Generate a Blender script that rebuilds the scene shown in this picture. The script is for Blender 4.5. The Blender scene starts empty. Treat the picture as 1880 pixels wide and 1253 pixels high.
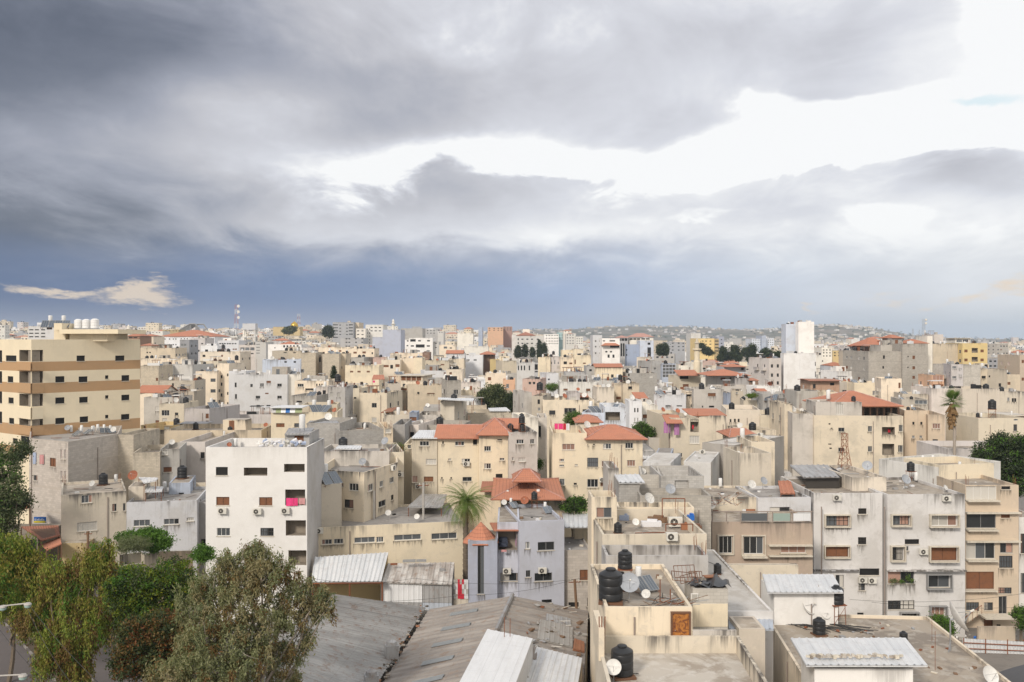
import bpy, bmesh, math, random
from mathutils import Vector, Matrix
from math import radians, sin, cos, pi, atan, atan2
sc = bpy.context.scene
col = sc.collection
F, CX, Y0, H = 1628.0, 940.0, 622.0, 28.0      # focal length and horizon of the 1880 px photograph, eye height in metres
# ---------------------------------------------------------------- camera
cam = bpy.data.cameras.new('camera'); camo = bpy.data.objects.new('camera', cam); col.objects.link(camo)
camo.location = (0, 0, H); camo.rotation_euler = (radians(90), 0, 0)
cam.sensor_width = 36; cam.lens = F/1880*36; cam.shift_y = -4.5/1880
cam.clip_start = 0.5; cam.clip_end = 30000
sc.camera = camo
sc.view_settings.view_transform = 'Standard'; sc.view_settings.look = 'None'
sc.view_settings.exposure = 0.0; sc.view_settings.gamma = 1
sc.cycles.max_bounces = 6; sc.cycles.diffuse_bounces = 3; sc.cycles.volume_bounces = 1
sc.cycles.use_denoising = True
# ---------------------------------------------------------------- sun (low veiled sun behind the camera, to its left)
SUN_EL, SUN_AZ = radians(33), radians(-152)      # azimuth from +Y towards +X
sl = bpy.data.lights.new('sun', 'SUN'); sl.energy = 2.7; sl.angle = radians(10); sl.color = (1, .91, .80)
so = bpy.data.objects.new('sun', sl); col.objects.link(so)
sd = Vector((sin(SUN_AZ)*cos(SUN_EL), cos(SUN_AZ)*cos(SUN_EL), sin(SUN_EL)))
so.rotation_euler = sd.to_track_quat('Z', 'Y').to_euler()
# ---------------------------------------------------------------- sky: Nishita behind procedural clouds, all in directions
world = bpy.data.worlds.new('World'); sc.world = world; world.use_nodes = True
world.cycles.sampling_method = 'MANUAL'; world.cycles.sample_map_resolution = 512
WT = world.node_tree; WT.nodes.clear()
def mth(nt, op, a, b=None, c=None, clamp=False):
    n = nt.nodes.new('ShaderNodeMath'); n.operation = op; n.use_clamp = clamp
    for i, v in enumerate((a, b, c)):
        if v is None: continue
        if isinstance(v, (int, float)): n.inputs[i].default_value = v
        else: nt.links.new(v, n.inputs[i])
    return n.outputs[0]
def sstep(nt, x, lo, hi):
    n = nt.nodes.new('ShaderNodeMapRange'); n.interpolation_type = 'SMOOTHSTEP'
    nt.links.new(x, n.inputs[0]); n.inputs[1].default_value = lo; n.inputs[2].default_value = hi
    return n.outputs[0]
def mixc(nt, f, a, b, mode='MIX'):
    n = nt.nodes.new('ShaderNodeMix'); n.data_type = 'RGBA'; n.blend_type = mode
    for s, v in ((n.inputs[0], f), (n.inputs[6], a), (n.inputs[7], b)):
        if isinstance(v, (int, float)): s.default_value = v
        elif isinstance(v, tuple): s.default_value = v + (1,) if len(v) == 3 else v
        else: nt.links.new(v, s)
    return n.outputs[2]
def ramp(nt, x, stops):
    n = nt.nodes.new('ShaderNodeValToRGB'); nt.links.new(x, n.inputs[0]); el = n.color_ramp.elements
    while len(el) < len(stops): el.new(.5)
    for e, (p, c) in zip(el, stops):
        e.position = p; e.color = (c, c, c, 1) if isinstance(c, (int, float)) else c + (1,)
    return n.outputs[0]
def noise(nt, vec, scale, detail=4, rough=.5, dist=0):
    n = nt.nodes.new('ShaderNodeTexNoise'); n.inputs['Scale'].default_value = scale
    n.inputs['Detail'].default_value = detail; n.inputs['Roughness'].default_value = rough; n.inputs['Distortion'].default_value = dist
    if vec is not None: nt.links.new(vec, n.inputs['Vector'])
    return n.outputs[0]
def comb(nt, x, y, z):
    n = nt.nodes.new('ShaderNodeCombineXYZ')
    for i, v in enumerate((x, y, z)):
        if isinstance(v, (int, float)): n.inputs[i].default_value = v
        else: nt.links.new(v, n.inputs[i])
    return n.outputs[0]
def lin(c):
    return tuple((v/255/12.92 if v < 10 else ((v/255+.055)/1.055)**2.4) for v in c)
def build_sky():
    nt = WT
    tc = nt.nodes.new('ShaderNodeTexCoord'); sp = nt.nodes.new('ShaderNodeSeparateXYZ')
    nt.links.new(tc.outputs['Generated'], sp.inputs[0])
    x, y, z = sp.outputs
    az = mth(nt, 'ARCTAN2', x, y); el = mth(nt, 'ARCSINE', z)
    # cloud sheet coordinates: the sheet is seen from below and runs away to the horizon
    zz = mth(nt, 'ADD', mth(nt, 'MAXIMUM', z, 0), .24)
    cx = mth(nt, 'DIVIDE', x, zz); cy = mth(nt, 'DIVIDE', y, zz)
    P = comb(nt, cx, mth(nt, 'MULTIPLY', cy, .75), 3.7)
    n1 = noise(nt, P, 1.1, 5, .5, .3); n2 = noise(nt, P, 3.0, 8, .58, .5); n3 = noise(nt, P, 1.8, 3, .5); n4 = noise(nt, P, 8, 6, .6, .3)
    wa = mth(nt, 'MULTIPLY', mth(nt, 'SUBTRACT', n3, .5), .10)
    we = mth(nt, 'MULTIPLY', mth(nt, 'SUBTRACT', n2, .5), .085)
    A = mth(nt, 'ADD', az, wa); E = mth(nt, 'ADD', el, we)
    def blob(px, py, rx, ry, amp, warp=True, rot=0):
        a0 = atan((px-CX)/F); e0 = atan((Y0-py)/F*cos(a0)); k = 1/F
        da = mth(nt, 'SUBTRACT', A if warp else az, a0); de = mth(nt, 'SUBTRACT', E if warp else el, e0)
        if rot:
            c, s = cos(rot), sin(rot)
            da, de = (mth(nt, 'ADD', mth(nt, 'MULTIPLY', da, c), mth(nt, 'MULTIPLY', de, s)),
                      mth(nt, 'SUBTRACT', mth(nt, 'MULTIPLY', de, c), mth(nt, 'MULTIPLY', da, s)))
        q = mth(nt, 'ADD', mth(nt, 'POWER', mth(nt, 'ABSOLUTE', mth(nt, 'DIVIDE', da, rx*k)), 2),
                mth(nt, 'POWER', mth(nt, 'ABSOLUTE', mth(nt, 'DIVIDE', de, ry*k)), 2))
        return mth(nt, 'MULTIPLY', mth(nt, 'POWER', 2.718, mth(nt, 'MULTIPLY', q, -1)), amp)
    def total(lst, start):
        t = start
        for b in lst: t = mth(nt, 'ADD', t, blob(*b))
        return t
    # value of the cloud deck: 0 dark slate .. 1 white
    V = mth(nt, 'ADD', mth(nt, 'MULTIPLY', mth(nt, 'SUBTRACT', n1, .5), .62), mth(nt, 'ADD', mth(nt, 'MULTIPLY', mth(nt, 'SUBTRACT', n2, .5), .50), mth(nt, 'MULTIPLY', mth(nt, 'SUBTRACT', n4, .5), .14)))
    side = sstep(nt, az, -.62, .6)
    V = mth(nt, 'ADD', V, mth(nt, 'ADD', mth(nt, 'MULTIPLY', side, .40), .54))
    V = total(SKY_BLOBS, V)
    back = sstep(nt, y, .05, -.5)
    V = mth(nt, 'ADD', V, mth(nt, 'MULTIPLY', back, BACK_LIFT))
    up = sstep(nt, z, .38, .8)
    V = mth(nt, 'ADD', V, mth(nt, 'MULTIPLY', up, .12))
    # openings where the bright upper layer shows: sharp ragged edges
    G = total(SKY_GAPS, mth(nt, 'ADD', mth(nt, 'MULTIPLY', mth(nt, 'SUBTRACT', n2, .5), 1.5), mth(nt, 'MULTIPLY', mth(nt, 'SUBTRACT', n4, .5), .55)))
    G = mth(nt, 'POWER', sstep(nt, G, .08, 1.05), 1.25)
    V = mth(nt, 'ADD', V, mth(nt, 'MULTIPLY', G, .60), clamp=False)
    grey = ramp(nt, V, [(0, lin((86, 92, 106))), (.2, lin((116, 121, 134))), (.42, lin((161, 164, 176))), (.62, lin((198, 198, 204))), (.80, lin((222, 223, 229))), (1, (1.0, 1.0, .995))])
    # the blue band of rain cloud low over the horizon
    lo = mth(nt, 'MULTIPLY', sstep(nt, mth(nt, 'ADD', mth(nt, 'MULTIPLY', E, .6), mth(nt, 'MULTIPLY', el, .4)), .122, .055), 1)
    band = ramp(nt, side, [(0, lin((80, 102, 142))), (.3, lin((112, 135, 176))), (.6, lin((152, 169, 200))), (.82, lin((193, 201, 215))), (1, lin((212, 214, 218)))])
    bl = mth(nt, 'ADD', mth(nt, 'ADD', .68, mth(nt, 'MULTIPLY', side, .14)), mth(nt, 'MULTIPLY', mth(nt, 'ADD', n1, mth(nt, 'MULTIPLY', n2, .5)), .42))
    band = mixc(nt, 1, band, comb(nt, bl, bl, bl), 'MULTIPLY')
    hz = ramp(nt, side, [(0, lin((128, 137, 160))), (.35, lin((146, 155, 178))), (.6, lin((168, 180, 201))), (1, lin((203, 212, 220)))])
    band = mixc(nt, sstep(nt, el, .045, .002), band, hz)
    lo = mth(nt, 'MULTIPLY', lo, mth(nt, 'SUBTRACT', 1, mth(nt, 'MULTIPLY', back, .9)))
    c = mixc(nt, lo, grey, band)
    # peach lit streaks low in the band
    pk = total(SKY_PEACH, mth(nt, 'MULTIPLY', mth(nt, 'SUBTRACT', noise(nt, comb(nt, mth(nt, 'MULTIPLY', az, 14), mth(nt, 'MULTIPLY', el, 50), .3), 1.6, 6, .65), .5), 1.9))
    c = mixc(nt, mth(nt, 'MULTIPLY', sstep(nt, pk, .35, 1.0), .85), c, lin((238, 218, 194)))
    nish = nt.nodes.new('ShaderNodeTexSky'); nish.sky_type = 'NISHITA'; nish.sun_disc = False
    nish.sun_elevation = SUN_EL; nish.sun_rotation = SUN_AZ
    nb = mixc(nt, 1, nish.outputs[0], (.12, .12, .12), 'MULTIPLY')
    # thin places show the blue sky
    thin = total([(1830, 188, 90, 22, 1.0)], mth(nt, 'MULTIPLY', mth(nt, 'SUBTRACT', n2, .5), .8))
    c = mixc(nt, mth(nt, 'MULTIPLY', sstep(nt, thin, .6, 1.0), .45), c, lin((190, 228, 240)))
    c = mixc(nt, .06, c, nb)
    # behind the camera the evening side of the sky is bright and a little warm
    c = mixc(nt, mth(nt, 'MULTIPLY', back, .85), c, mixc(nt, 1, c, (BACK_GAIN*1.06, BACK_GAIN, BACK_GAIN*.93), 'MULTIPLY'))
    bg = nt.nodes.new('ShaderNodeBackground'); nt.links.new(c, bg.inputs[0]); bg.inputs[1].default_value = 1.0
    out = nt.nodes.new('ShaderNodeOutputWorld'); nt.links.new(bg.outputs[0], out.inputs[0])
BACK_LIFT, BACK_GAIN = .3, 1.0
SKY_BLOBS = [(60, 90, 460, 130, -.46), (400, 60, 500, 80, -.08), (850, 180, 350, 60, -.10), (0, 330, 200, 90, -.05), (60, 430, 420, 60, -.34),
             (450, 185, 170, 45, .2), (560, 295, 220, 36, .18), (250, 250, 200, 50, .08), (700, 230, 120, 30, -.08), (450, 370, 260, 50, .02), (480, 435, 240, 28, .16), (950, 432, 360, 34, .22),
             (900, 345, 200, 28, -.03), (1500, 450, 420, 36, .05), (1180, 240, 140, 40, -.06), (1500, 150, 120, 60, -.20), (1450, 60, 300, 60, -.12), (1790, 322, 130, 34, -.3), (1100, 60, 250, 60, -.05)]
SKY_GAPS = [(720, 325, 120, 46, 1.1), (930, 285, 170, 42, .95), (1110, 310, 140, 34, .75), (1350, 290, 150, 34, .62), (1500, 255, 220, 44, .8), (1700, 240, 260, 62, .9), (1620, 380, 110, 28, .62),
            (1270, 405, 120, 16, .5), (1850, 30, 70, 70, .9), (1420, 180, 60, 18, .55), (1700, 180, 200, 20, .5), (1880, 250, 80, 40, .6), (1190, 235, 120, 40, -.7), (1780, 326, 150, 30, -1.5), (815, 325, 40, 20, -.3), (960, 345, 160, 14, -.5), (1480, 335, 110, 20, -.5), (1330, 345, 90, 20, -.4), (1620, 100, 150, 50, -.5), (1650, 20, 60, 20, .5), (1400, 165, 40, 14, .45), (1560, 200, 60, 16, .4)]
SKY_PEACH = [(238, 543, 74, 27, 1.15), (90, 530, 50, 9, .75), (10, 540, 45, 10, .75), (1800, 550, 170, 16, .62), (1860, 525, 60, 14, .6), (1450, 556, 120, 6, .5), (1330, 575, 60, 5, .3)]
build_sky()
rnd = random.Random(7)
def P(px, py, Z): return Vector(((px-CX)/F*Z, Z, H-(py-Y0)/F*Z))
def proj(v): return (CX + F*v.x/v.y, Y0 - F*(v.z-H)/v.y)
# ---------------------------------------------------------------- the lie of the land
def sm(x, a, b):
    t = max(0, min(1, (x-a)/(b-a))); return t*t*(3-2*t)
def gauss(x, m, s): return math.exp(-((x-m)/s)**2)
def ground_z(X, Y):
    r = math.hypot(X, Y)
    if Y < 200: return -2*sm(X, 33, 41)*sm(Y, 62, 78)*(1-sm(Y, 110, 150))
    a = X/Y
    g = sm(r, 330, 1700)*(27*sm(-a, -.12, .1) + 6)
    g += sm(r, 2100, 4200)*(gauss(a, .15, .17)*58 + gauss(a, .365, .075)*52 + 18)*(1-.5*sm(r, 4400, 7000))
    if r > 1500: g += 3.5*sin(X*.006+1)*cos(Y*.004)*sm(r, 1500, 3000) + 2*sin(X*.017)*sm(r, 2000, 3000)
    return g
# ---------------------------------------------------------------- materials
M = {}
def newmat(name):
    m = bpy.data.materials.new(name); m.use_nodes = True; nt = m.node_tree; nt.nodes.clear()
    o = nt.nodes.new('ShaderNodeOutputMaterial'); b = nt.nodes.new('ShaderNodeBsdfPrincipled')
    nt.links.new(b.outputs[0], o.inputs[0]); M[name] = m
    return m, nt, b
def bump(nt, b, h, dist=.02, strength=.5):
    n = nt.nodes.new('ShaderNodeBump'); n.inputs['Strength'].default_value = strength; n.inputs['Distance'].default_value = dist
    nt.links.new(h, n.inputs['Height']); nt.links.new(n.outputs[0], b.inputs['Normal'])
def setc(nt, sock, v):
    if isinstance(v, tuple): sock.default_value = v+(1,)
    else: nt.links.new(v, sock)
def pos(nt): return nt.nodes.new('ShaderNodeNewGeometry').outputs['Position']
def scalev(nt, v, s):
    n = nt.nodes.new('ShaderNodeVectorMath'); n.operation = 'MULTIPLY'; nt.links.new(v, n.inputs[0]); n.inputs[1].default_value = s
    return n.outputs[0]
def wall_mat(name, c, stain=.5, kind='plaster', dark=(.12, .11, .10), vary=.3):
    """plaster, block or stone wall. UV: u metres along the wall, v metres below its top"""
    m, nt, b = newmat(name)
    uv = nt.nodes.new('ShaderNodeUVMap').outputs[0]; p = pos(nt)
    sp = nt.nodes.new('ShaderNodeSeparateXYZ'); nt.links.new(uv, sp.inputs[0])
    ri = nt.nodes.new('ShaderNodeObjectInfo').outputs['Random']
    base = mixc(nt, 1, c, ramp(nt, ri, [(0, (1-vary, 1-vary*.95, 1-vary*.8)), (.3, (1-vary*.2, 1-vary*.1, 1+vary*.1)), (.6, (1, 1, 1)), (1, (1+vary*.45, 1+vary*.4, 1+vary*.35))]), 'MULTIPLY')
    n = noise(nt, p, .35, 5, .6); n2 = noise(nt, p, 2.2, 5, .65)
    base = mixc(nt, mth(nt, 'MULTIPLY', sstep(nt, n, .46, .62), .12+.34*stain), base, (c[0]*.64+.04, (c[0]+c[1])*.31+.035, (c[0]+c[2]*2)*.195+.03))
    n5 = noise(nt, p, 1.1, 7, .7, .5); base = mixc(nt, mth(nt, 'MULTIPLY', sstep(nt, n5, .54, .66), .30*stain), base, (c[0]*.5+.03, c[0]*.47+.03, c[0]*.43+.03))
    base = mixc(nt, mth(nt, 'MULTIPLY', sstep(nt, n2, .5, .75), .22), base, tuple(min(1, x*1.15+.02) for x in c))
    # rain streaks hanging from the top edge and long faint ones down the wall
    st = noise(nt, scalev(nt, p, (1, 1, .06)), 1.9, 5, .7)
    top = mth(nt, 'POWER', 2.718, mth(nt, 'MULTIPLY', sp.outputs[1], -.75))
    patchy = sstep(nt, noise(nt, p, .22, 2, .5), .38, .62)
    hang = mth(nt, 'MULTIPLY', sstep(nt, mth(nt, 'ADD', st, mth(nt, 'MULTIPLY', mth(nt, 'MULTIPLY', top, patchy), .26)), .56, .82), mth(nt, 'ADD', mth(nt, 'MULTIPLY', mth(nt, 'MULTIPLY', top, patchy), .80), .34))
    base = mixc(nt, mth(nt, 'MULTIPLY', hang, stain), base, dark)
    h = n2
    if kind in ('block', 'stone'):
        br = nt.nodes.new('ShaderNodeTexBrick'); nt.links.new(uv, br.inputs['Vector'])
        br.inputs['Scale'].default_value = 1; br.inputs['Mortar Size'].default_value = .012 if kind == 'block' else .008
        br.inputs['Brick Width'].default_value = .42 if kind == 'block' else .55; br.inputs['Row Height'].default_value = .21 if kind == 'block' else .27
        br.inputs['Color1'].default_value = (.86, .86, .86, 1); br.inputs['Color2'].default_value = (1.1, 1.1, 1.1, 1)
        br.inputs['Mortar'].default_value = (.72, .72, .72, 1) if kind == 'block' else (.66, .64, .6, 1)
        base = mixc(nt, .8, base, br.outputs[0], 'MULTIPLY')
        # concrete ring beam at every floor
        fl = mth(nt, 'ABSOLUTE', mth(nt, 'SUBTRACT', mth(nt, 'FRACT', mth(nt, 'DIVIDE', sp.outputs[1], 3.05)), .5))
        base = mixc(nt, mth(nt, 'MULTIPLY', sstep(nt, fl, .458, .462), .55), base, tuple(x*.82 for x in c))
        h = br.outputs[1]
    setc(nt, b.inputs['Base Color'], base); b.inputs['Roughness'].default_value = .92
    b.inputs['Specular IOR Level'].default_value = .2
    bump(nt, b, h, .015, .35)
    return m
def plain(name, c, rough=.7, metal=0, spec=.4, vary=0, spots=0, scale=3):
    m, nt, b = newmat(name); base = c
    if vary or spots:
        p = pos(nt)
        if vary:
            ri = nt.nodes.new('ShaderNodeObjectInfo').outputs['Random']
            base = mixc(nt, ri, tuple(x*(1-vary) for x in c), tuple(min(1, x*(1+vary)) for x in c))
        if spots:
            n = noise(nt, p, scale, 5, .65)
            base = mixc(nt, mth(nt, 'MULTIPLY', sstep(nt, n, .45, .7), spots), base, tuple(x*.45+.02 for x in c))
    setc(nt, b.inputs['Base Color'], base); b.inputs['Roughness'].default_value = rough
    b.inputs['Metallic'].default_value = metal; b.inputs['Specular IOR Level'].default_value = spec
    return m
WALLS = dict(cream=(.74, .645, .485), peach=(.75, .655, .525), ochre=(.60, .46, .24), yellow=(.70, .54, .26), beige=(.60, .515, .395), sand=(.54, .42, .32), white=(.80, .79, .77),
             offwhite=(.74, .71, .64), bluewhite=(.62, .66, .72), grey=(.42, .42, .42), lightgrey=(.62, .61, .59), pinkgrey=(.62, .57, .53), pink=(.60, .43, .36), tan=(.60, .49, .37), lavender=(.47, .49, .56),
             orange=(.62, .40, .27), brown=(.27, .17, .12), bluegrey=(.40, .45, .54), teal=(.36, .5, .5), red=(.44, .28, .23), greytan=(.48, .44, .38))
for k, c in WALLS.items(): wall_mat(k, c, {'cream': .6, 'peach': .6, 'beige': .65, 'white': .4, 'grey': .55, 'bluewhite': .55, 'tan': .5, 'lavender': .3, 'sand': .55}.get(k, .5))
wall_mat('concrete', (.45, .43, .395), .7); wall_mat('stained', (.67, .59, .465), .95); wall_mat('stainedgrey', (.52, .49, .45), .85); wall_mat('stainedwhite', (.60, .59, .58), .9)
wall_mat('block', (.41, .385, .345), .5, 'block'); wall_mat('tanblock', (.55, .48, .375), .45, 'block'); wall_mat('lightblock', (.53, .50, .45), .5, 'block')
wall_mat('stone', (.54, .48, .41), .35, 'stone'); wall_mat('tower_cream', (.78, .68, .50), .12, 'plaster', (.3, .25, .18), .02); wall_mat('tower_brown', (.47, .30, .165), .12, 'plaster', (.2, .12, .08), .02)
wall_mat('tower_white', (.76, .745, .72), .2, 'plaster', (.35, .33, .3), .02)
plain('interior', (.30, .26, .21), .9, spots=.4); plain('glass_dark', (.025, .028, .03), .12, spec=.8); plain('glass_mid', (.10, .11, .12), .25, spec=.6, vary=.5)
plain('shutter', (.47, .45, .41), .6, vary=.2); plain('frame_white', (.72, .71, .68), .5, vary=.1); plain('frame_dark', (.05, .045, .04), .5); plain('frame_brown', (.16, .08, .045), .6, spots=.5)
plain('frame_grey', (.28, .28, .28), .5); plain('curtain', (.36, .22, .17), .9, vary=.4, spots=.3, scale=8); plain('sill', (.60, .55, .46), .85, spots=.4); plain('brown_shutter', (.20, .085, .04), .7, spots=.5)
plain('black_plastic', (.018, .019, .021), .42, spec=.5, spots=.25, scale=2); plain('white_tank', (.74, .74, .73), .45, vary=.08, spots=.15); plain('dish_white', (.66, .65, .62), .5, vary=.15, spots=.25, scale=5)
plain('dish_grey', (.33, .35, .38), .45, vary=.2, spots=.3, scale=4); plain('dish_rust', (.34, .12, .065), .8, vary=.3, spots=.6, scale=5); plain('panel_glass', (.09, .11, .135), .14, spec=.9, vary=.4)
plain('steel', (.40, .41, .42), .4, .6, spots=.3); plain('rust', (.23, .085, .04), .85, spots=.6); plain('ac_white', (.66, .64, .58), .5, vary=.08, spots=.25); plain('black', (.012, .012, .012), .7)
plain('wood', (.20, .12, .07), .8, spots=.4); plain('cable', (.03, .03, .03), .6); plain('concrete_pole', (.42, .40, .37), .9, spots=.4); plain('blue_plastic', (.03, .16, .55), .4); plain('pipe', (.30, .25, .22), .7)
for n_, c_ in dict(cloth_pink=(.75, .06, .22), cloth_white=(.7, .7, .72), cloth_blue=(.22, .32, .62), cloth_lilac=(.42, .2, .38), cloth_red=(.5, .03, .05), cloth_green=(.02, .28, .2), cloth_dark=(.05, .06, .09), cloth_rose=(.58, .3, .3), cloth_sky=(.4, .47, .62)).items(): plain(n_, c_, .95, spots=.2, scale=9)
def roof_tile(name, c, dark=.55):
    m, nt, b = newmat(name); uv = nt.nodes.new('ShaderNodeUVMap').outputs[0]; p = pos(nt)
    sp = nt.nodes.new('ShaderNodeSeparateXYZ'); nt.links.new(uv, sp.inputs[0])
    fu = mth(nt, 'ABSOLUTE', mth(nt, 'SINE', mth(nt, 'MULTIPLY', sp.outputs[0], pi/.26)))
    fv = mth(nt, 'FRACT', mth(nt, 'DIVIDE', sp.outputs[1], .42))
    n = noise(nt, p, .8, 4); n2 = noise(nt, p, 7, 3)
    ri = nt.nodes.new('ShaderNodeObjectInfo').outputs['Random']
    base = mixc(nt, mth(nt, 'MULTIPLY', sstep(nt, n, .4, .7), .5), c, tuple(x*.7+.02 for x in c))
    base = mixc(nt, mth(nt, 'MULTIPLY', sstep(nt, n2, .5, .7), .35), base, (min(1, c[0]*1.25), c[1]*1.5, c[2]*1.7))
    base = mixc(nt, mth(nt, 'MULTIPLY', sstep(nt, fv, .25, .05), .8), base, tuple(x*dark for x in c))
    base = mixc(nt, mth(nt, 'MULTIPLY', ri, .25), base, (.33, .14, .08))
    setc(nt, b.inputs['Base Color'], base); b.inputs['Roughness'].default_value = .8
    bump(nt, b, mth(nt, 'ADD', fu, fv), .06, .6)
roof_tile('tiles', (.52, .21, .125)); roof_tile('old_tiles', (.40, .17, .11)); roof_tile('pink_tiles', (.52, .29, .24))
def deck_mat(name, c, c2, c3, sc_=.25):
    m, nt, b = newmat(name); p = pos(nt)
    n = noise(nt, p, sc_, 6, .62, .6); n2 = noise(nt, p, sc_*5, 6, .6, .3); n3 = noise(nt, p, 30, 3)
    ri = nt.nodes.new('ShaderNodeObjectInfo').outputs['Random']
    base = mixc(nt, sstep(nt, n, .46, .57), c, c2); base = mixc(nt, mth(nt, 'MULTIPLY', sstep(nt, n2, .50, .62), .6), base, c3)
    base = mixc(nt, mth(nt, 'MULTIPLY', ri, .35), base, tuple(x*.7 for x in c2))
    base = mixc(nt, mth(nt, 'MULTIPLY', n3, .25), base, tuple(x*.6 for x in c))
    setc(nt, b.inputs['Base Color'], base); b.inputs['Roughness'].default_value = .95; bump(nt, b, n2, .03, .4)
deck_mat('deck', (.43, .37, .30), (.25, .215, .18), (.55, .51, .45)); deck_mat('deck_light', (.56, .52, .46), (.36, .31, .255), (.68, .66, .62)); deck_mat('deck_grey', (.36, .34, .32), (.27, .25, .235), (.43, .41, .38))
deck_mat('deck_white', (.60, .58, .55), (.48, .45, .41), (.66, .65, .63))
def sheet_mat(name, c, c2, rust=.2, metal=.35, rough=.45):
    m, nt, b = newmat(name); p = pos(nt); uv = nt.nodes.new('ShaderNodeUVMap').outputs[0]
    sp = nt.nodes.new('ShaderNodeSeparateXYZ'); nt.links.new(uv, sp.inputs[0])
    n = noise(nt, scalev(nt, uv, (.5, .12, 1)), 2.2, 5, .6); n2 = noise(nt, p, 1.6, 6, .7)
    lap = mth(nt, 'FRACT', mth(nt, 'DIVIDE', sp.outputs[0], .95)); lapv = mth(nt, 'FRACT', mth(nt, 'DIVIDE', sp.outputs[1], 2.6))
    base = mixc(nt, sstep(nt, n, .35, .65), c, c2)
    base = mixc(nt, mth(nt, 'MULTIPLY', mth(nt, 'MAXIMUM', sstep(nt, lap, .06, .0), sstep(nt, lapv, .02, .0)), .35), base, tuple(x*.45 for x in c2))
    base = mixc(nt, mth(nt, 'MULTIPLY', sstep(nt, n2, .50, .68), rust), base, (.22, .13, .08))
    setc(nt, b.inputs['Base Color'], base); b.inputs['Roughness'].default_value = rough; b.inputs['Metallic'].default_value = metal
sheet_mat('sheet_white', (.68, .69, .70), (.58, .60, .62), .15, .1, .5); sheet_mat('sheet_grey', (.42, .42, .42), (.31, .31, .31), .5, .25, .5); sheet_mat('sheet_old', (.40, .385, .36), (.33, .315, .29), .45, .1, .7)
sheet_mat('asbestos', (.33, .30, .27), (.24, .215, .195), .45, 0, .95); sheet_mat('sheet_rust', (.36, .16, .08), (.28, .11, .06), .6, .1, .8); sheet_mat('sheet_blue', (.50, .55, .62), (.42, .46, .52), .1, .2, .5)
sheet_mat('sheet_bright', (.74, .75, .76), (.69, .70, .71), .05, .05, .45); sheet_mat('sheet_patchy', (.62, .60, .57), (.33, .29, .26), .5, .1, .75)
def door_mat():
    m, nt, b = newmat('rusty_door'); p = pos(nt); n = noise(nt, p, 3.2, 6, .65, 1.2); n2 = noise(nt, p, 9, 4)
    base = mixc(nt, sstep(nt, n, .38, .6), (.13, .035, .015), (.50, .20, .035)); base = mixc(nt, mth(nt, 'MULTIPLY', n2, .4), base, (.08, .03, .02))
    setc(nt, b.inputs['Base Color'], base); b.inputs['Roughness'].default_value = .8
door_mat()
def drip_mat():
    m, nt, b = newmat('drip'); uv = nt.nodes.new('ShaderNodeUVMap').outputs[0]; sp = nt.nodes.new('ShaderNodeSeparateXYZ'); nt.links.new(uv, sp.inputs[0])
    n = noise(nt, scalev(nt, uv, (1, .12, 1)), 5, 5, .7); v = sp.outputs[1]
    a = mth(nt, 'MULTIPLY', sstep(nt, mth(nt, 'ADD', n, mth(nt, 'MULTIPLY', mth(nt, 'SUBTRACT', v, .5), .25)), .46, .70), mth(nt, 'POWER', v, .8)); a = mth(nt, 'MULTIPLY', a, .6)
    b.inputs['Base Color'].default_value = (.14, .12, .095, 1); b.inputs['Roughness'].default_value = .95; nt.links.new(a, b.inputs['Alpha'])
drip_mat()
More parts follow.
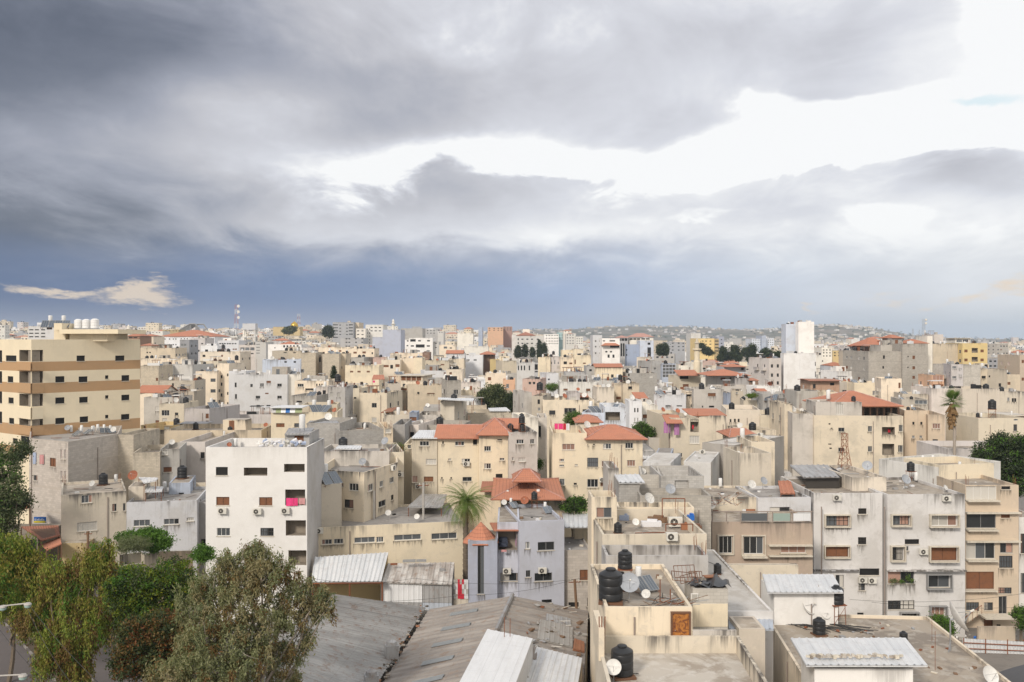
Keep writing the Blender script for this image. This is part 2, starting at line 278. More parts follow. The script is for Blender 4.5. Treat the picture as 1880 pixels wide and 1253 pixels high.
# ---------------------------------------------------------------- mesh builder
class MB:
    def __init__(s): s.v, s.f, s.m, s.uv = [], [], [], []
    def face(s, pts, mat='deck', uv=None):
        i = len(s.v); s.v += [tuple(p) for p in pts]; s.f.append(tuple(range(i, i+len(pts)))); s.m.append(mat)
        s.uv.append(uv or [(p[0], p[2]) for p in pts])
    def box(s, c, sz, mat, rot=0, top=None):
        cx, cy, cz = c; a, b, h = sz[0]/2, sz[1]/2, sz[2]/2; ca, sa = cos(rot), sin(rot)
        def q(x, y, z): return (cx+x*ca-y*sa, cy+x*sa+y*ca, cz+z)
        for pts, L in (([(-a, -b), (a, -b)], 2*a), ([(a, -b), (a, b)], 2*b), ([(a, b), (-a, b)], 2*a), ([(-a, b), (-a, -b)], 2*b)):
            (x0, y0), (x1, y1) = pts
            s.face([q(x0, y0, -h), q(x1, y1, -h), q(x1, y1, h), q(x0, y0, h)], mat, [(0, 2*h), (L, 2*h), (L, 0), (0, 0)])
        s.face([q(-a, -b, h), q(a, -b, h), q(a, b, h), q(-a, b, h)], top or mat, [(0, 0), (2*a, 0), (2*a, 2*b), (0, 2*b)])
        s.face([q(-a, b, -h), q(a, b, -h), q(a, -b, -h), q(-a, -b, -h)], mat, [(0, 0), (2*a, 0), (2*a, 2*b), (0, 2*b)])
    def bar(s, p, q, r, mat, n=4):
        p, q = Vector(p), Vector(q); d = (q-p)
        if d.length < 1e-6: return
        t = d.normalized(); u = t.orthogonal().normalized(); w = t.cross(u)
        ring = [u*cos(2*pi*i/n+pi/4)*r + w*sin(2*pi*i/n+pi/4)*r for i in range(n)]
        for i in range(n):
            a, b = ring[i], ring[(i+1) % n]; s.face([p+a, p+b, q+b, q+a], mat)
        s.face([q+x for x in ring], mat); s.face([p+x for x in reversed(ring)], mat)
    def lathe(s, c, prof, mat, n=16, axis=None):
        c = Vector(c); R = axis.to_track_quat('Z', 'Y').to_matrix() if axis is not None else Matrix.Identity(3)
        rings = [[c+R @ Vector((r*cos(2*pi*i/n), r*sin(2*pi*i/n), z)) for i in range(n)] for r, z in prof]
        for k in range(len(rings)-1):
            for i in range(n):
                s.face([rings[k][i], rings[k][(i+1) % n], rings[k+1][(i+1) % n], rings[k+1][i]], mat)
    def build(s, name, parent=None, loc=(0, 0, 0), smooth=False):
        me = bpy.data.meshes.new(name); L = Vector(loc)
        me.from_pydata([(x-L.x, y-L.y, z-L.z) for x, y, z in s.v], [], s.f)
        names = list(dict.fromkeys(s.m)); idx = {n: i for i, n in enumerate(names)}
        for n in names: me.materials.append(M[n])
        me.polygons.foreach_set('material_index', [idx[n] for n in s.m])
        ul = me.uv_layers.new(name='UVMap'); flat = [c for u in s.uv for xy in u for c in xy]
        ul.data.foreach_set('uv', flat)
        if smooth:
            bm = bmesh.new(); bm.from_mesh(me); bmesh.ops.remove_doubles(bm, verts=bm.verts, dist=1e-4)
            for f in bm.faces: f.smooth = True
            for e in bm.edges:
                if len(e.link_faces) == 2 and e.calc_face_angle(0) > .7: e.smooth = False
            bm.to_mesh(me); bm.free()
        me.update()
        o = bpy.data.objects.new(name, me); col.objects.link(o)
        if parent is not None: o.parent = parent
        o.location = loc if parent is None else (0, 0, 0)
        return o
def tag(o, label, cat, group=None, kind=None):
    if label: o['label'] = label
    if cat: o['category'] = cat
    if group: o['group'] = group
    if kind: o['kind'] = kind
    return o
def empty(name, loc): 
    o = bpy.data.objects.new(name, None); col.objects.link(o); o.location = loc; o.empty_display_size = .5; return o
def copy_tree(o, parent=None):
    c = o.copy(); col.objects.link(c)
    if parent is not None: c.parent = parent
    for ch in KIDS.get(o.name, []): copy_tree(ch, c)
    return c
KIDS = {}
def reg_kids(o):
    KIDS[o.name] = list(o.children)
    for ch in o.children: reg_kids(ch)
def inside(poly, x, y, m=0):
    for i in range(len(poly)):
        a, b = poly[i], poly[(i+1) % len(poly)]; e = (b-a)
        if (e.x*(y-a.y)-e.y*(x-a.x))/e.length < m: return False
    return True
# ---------------------------------------------------------------- houses
HOUSES = []        # dicts: foot, ztop, deck, base, text, obj, box in the picture
WSTY = {'n': ('frame_grey', 'glass_dark', 1), 'w': ('frame_white', 'glass_dark', 2), 'g': ('frame_dark', 'glass_mid', 4), 'l': ('frame_dark', 'black', 5), 'b': ('frame_brown', 'brown_shutter', 1),
        's': ('frame_white', 'shutter', 3), 'x': (None, 'black', 0), 'd': ('frame_dark', 'black', 0), 'c': ('frame_white', 'curtain', 2), 'm': ('frame_white', 'glass_mid', 2), 'a': ('frame_dark', 'glass_dark', 1), 'h': ('frame_white', 'shutter', 0)}
def window_obj(parent, O, u, n, rect, sty, loc, near):
    """one window: frame bars, pane; mesh in coordinates of the house"""
    fr, pane, nb = WSTY[sty]; u0, u1, z0, z1, dep = rect
    def q(a, z, d): return (O.x+u.x*a-n.x*d, O.y+u.y*a-n.y*d, z)
    mb = MB(); pm = MB() if near else mb; d = dep*.8; w = .045 if (u1-u0) > .7 else .03
    ns = max(1, nb+1 if nb < 4 else 2) if near and 'glass' in pane else 1
    for i_ in range(ns):
        pp = pane if ns == 1 else rnd.choice((pane, pane, 'glass_dark', 'glass_mid', 'curtain', 'shutter')) if rnd.random() < .6 else pane; a0_, a1_ = u0+(u1-u0)*i_/ns, u0+(u1-u0)*(i_+1)/ns; pm.face([q(a0_, z0, d), q(a1_, z0, d), q(a1_, z1, d), q(a0_, z1, d)], pp)
    if fr:
        def fb(a0, a1, b0, b1, dd=0):
            A = [q(a0, b0, d-.06-dd), q(a1, b0, d-.06-dd), q(a1, b1, d-.06-dd), q(a0, b1, d-.06-dd)]; B = [q(a0, b0, d), q(a1, b0, d), q(a1, b1, d), q(a0, b1, d)]
            mb.face(A, fr)
            for i in range(4): j = (i+1) % 4; mb.face([A[i], B[i], B[j], A[j]], fr)
        fb(u0, u0+w, z0, z1); fb(u1-w, u1, z0, z1); fb(u0+w, u1-w, z0, z0+w); fb(u0+w, u1-w, z1-w, z1)
        for i in range(nb):
            t = u0+(u1-u0)*(i+1)/(nb+1); fb(t-w*.4, t+w*.4, z0+w, z1-w, -.01)
        if sty in 'gl': t = (z0+z1)/2; fb(u0+w, u1-w, t-w*.4, t+w*.4, -.02)
    if not mb.f: mb = pm; pm = None
    o = mb.build('window', None, loc); o.parent = parent; o.location = (0, 0, 0)
    if near and pm is not None and pm is not mb:
        p = pm.build('pane', None, loc); p.parent = o; p.location = (0, 0, 0)
    if near:
        sb = MB(); e = .06; zz = z0
        A = [q(u0-e, zz-.07, -.07), q(u1+e, zz-.07, -.07), q(u1+e, zz-.004, -.07), q(u0-e, zz-.004, -.07)]; B = [q(u0-e, zz-.07, -.002), q(u1+e, zz-.07, -.002), q(u1+e, zz-.004, -.002), q(u0-e, zz-.004, -.002)]
        sb.face(A, 'sill')
        for i in range(4): j = (i+1) % 4; sb.face([A[i], B[i], B[j], A[j]], 'sill')
        s2 = sb.build('sill', None, loc); s2.parent = o; s2.location = (0, 0, 0)
    return o
def wall_grid(mb, O, u, n, L, z0, z1, ops, mat, bands=None, ztop=None):
    ztop = z1 if ztop is None else ztop
    us = sorted({0, L, *[x for o in ops for x in o[:2]]}); zs = {z0, z1, *[x for o in ops for x in o[2:4]]}
    for b in (bands or []): zs |= {z for z in b[:2] if z0 < z < z1}
    zs = sorted(zs)
    def q(a, z, d=0): return (O.x+u.x*a-n.x*d, O.y+u.y*a-n.y*d, z)
    def inop(a, z): return any(o[0] < a < o[1] and o[2] < z < o[3] for o in ops)
    for j in range(len(zs)-1):
        zm = (zs[j]+zs[j+1])/2; mt = mat
        for b in (bands or []):
            if b[0] < zm < b[1]: mt = b[2]
        i = 0
        while i < len(us)-1:
            if inop((us[i]+us[i+1])/2, zm): i += 1; continue
            k = i
            while k+1 < len(us)-1 and not inop((us[k+1]+us[k+2])/2, zm): k += 1
            a, b = us[i], us[k+1]
            mb.face([q(a, zs[j]), q(b, zs[j]), q(b, zs[j+1]), q(a, zs[j+1])], mt, [(a, ztop-zs[j]), (b, ztop-zs[j]), (b, ztop-zs[j+1]), (a, ztop-zs[j+1])])
            i = k+1
    for (a, b, c, d, dep, sty) in ops:
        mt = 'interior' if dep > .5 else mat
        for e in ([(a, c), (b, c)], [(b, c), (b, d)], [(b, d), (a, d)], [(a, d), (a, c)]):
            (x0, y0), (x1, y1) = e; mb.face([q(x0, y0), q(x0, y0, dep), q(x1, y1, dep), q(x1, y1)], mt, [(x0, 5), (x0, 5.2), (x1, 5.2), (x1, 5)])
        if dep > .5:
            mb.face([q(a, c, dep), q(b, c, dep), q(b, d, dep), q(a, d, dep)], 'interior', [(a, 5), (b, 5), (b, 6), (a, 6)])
def inset(poly, t):
    out = []; n = len(poly)
    for i in range(n):
        p, a, b = poly[i], poly[i-1], poly[(i+1) % n]
        e1 = (p-a).normalized(); e2 = (b-p).normalized(); n1 = Vector((-e1.y, e1.x)); n2 = Vector((-e2.y, e2.x))
        m = (n1+n2); k = t/max(.3, (1+n1.dot(n2))); out.append(p+m*k)
    return out
AUTO_SIDES = True
def make_house(text, foot, ztop, base, mat, wins=(), cat='house', name=None, par=.75, deckm='deck', slab=0, yb=None, bands=None, near=None, tile=None, notag=False, sidemat=None, group=None, storey=3.05, autow=0):
    """foot: counter-clockwise world points; wins: (px, py, w, h, style) in photo pixels of the full photograph"""
    foot = [Vector((p[0], p[1])) for p in foot]; n = len(foot)
    c = sum(foot, Vector((0, 0)))/n; loc = Vector((c.x, c.y, base)); Zm = min(p.y for p in foot)
    if near is None: near = Zm < 128
    name = name or {'house': 'house', 'apartment block': 'apartment_block', 'shed': 'shed', 'tower': 'tower'}.get(cat, cat.replace(' ', '_'))
    root = empty(name, loc)
    if not notag: tag(root, text, cat, group)
    deck = ztop-par; mb = MB(); todo = []; bal = []
    walls = []
    for i in range(n):
        a, b = foot[i], foot[(i+1) % n]; L = (b-a).length; u = (b-a)/L; nn = Vector((u.y, -u.x)); mid = (a+b)/2
        vis = nn.dot(-mid) > 0 and a.y > 1 and b.y > 1
        walls.append([a, u, nn, L, vis, []])
    for w in wins:
        px, py, ww, hh, sty = w[:5]
        best = None
        for k, (a, u, nn, L, vis, ops) in enumerate(walls):
            if not vis: continue
            def hit(pxx):
                r = (pxx-CX)/F; den = u.x-r*u.y
                return (r*a.y-a.x)/den if abs(den) > 1e-5 else -99
            t0, t1 = hit(px-ww/2), hit(px+ww/2)
            if t0 > t1: t0, t1 = t1, t0
            if t1 < .02 or t0 > L-.02 or t0 < -99: continue
            t0 = max(t0, .06); t1 = min(t1, L-.06); tm = (t0+t1)/2; Zw = a.y+u.y*tm
            if t1-t0 < .08: continue
            if best is None or Zw < best[0]: best = (Zw, k, t0, t1)
        if best is None: continue
        Zw, k, t0, t1 = best
        z1 = H-(py-hh/2-Y0)/F*Zw; z0 = H-(py+hh/2-Y0)/F*Zw
        z1 = min(z1, ztop-.12); z0 = max(z0, base+.1)
        if z1-z0 < .08: continue
        if any(not (t1 <= o[0] or t0 >= o[1] or z1 <= o[2] or z0 >= o[3]) for o in walls[k][5]): continue
        walls[k][5].append((t0, t1, z0, z1, 1.3 if sty == 'o' else .16, sty))
    if autow:
        for k, (a, u, nn, L, vis, ops) in enumerate(walls):
            if not vis or L < 3.2 or ops or rnd.random() < (.12 if autow == 1 else .35 if k else .5): continue
            cols_ = max(1, int(L/rnd.uniform(2.8, 4.4))); fz = ztop-par-rnd.uniform(1.2, 1.5); ws = rnd.choice('nnnwgwc'); wv = rnd.uniform(.8, 1.5); hv = rnd.uniform(.8, 1.15)
            xs = [(i+.5+rnd.uniform(-.18, .18))*L/cols_ for i in range(cols_)]
            while fz-1 > base+1 and fz > ztop-13:
                for x in xs:
                    if rnd.random() < .22: continue
                    s_ = ws if rnd.random() < .7 else rnd.choice('nsbx'); w_ = wv*rnd.uniform(.85, 1.1) if s_ != 'x' else .5
                    if x-w_/2 < .3 or x+w_/2 > L-.3: continue
                    ops.append((x-w_/2, x+w_/2, fz-hv*(.5 if s_ == 'x' else 1), fz, .14, s_))
                    if rnd.random() < .13 and 1.4 < x < L-1.4 and s_ != 'x':
                        bm_ = MB(); p = a+u*x+nn*.5; bm_.box((p.x, p.y, fz-hv-.45), (2.3, 1.0, .9), rnd.choice((mat, mat, 'white', 'concrete')), atan2(u.y, u.x)); bm_.box((p.x, p.y, fz-hv-.95), (2.45, 1.1, .1), 'sill', atan2(u.y, u.x)); bal.append(bm_)
                fz -= storey
    for k, (a, u, nn, L, vis, ops) in enumerate(walls):
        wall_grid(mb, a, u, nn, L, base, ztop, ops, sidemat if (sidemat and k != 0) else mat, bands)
        for (t0, t1, z0, z1, dep, sty) in ops:
            if sty != 'o': todo.append((a, u, nn, (t0, t1, z0, z1, dep), sty))
    if Zm < 240:        # grime washed down below the sills
        for (a, u, nn, L, vis, ops) in walls:
            for (t0, t1, z0, z1, dep, sty) in ops:
                hh = min(rnd.uniform(.7, 1.7), z0-base-.1)
                if hh < .3 or 'tower' in mat or rnd.random() < .2: continue
                q = lambda x, z: (a.x+u.x*x+nn.x*.005, a.y+u.y*x+nn.y*.005, z); x0, x1 = max(0, t0-.12), min(L, t1+.12); o_ = rnd.uniform(0, 50)
                if any(o[0] < x1 and o[1] > x0 and o[3] > z0-hh and o[2] < z0-.01 for o in ops): continue
                mb.face([q(x0, z0-hh), q(x1, z0-hh), q(x1, z0-.01), q(x0, z0-.01)], 'drip', [(o_, 0), (o_+x1-x0, 0), (o_+x1-x0, 1), (o_, 1)])
    if Zm < 210 and 'tower' not in mat:
        pm = MB()
        for (a, u, nn, L, vis, ops) in walls:
            if not vis or L < 4 or rnd.random() < .45: continue
            for _ in range(6):
                t = rnd.uniform(.3, L-.3)
                if any(o[0]-.12 < t < o[1]+.12 for o in ops): continue
                p = a+u*t+nn*.08; pm.bar((p.x, p.y, base+.2), (p.x, p.y, ztop-rnd.uniform(.2, 1.5)), .05, 'pipe'); break
        if pm.f: o = pm.build('drain_pipe', None, tuple(loc)); o.parent = root; o.location = (0, 0, 0)
    for bm_ in bal: o = bm_.build('balcony', None, tuple(loc)); o.parent = root; o.location = (0, 0, 0)
    if Zm < 175 and par > .08 and Zm > 45 and 'tower' not in mat:
        pm = MB(); fx = [p.x for p in foot]; fy = [p.y for p in foot]
        for _ in range(rnd.randint(4, 9)):
            x, y = rnd.uniform(min(fx), max(fx)), rnd.uniform(min(fy), max(fy)); e = (x+rnd.uniform(-2.5, 2.5), y+rnd.choice((0, rnd.uniform(-2, 2))))
            if inside(foot, x, y, .4) and inside(foot, e[0], e[1], .4): pm.bar((x, y, deck+.05), (e[0], e[1], deck+.06), rnd.choice((.02, .035)), rnd.choice(('cable', 'pipe', 'steel', 'rust')), 4)
        for _ in range(rnd.randint(5, 12)):
            x, y = rnd.uniform(min(fx), max(fx)), rnd.uniform(min(fy), max(fy)); q_ = rnd.uniform(.12, .5)
            if inside(foot, x, y, .5): pm.box((x, y, deck+q_*.2), (q_, q_*rnd.uniform(.4, 1), q_*.4), rnd.choice(('wood', 'sill', 'block', 'rust', 'frame_grey', 'cloth_white', 'white_tank', 'black_plastic')), rnd.uniform(0, 3))
        if pm.f: o = pm.build('roof_litter', None, tuple(loc)); o.parent = root; o.location = (0, 0, 0); o['kind'] = 'stuff'
    if 175 <= Zm < 430 and par > .08 and 'tower' not in mat:
        pm = MB(); fx = [p.x for p in foot]; fy = [p.y for p in foot]
        for _ in range(rnd.randint(4, 10)):
            x, y = rnd.uniform(min(fx), max(fx)), rnd.uniform(min(fy), max(fy)); k_ = rnd.random(); w_, d_, h_ = (rnd.uniform(.5, 1.1), rnd.uniform(.4, .8), rnd.uniform(.9, 1.6)) if k_ < .45 else (rnd.uniform(1.2, 3.2), .2, rnd.uniform(.8, 1.7)) if k_ < .75 else (rnd.uniform(1.5, 3), rnd.uniform(1.2, 2.4), .12)
            if inside(foot, x, y, w_*.55+.1): pm.box((x, y, deck+h_/2 if k_ < .75 else deck+2.1), (w_, d_, h_), rnd.choice(('frame_white', 'white_tank', 'black_plastic', 'black', 'concrete', 'block', 'rust', 'sheet_grey', 'sheet_white', mat)), rnd.choice((0, 0, .1, pi/2)))
            if k_ >= .75 and inside(foot, x, y, w_*.55+.1):
                for sx, sy in ((-1, -1), (1, 1), (-1, 1), (1, -1)): pm.bar((x+sx*w_*.35, y+sy*d_*.35, deck), (x+sx*w_*.35, y+sy*d_*.35, deck+2.05), .05, 'rust', 3)
        if pm.f: o = pm.build('roof_litter', None, tuple(loc)); o.parent = root; o.location = (0, 0, 0); o['kind'] = 'stuff'
    if 60 < Zm < 280 and rnd.random() < .3 and cat != 'shed' and 'tower' not in mat and par > .1:
        i = rnd.randrange(n)
        for k in (i, (i+1) % n):
            pm = MB(); c0 = inset(foot, .25)[k]
            for dx, dy in ((-.1, -.1), (.1, -.1), (.1, .1), (-.1, .1)): pm.bar((c0.x+dx, c0.y+dy, ztop-.3), (c0.x+dx+rnd.uniform(-.1, .1), c0.y+dy, ztop+rnd.uniform(.5, 1.1)), .016, 'rust', 3)
            o = pm.build('starter_bars', None, tuple(loc)); o.parent = root; o.location = (0, 0, 0)
    # roof: coping, inner parapet, deck
    t = .18; inn = inset(foot, t)
    for i in range(n):
        j = (i+1) % n; a, b, c2, d2 = foot[i], foot[j], inn[j], inn[i]
        mb.face([(a.x, a.y, ztop), (b.x, b.y, ztop), (c2.x, c2.y, ztop), (d2.x, d2.y, ztop)], mat, [(0, .3), (1, .3), (1, .4), (0, .4)])
        if par > .02:
            L = (c2-d2).length
            mb.face([(c2.x, c2.y, deck), (d2.x, d2.y, deck), (d2.x, d2.y, ztop), (c2.x, c2.y, ztop)], mat, [(L, par), (0, par), (0, 0), (L, 0)])
    mb.face([(p.x, p.y, deck) for p in inn], deckm)
    body = mb.build('wall', root, (0, 0, 0)); body.parent = root; body.location = (0, 0, 0)
    body.data.transform(Matrix.Translation(-loc))
    if slab:
        sb = MB(); out = inset(foot, -slab)
        for z, rev in ((ztop+.18, 0), (ztop+.004, 1)):
            pts = [(p.x, p.y, z) for p in out]; sb.face(pts[::-1] if rev else pts, 'deck_light')
        for i in range(n):
            a, b = out[i], out[(i+1) % n]; sb.face([(a.x, a.y, ztop+.004), (b.x, b.y, ztop+.004), (b.x, b.y, ztop+.18), (a.x, a.y, ztop+.18)], 'sill')
        s = sb.build('roof_slab', None, (0, 0, 0)); s.data.transform(Matrix.Translation(-loc)); s.parent = root
    if Zm < 430:
        for (a, u, nn, rect, sty) in todo: window_obj(root, a, u, nn, rect, sty, tuple(loc), near)
    else:
        fm = MB()
        for (O, u, nn, (t0, t1, z0, z1, dep), sty) in todo:
            d = .1; q = lambda a, z: (O.x+u.x*a-nn.x*d, O.y+u.y*a-nn.y*d, z)
            fm.face([q(t0, z0), q(t1, z0), q(t1, z1), q(t0, z1)], 'glass_mid' if sty in 'wms' else 'black')
        if fm.f:
            o = fm.build('windows', None, tuple(loc)); o.parent = root; o.location = (0, 0, 0); o['kind'] = 'stuff'
    xs = [proj(Vector((p.x, p.y, ztop))) for p in foot if p.y > 1]
    h = dict(text=text, foot=foot, ztop=ztop, deck=deck if par > .02 else ztop, base=base, obj=root, Z=Zm, c=c, loc=loc, mat=mat,
             x0=min(v[0] for v in xs), x1=max(v[0] for v in xs), yt=min(v[1] for v in xs), yb=yb or 9999, cat=cat, walls=walls)
    HOUSES.append(h); return h
TILE = None
TILES = dict(T1=(0, 560, 3.917), T2=(470, 560, 3.917), T3=(940, 560, 3.917), T4=(1400, 560, 3.917), U1=(240, 590, 5.875), U2=(540, 590, 5.875), U3=(840, 590, 5.875), U4=(1140, 590, 5.875), U5=(1440, 590, 4.273),
             A=(0, 840, 3.033), B=(360, 760, 3.386), C=(720, 740, 3.2125), D=(540, 1000, 3.357), E=(1080, 840, 3.033), G=(1400, 840, 3.033), O=(0, 0, 1))
def tile(t): global TILE; TILE = TILES[t]
def T(x, y): return TILE[0]+x/TILE[2], TILE[1]+y/TILE[2]
def parse_w(W):
    out = []
    for tok in W.split():
        p = tok.split(','); s = p[4] if len(p) > 4 else 'n'
        for xx in p[0].split('/'):
            for yy in p[1].split('/'):
                x, y = T(float(xx), float(yy)); out.append((x, y, float(p[2])/TILE[2], float(p[3])/TILE[2], s))
    return out
def hb(text, x0, y0, x1, y1, yb, Z, mat, d=10, W='', Z1=None, cat='house', sub=None, base=None, skew=0, **k):
    """a house from the two top corners of its front wall"""
    ax, ay = T(x0, y0); bx, by = T(x1, y1)
    if Z1 is None:
        Z1 = Z*(ay-Y0)/(by-Y0) if (abs(ay-Y0) > 25 and y0 != y1 and (ay-Y0)*(by-Y0) > 0) else Z
        lim_ = .22*abs(bx-ax)/F*Z; Z1 = max(Z-lim_, min(Z+lim_, Z1))
    A = P(ax, ay, Z); B = P(bx, by, Z1); u = Vector((B.x-A.x, B.y-A.y)).normalized(); n = Vector((-u.y, u.x))
    n = (n + u*skew)
    foot = [(A.x, A.y), (B.x, B.y), (B.x+n.x*d, B.y+n.y*d), (A.x+n.x*d, A.y+n.y*d)]
    gz = min(ground_z(*p) for p in foot)-.5
    k.setdefault('autow', 2 if 125 < Z < 420 and 'blank' not in text and 'smooth' not in text else 0)
    h = make_house(text, foot, A.z, gz if base is None else base, mat, parse_w(W), cat=cat, yb=T(0, yb)[1], **k)
    return h
def roof_mesh(name, root, faces, mat, thick=.12):
    """pitched planes; each face is a list of world points whose first two lie on the eave"""
    mb = MB()
    for pts in faces:
        pts = [Vector(p) for p in pts]; e = (pts[1]-pts[0]).normalized(); nn = e.cross(pts[-1]-pts[0]).normalized(); s = nn.cross(e)
        if nn.z < 0: nn = -nn
        uv = [((p-pts[0]).dot(e), (p-pts[0]).dot(s)) for p in pts]
        mb.face(pts, mat, uv); lo = [p-nn*thick for p in pts]
        mb.face(lo[::-1], 'frame_brown' if 'tile' in mat else mat)
        mb.face([lo[0], lo[1], pts[1], pts[0]], mat, [(0, 0), (1, 0), (1, .1), (0, .1)])
        for i in range(1, len(pts)):
            j = (i+1) % len(pts); mb.face([lo[i], lo[j], pts[j], pts[i]], mat, [(0, 0), (1, 0), (1, .1), (0, .1)])
    return mb.build(name, None, tuple(root.location)) if root else mb
def child(o, root): o.parent = root; o.location = (0, 0, 0); return o
def hip(h, x0, x1, ye, yr, Z, d, run=None, mat='tiles', over=.35, ridgecap=True, part='roof'):
    """hip (run>0) or gable (run=0) roof on house h; eave line ye and ridge yr in tile pixels"""
    ax, ay = T(x0, ye); bx, _ = T(x1, ye); ry = T(0, yr)[1]
    A, B = P(ax, ay, Z), P(bx, ay, Z); zr = H-(ry-Y0)/F*(Z+d/2); ze = A.z
    if run is None: run = min(d/2, (B.x-A.x)/2-.05)
    a0, a1, b0, b1 = A.x-over, B.x+over, Z-over, Z+d+over
    m = Z+d/2; r0, r1 = a0+run, a1-run
    if r1 < r0+.05: r0 = r1 = (a0+a1)/2
    p = [(a0, b0, ze), (a1, b0, ze), (a1, b1, ze), (a0, b1, ze), (r0, m, zr), (r1, m, zr)]
    fs = [[p[0], p[1], p[5], p[4]] if r0 != r1 else [p[0], p[1], p[5]], [p[2], p[3], p[4], p[5]] if r0 != r1 else [p[2], p[3], p[4]]]
    if run > 0: fs += [[p[1], p[2], p[5]], [p[3], p[0], p[4]]]
    root = h['obj']; o = child(roof_mesh(part, root, fs, mat), root)
    if run == 0:
        g = MB()
        for xx in (a0+over, a1-over): g.face([(xx, Z, ze-.02), (xx, Z+d, ze-.02), (xx, m, zr-.1)], h['mat'])
        child(g.build('gable', None, tuple(root.location)), root)
    if ridgecap and Z < 140:
        cb = MB()
        if r0 != r1: cb.bar(p[4], p[5], .10, 'pink_tiles', 6)
        if run > 0:
            for e, f in ((0, 4), (1, 5), (2, 5), (3, 4)): cb.bar(p[e], p[f], .09, 'pink_tiles', 6)
        c = cb.build('ridge', None, tuple(root.location)); c.parent = o; c.location = (0, 0, 0)
    h['yt'] = min(h['yt'], ry); return o
def lean(h, x0, x1, yf, yr, Z, d, mat='tiles', over=.2, thick=.1, dx=0, part='roof'):
    """single slope: front edge yf at depth Z, back edge yr at depth Z+d"""
    ax, ay = T(x0, yf); bx, _ = T(x1, yf); A, B = P(ax, ay, Z), P(bx, ay, Z); zb = H-(T(0, yr)[1]-Y0)/F*(Z+d)
    f = [[(A.x-over, Z-over, A.z), (B.x+over, Z-over, A.z), (B.x+over+dx, Z+d, zb), (A.x-over+dx, Z+d, zb)]]
    return child(roof_mesh(part, h['obj'], f, mat, thick), h['obj'])
def corr(pts, mat, pitch=.25, amp=.035, thick=.02, mb=None):
    """corrugated sheet through 4 world points a,b (front edge), c,d (back edge); ribs run front to back"""
    a, b, c, d = [Vector(p) for p in pts]; mb = mb or MB(); L = (b-a).length; n = max(2, int(L/pitch))*4
    nn = (b-a).cross(d-a).normalized()
    if nn.z < 0: nn = -nn
    W_ = (d-a).length
    prev = None
    for i in range(n+1):
        t = i/n; off = nn*(amp*(1 if i % 4 == 1 else -.6)); p, q = a.lerp(b, t)+off, d.lerp(c, t)+off
        if prev: mb.face([prev[0], p, q, prev[1]], mat, [((i-1)/n*L, 0), (t*L, 0), (t*L, W_), ((i-1)/n*L, W_)])
        prev = (p, q)
    mb.face([a-nn*.12, d-nn*.12, c-nn*.12, b-nn*.12], mat)
    for e in ((a, b), (b, c), (c, d), (d, a)):
        p, q = e; mb.face([p-nn*.12, q-nn*.12, q-nn*amp, p-nn*amp], mat)
    return mb
def ground_mat():
    m, nt, b = newmat('ground'); p = pos(nt); n = noise(nt, p, .012, 8, .65); n2 = noise(nt, p, .0035, 5, .6); n3 = noise(nt, p, .3, 5, .6)
    base = mixc(nt, sstep(nt, n, .40, .58), (.23, .20, .165), (.075, .09, .055)); base = mixc(nt, mth(nt, 'MULTIPLY', sstep(nt, n2, .5, .65), .6), base, (.27, .225, .18))
    base = mixc(nt, mth(nt, 'MULTIPLY', n3, .4), base, (.16, .145, .12))
    ln = nt.nodes.new('ShaderNodeVectorMath'); ln.operation = 'LENGTH'; nt.links.new(p, ln.inputs[0])
    base = mixc(nt, sstep(nt, ln.outputs['Value'], 900, 300), base, (.20, .185, .165))
    setc(nt, b.inputs['Base Color'], base); b.inputs['Roughness'].default_value = .95
ground_mat(); plain('asphalt', (.12, .105, .10), .9, spots=.35, scale=.4); plain('pavement', (.21, .19, .17), .9, spots=.4, scale=.8); plain('kerb_white', (.27, .245, .22), .8, spots=.4); plain('kerb_black', (.12, .105, .09), .8); plain('soil', (.10, .075, .05), .95, spots=.5)
def build_ground():
    rs = [0] + [8*1.06**k for k in range(125)]; rs = [r for r in rs if r < 6400]; na = 240; V, Fc = [], []
    for r in rs:
        for i in range(na):
            a = 2*pi*i/na
            if abs(((a+pi) % (2*pi))-pi) < 9: pass
            V.append((r*sin(a), r*cos(a), ground_z(r*sin(a), r*cos(a)) if cos(a) > 0 else 0))
    for k in range(len(rs)-1):
        for i in range(na):
            j = (i+1) % na; Fc.append((k*na+i, k*na+j, (k+1)*na+j, (k+1)*na+i))
    me = bpy.data.meshes.new('ground'); me.from_pydata(V, [], Fc); me.materials.append(M['ground'])
    for f in me.polygons: f.use_smooth = True
    o = bpy.data.objects.new('ground', me); col.objects.link(o); tag(o, None, None, kind='structure')
build_ground()
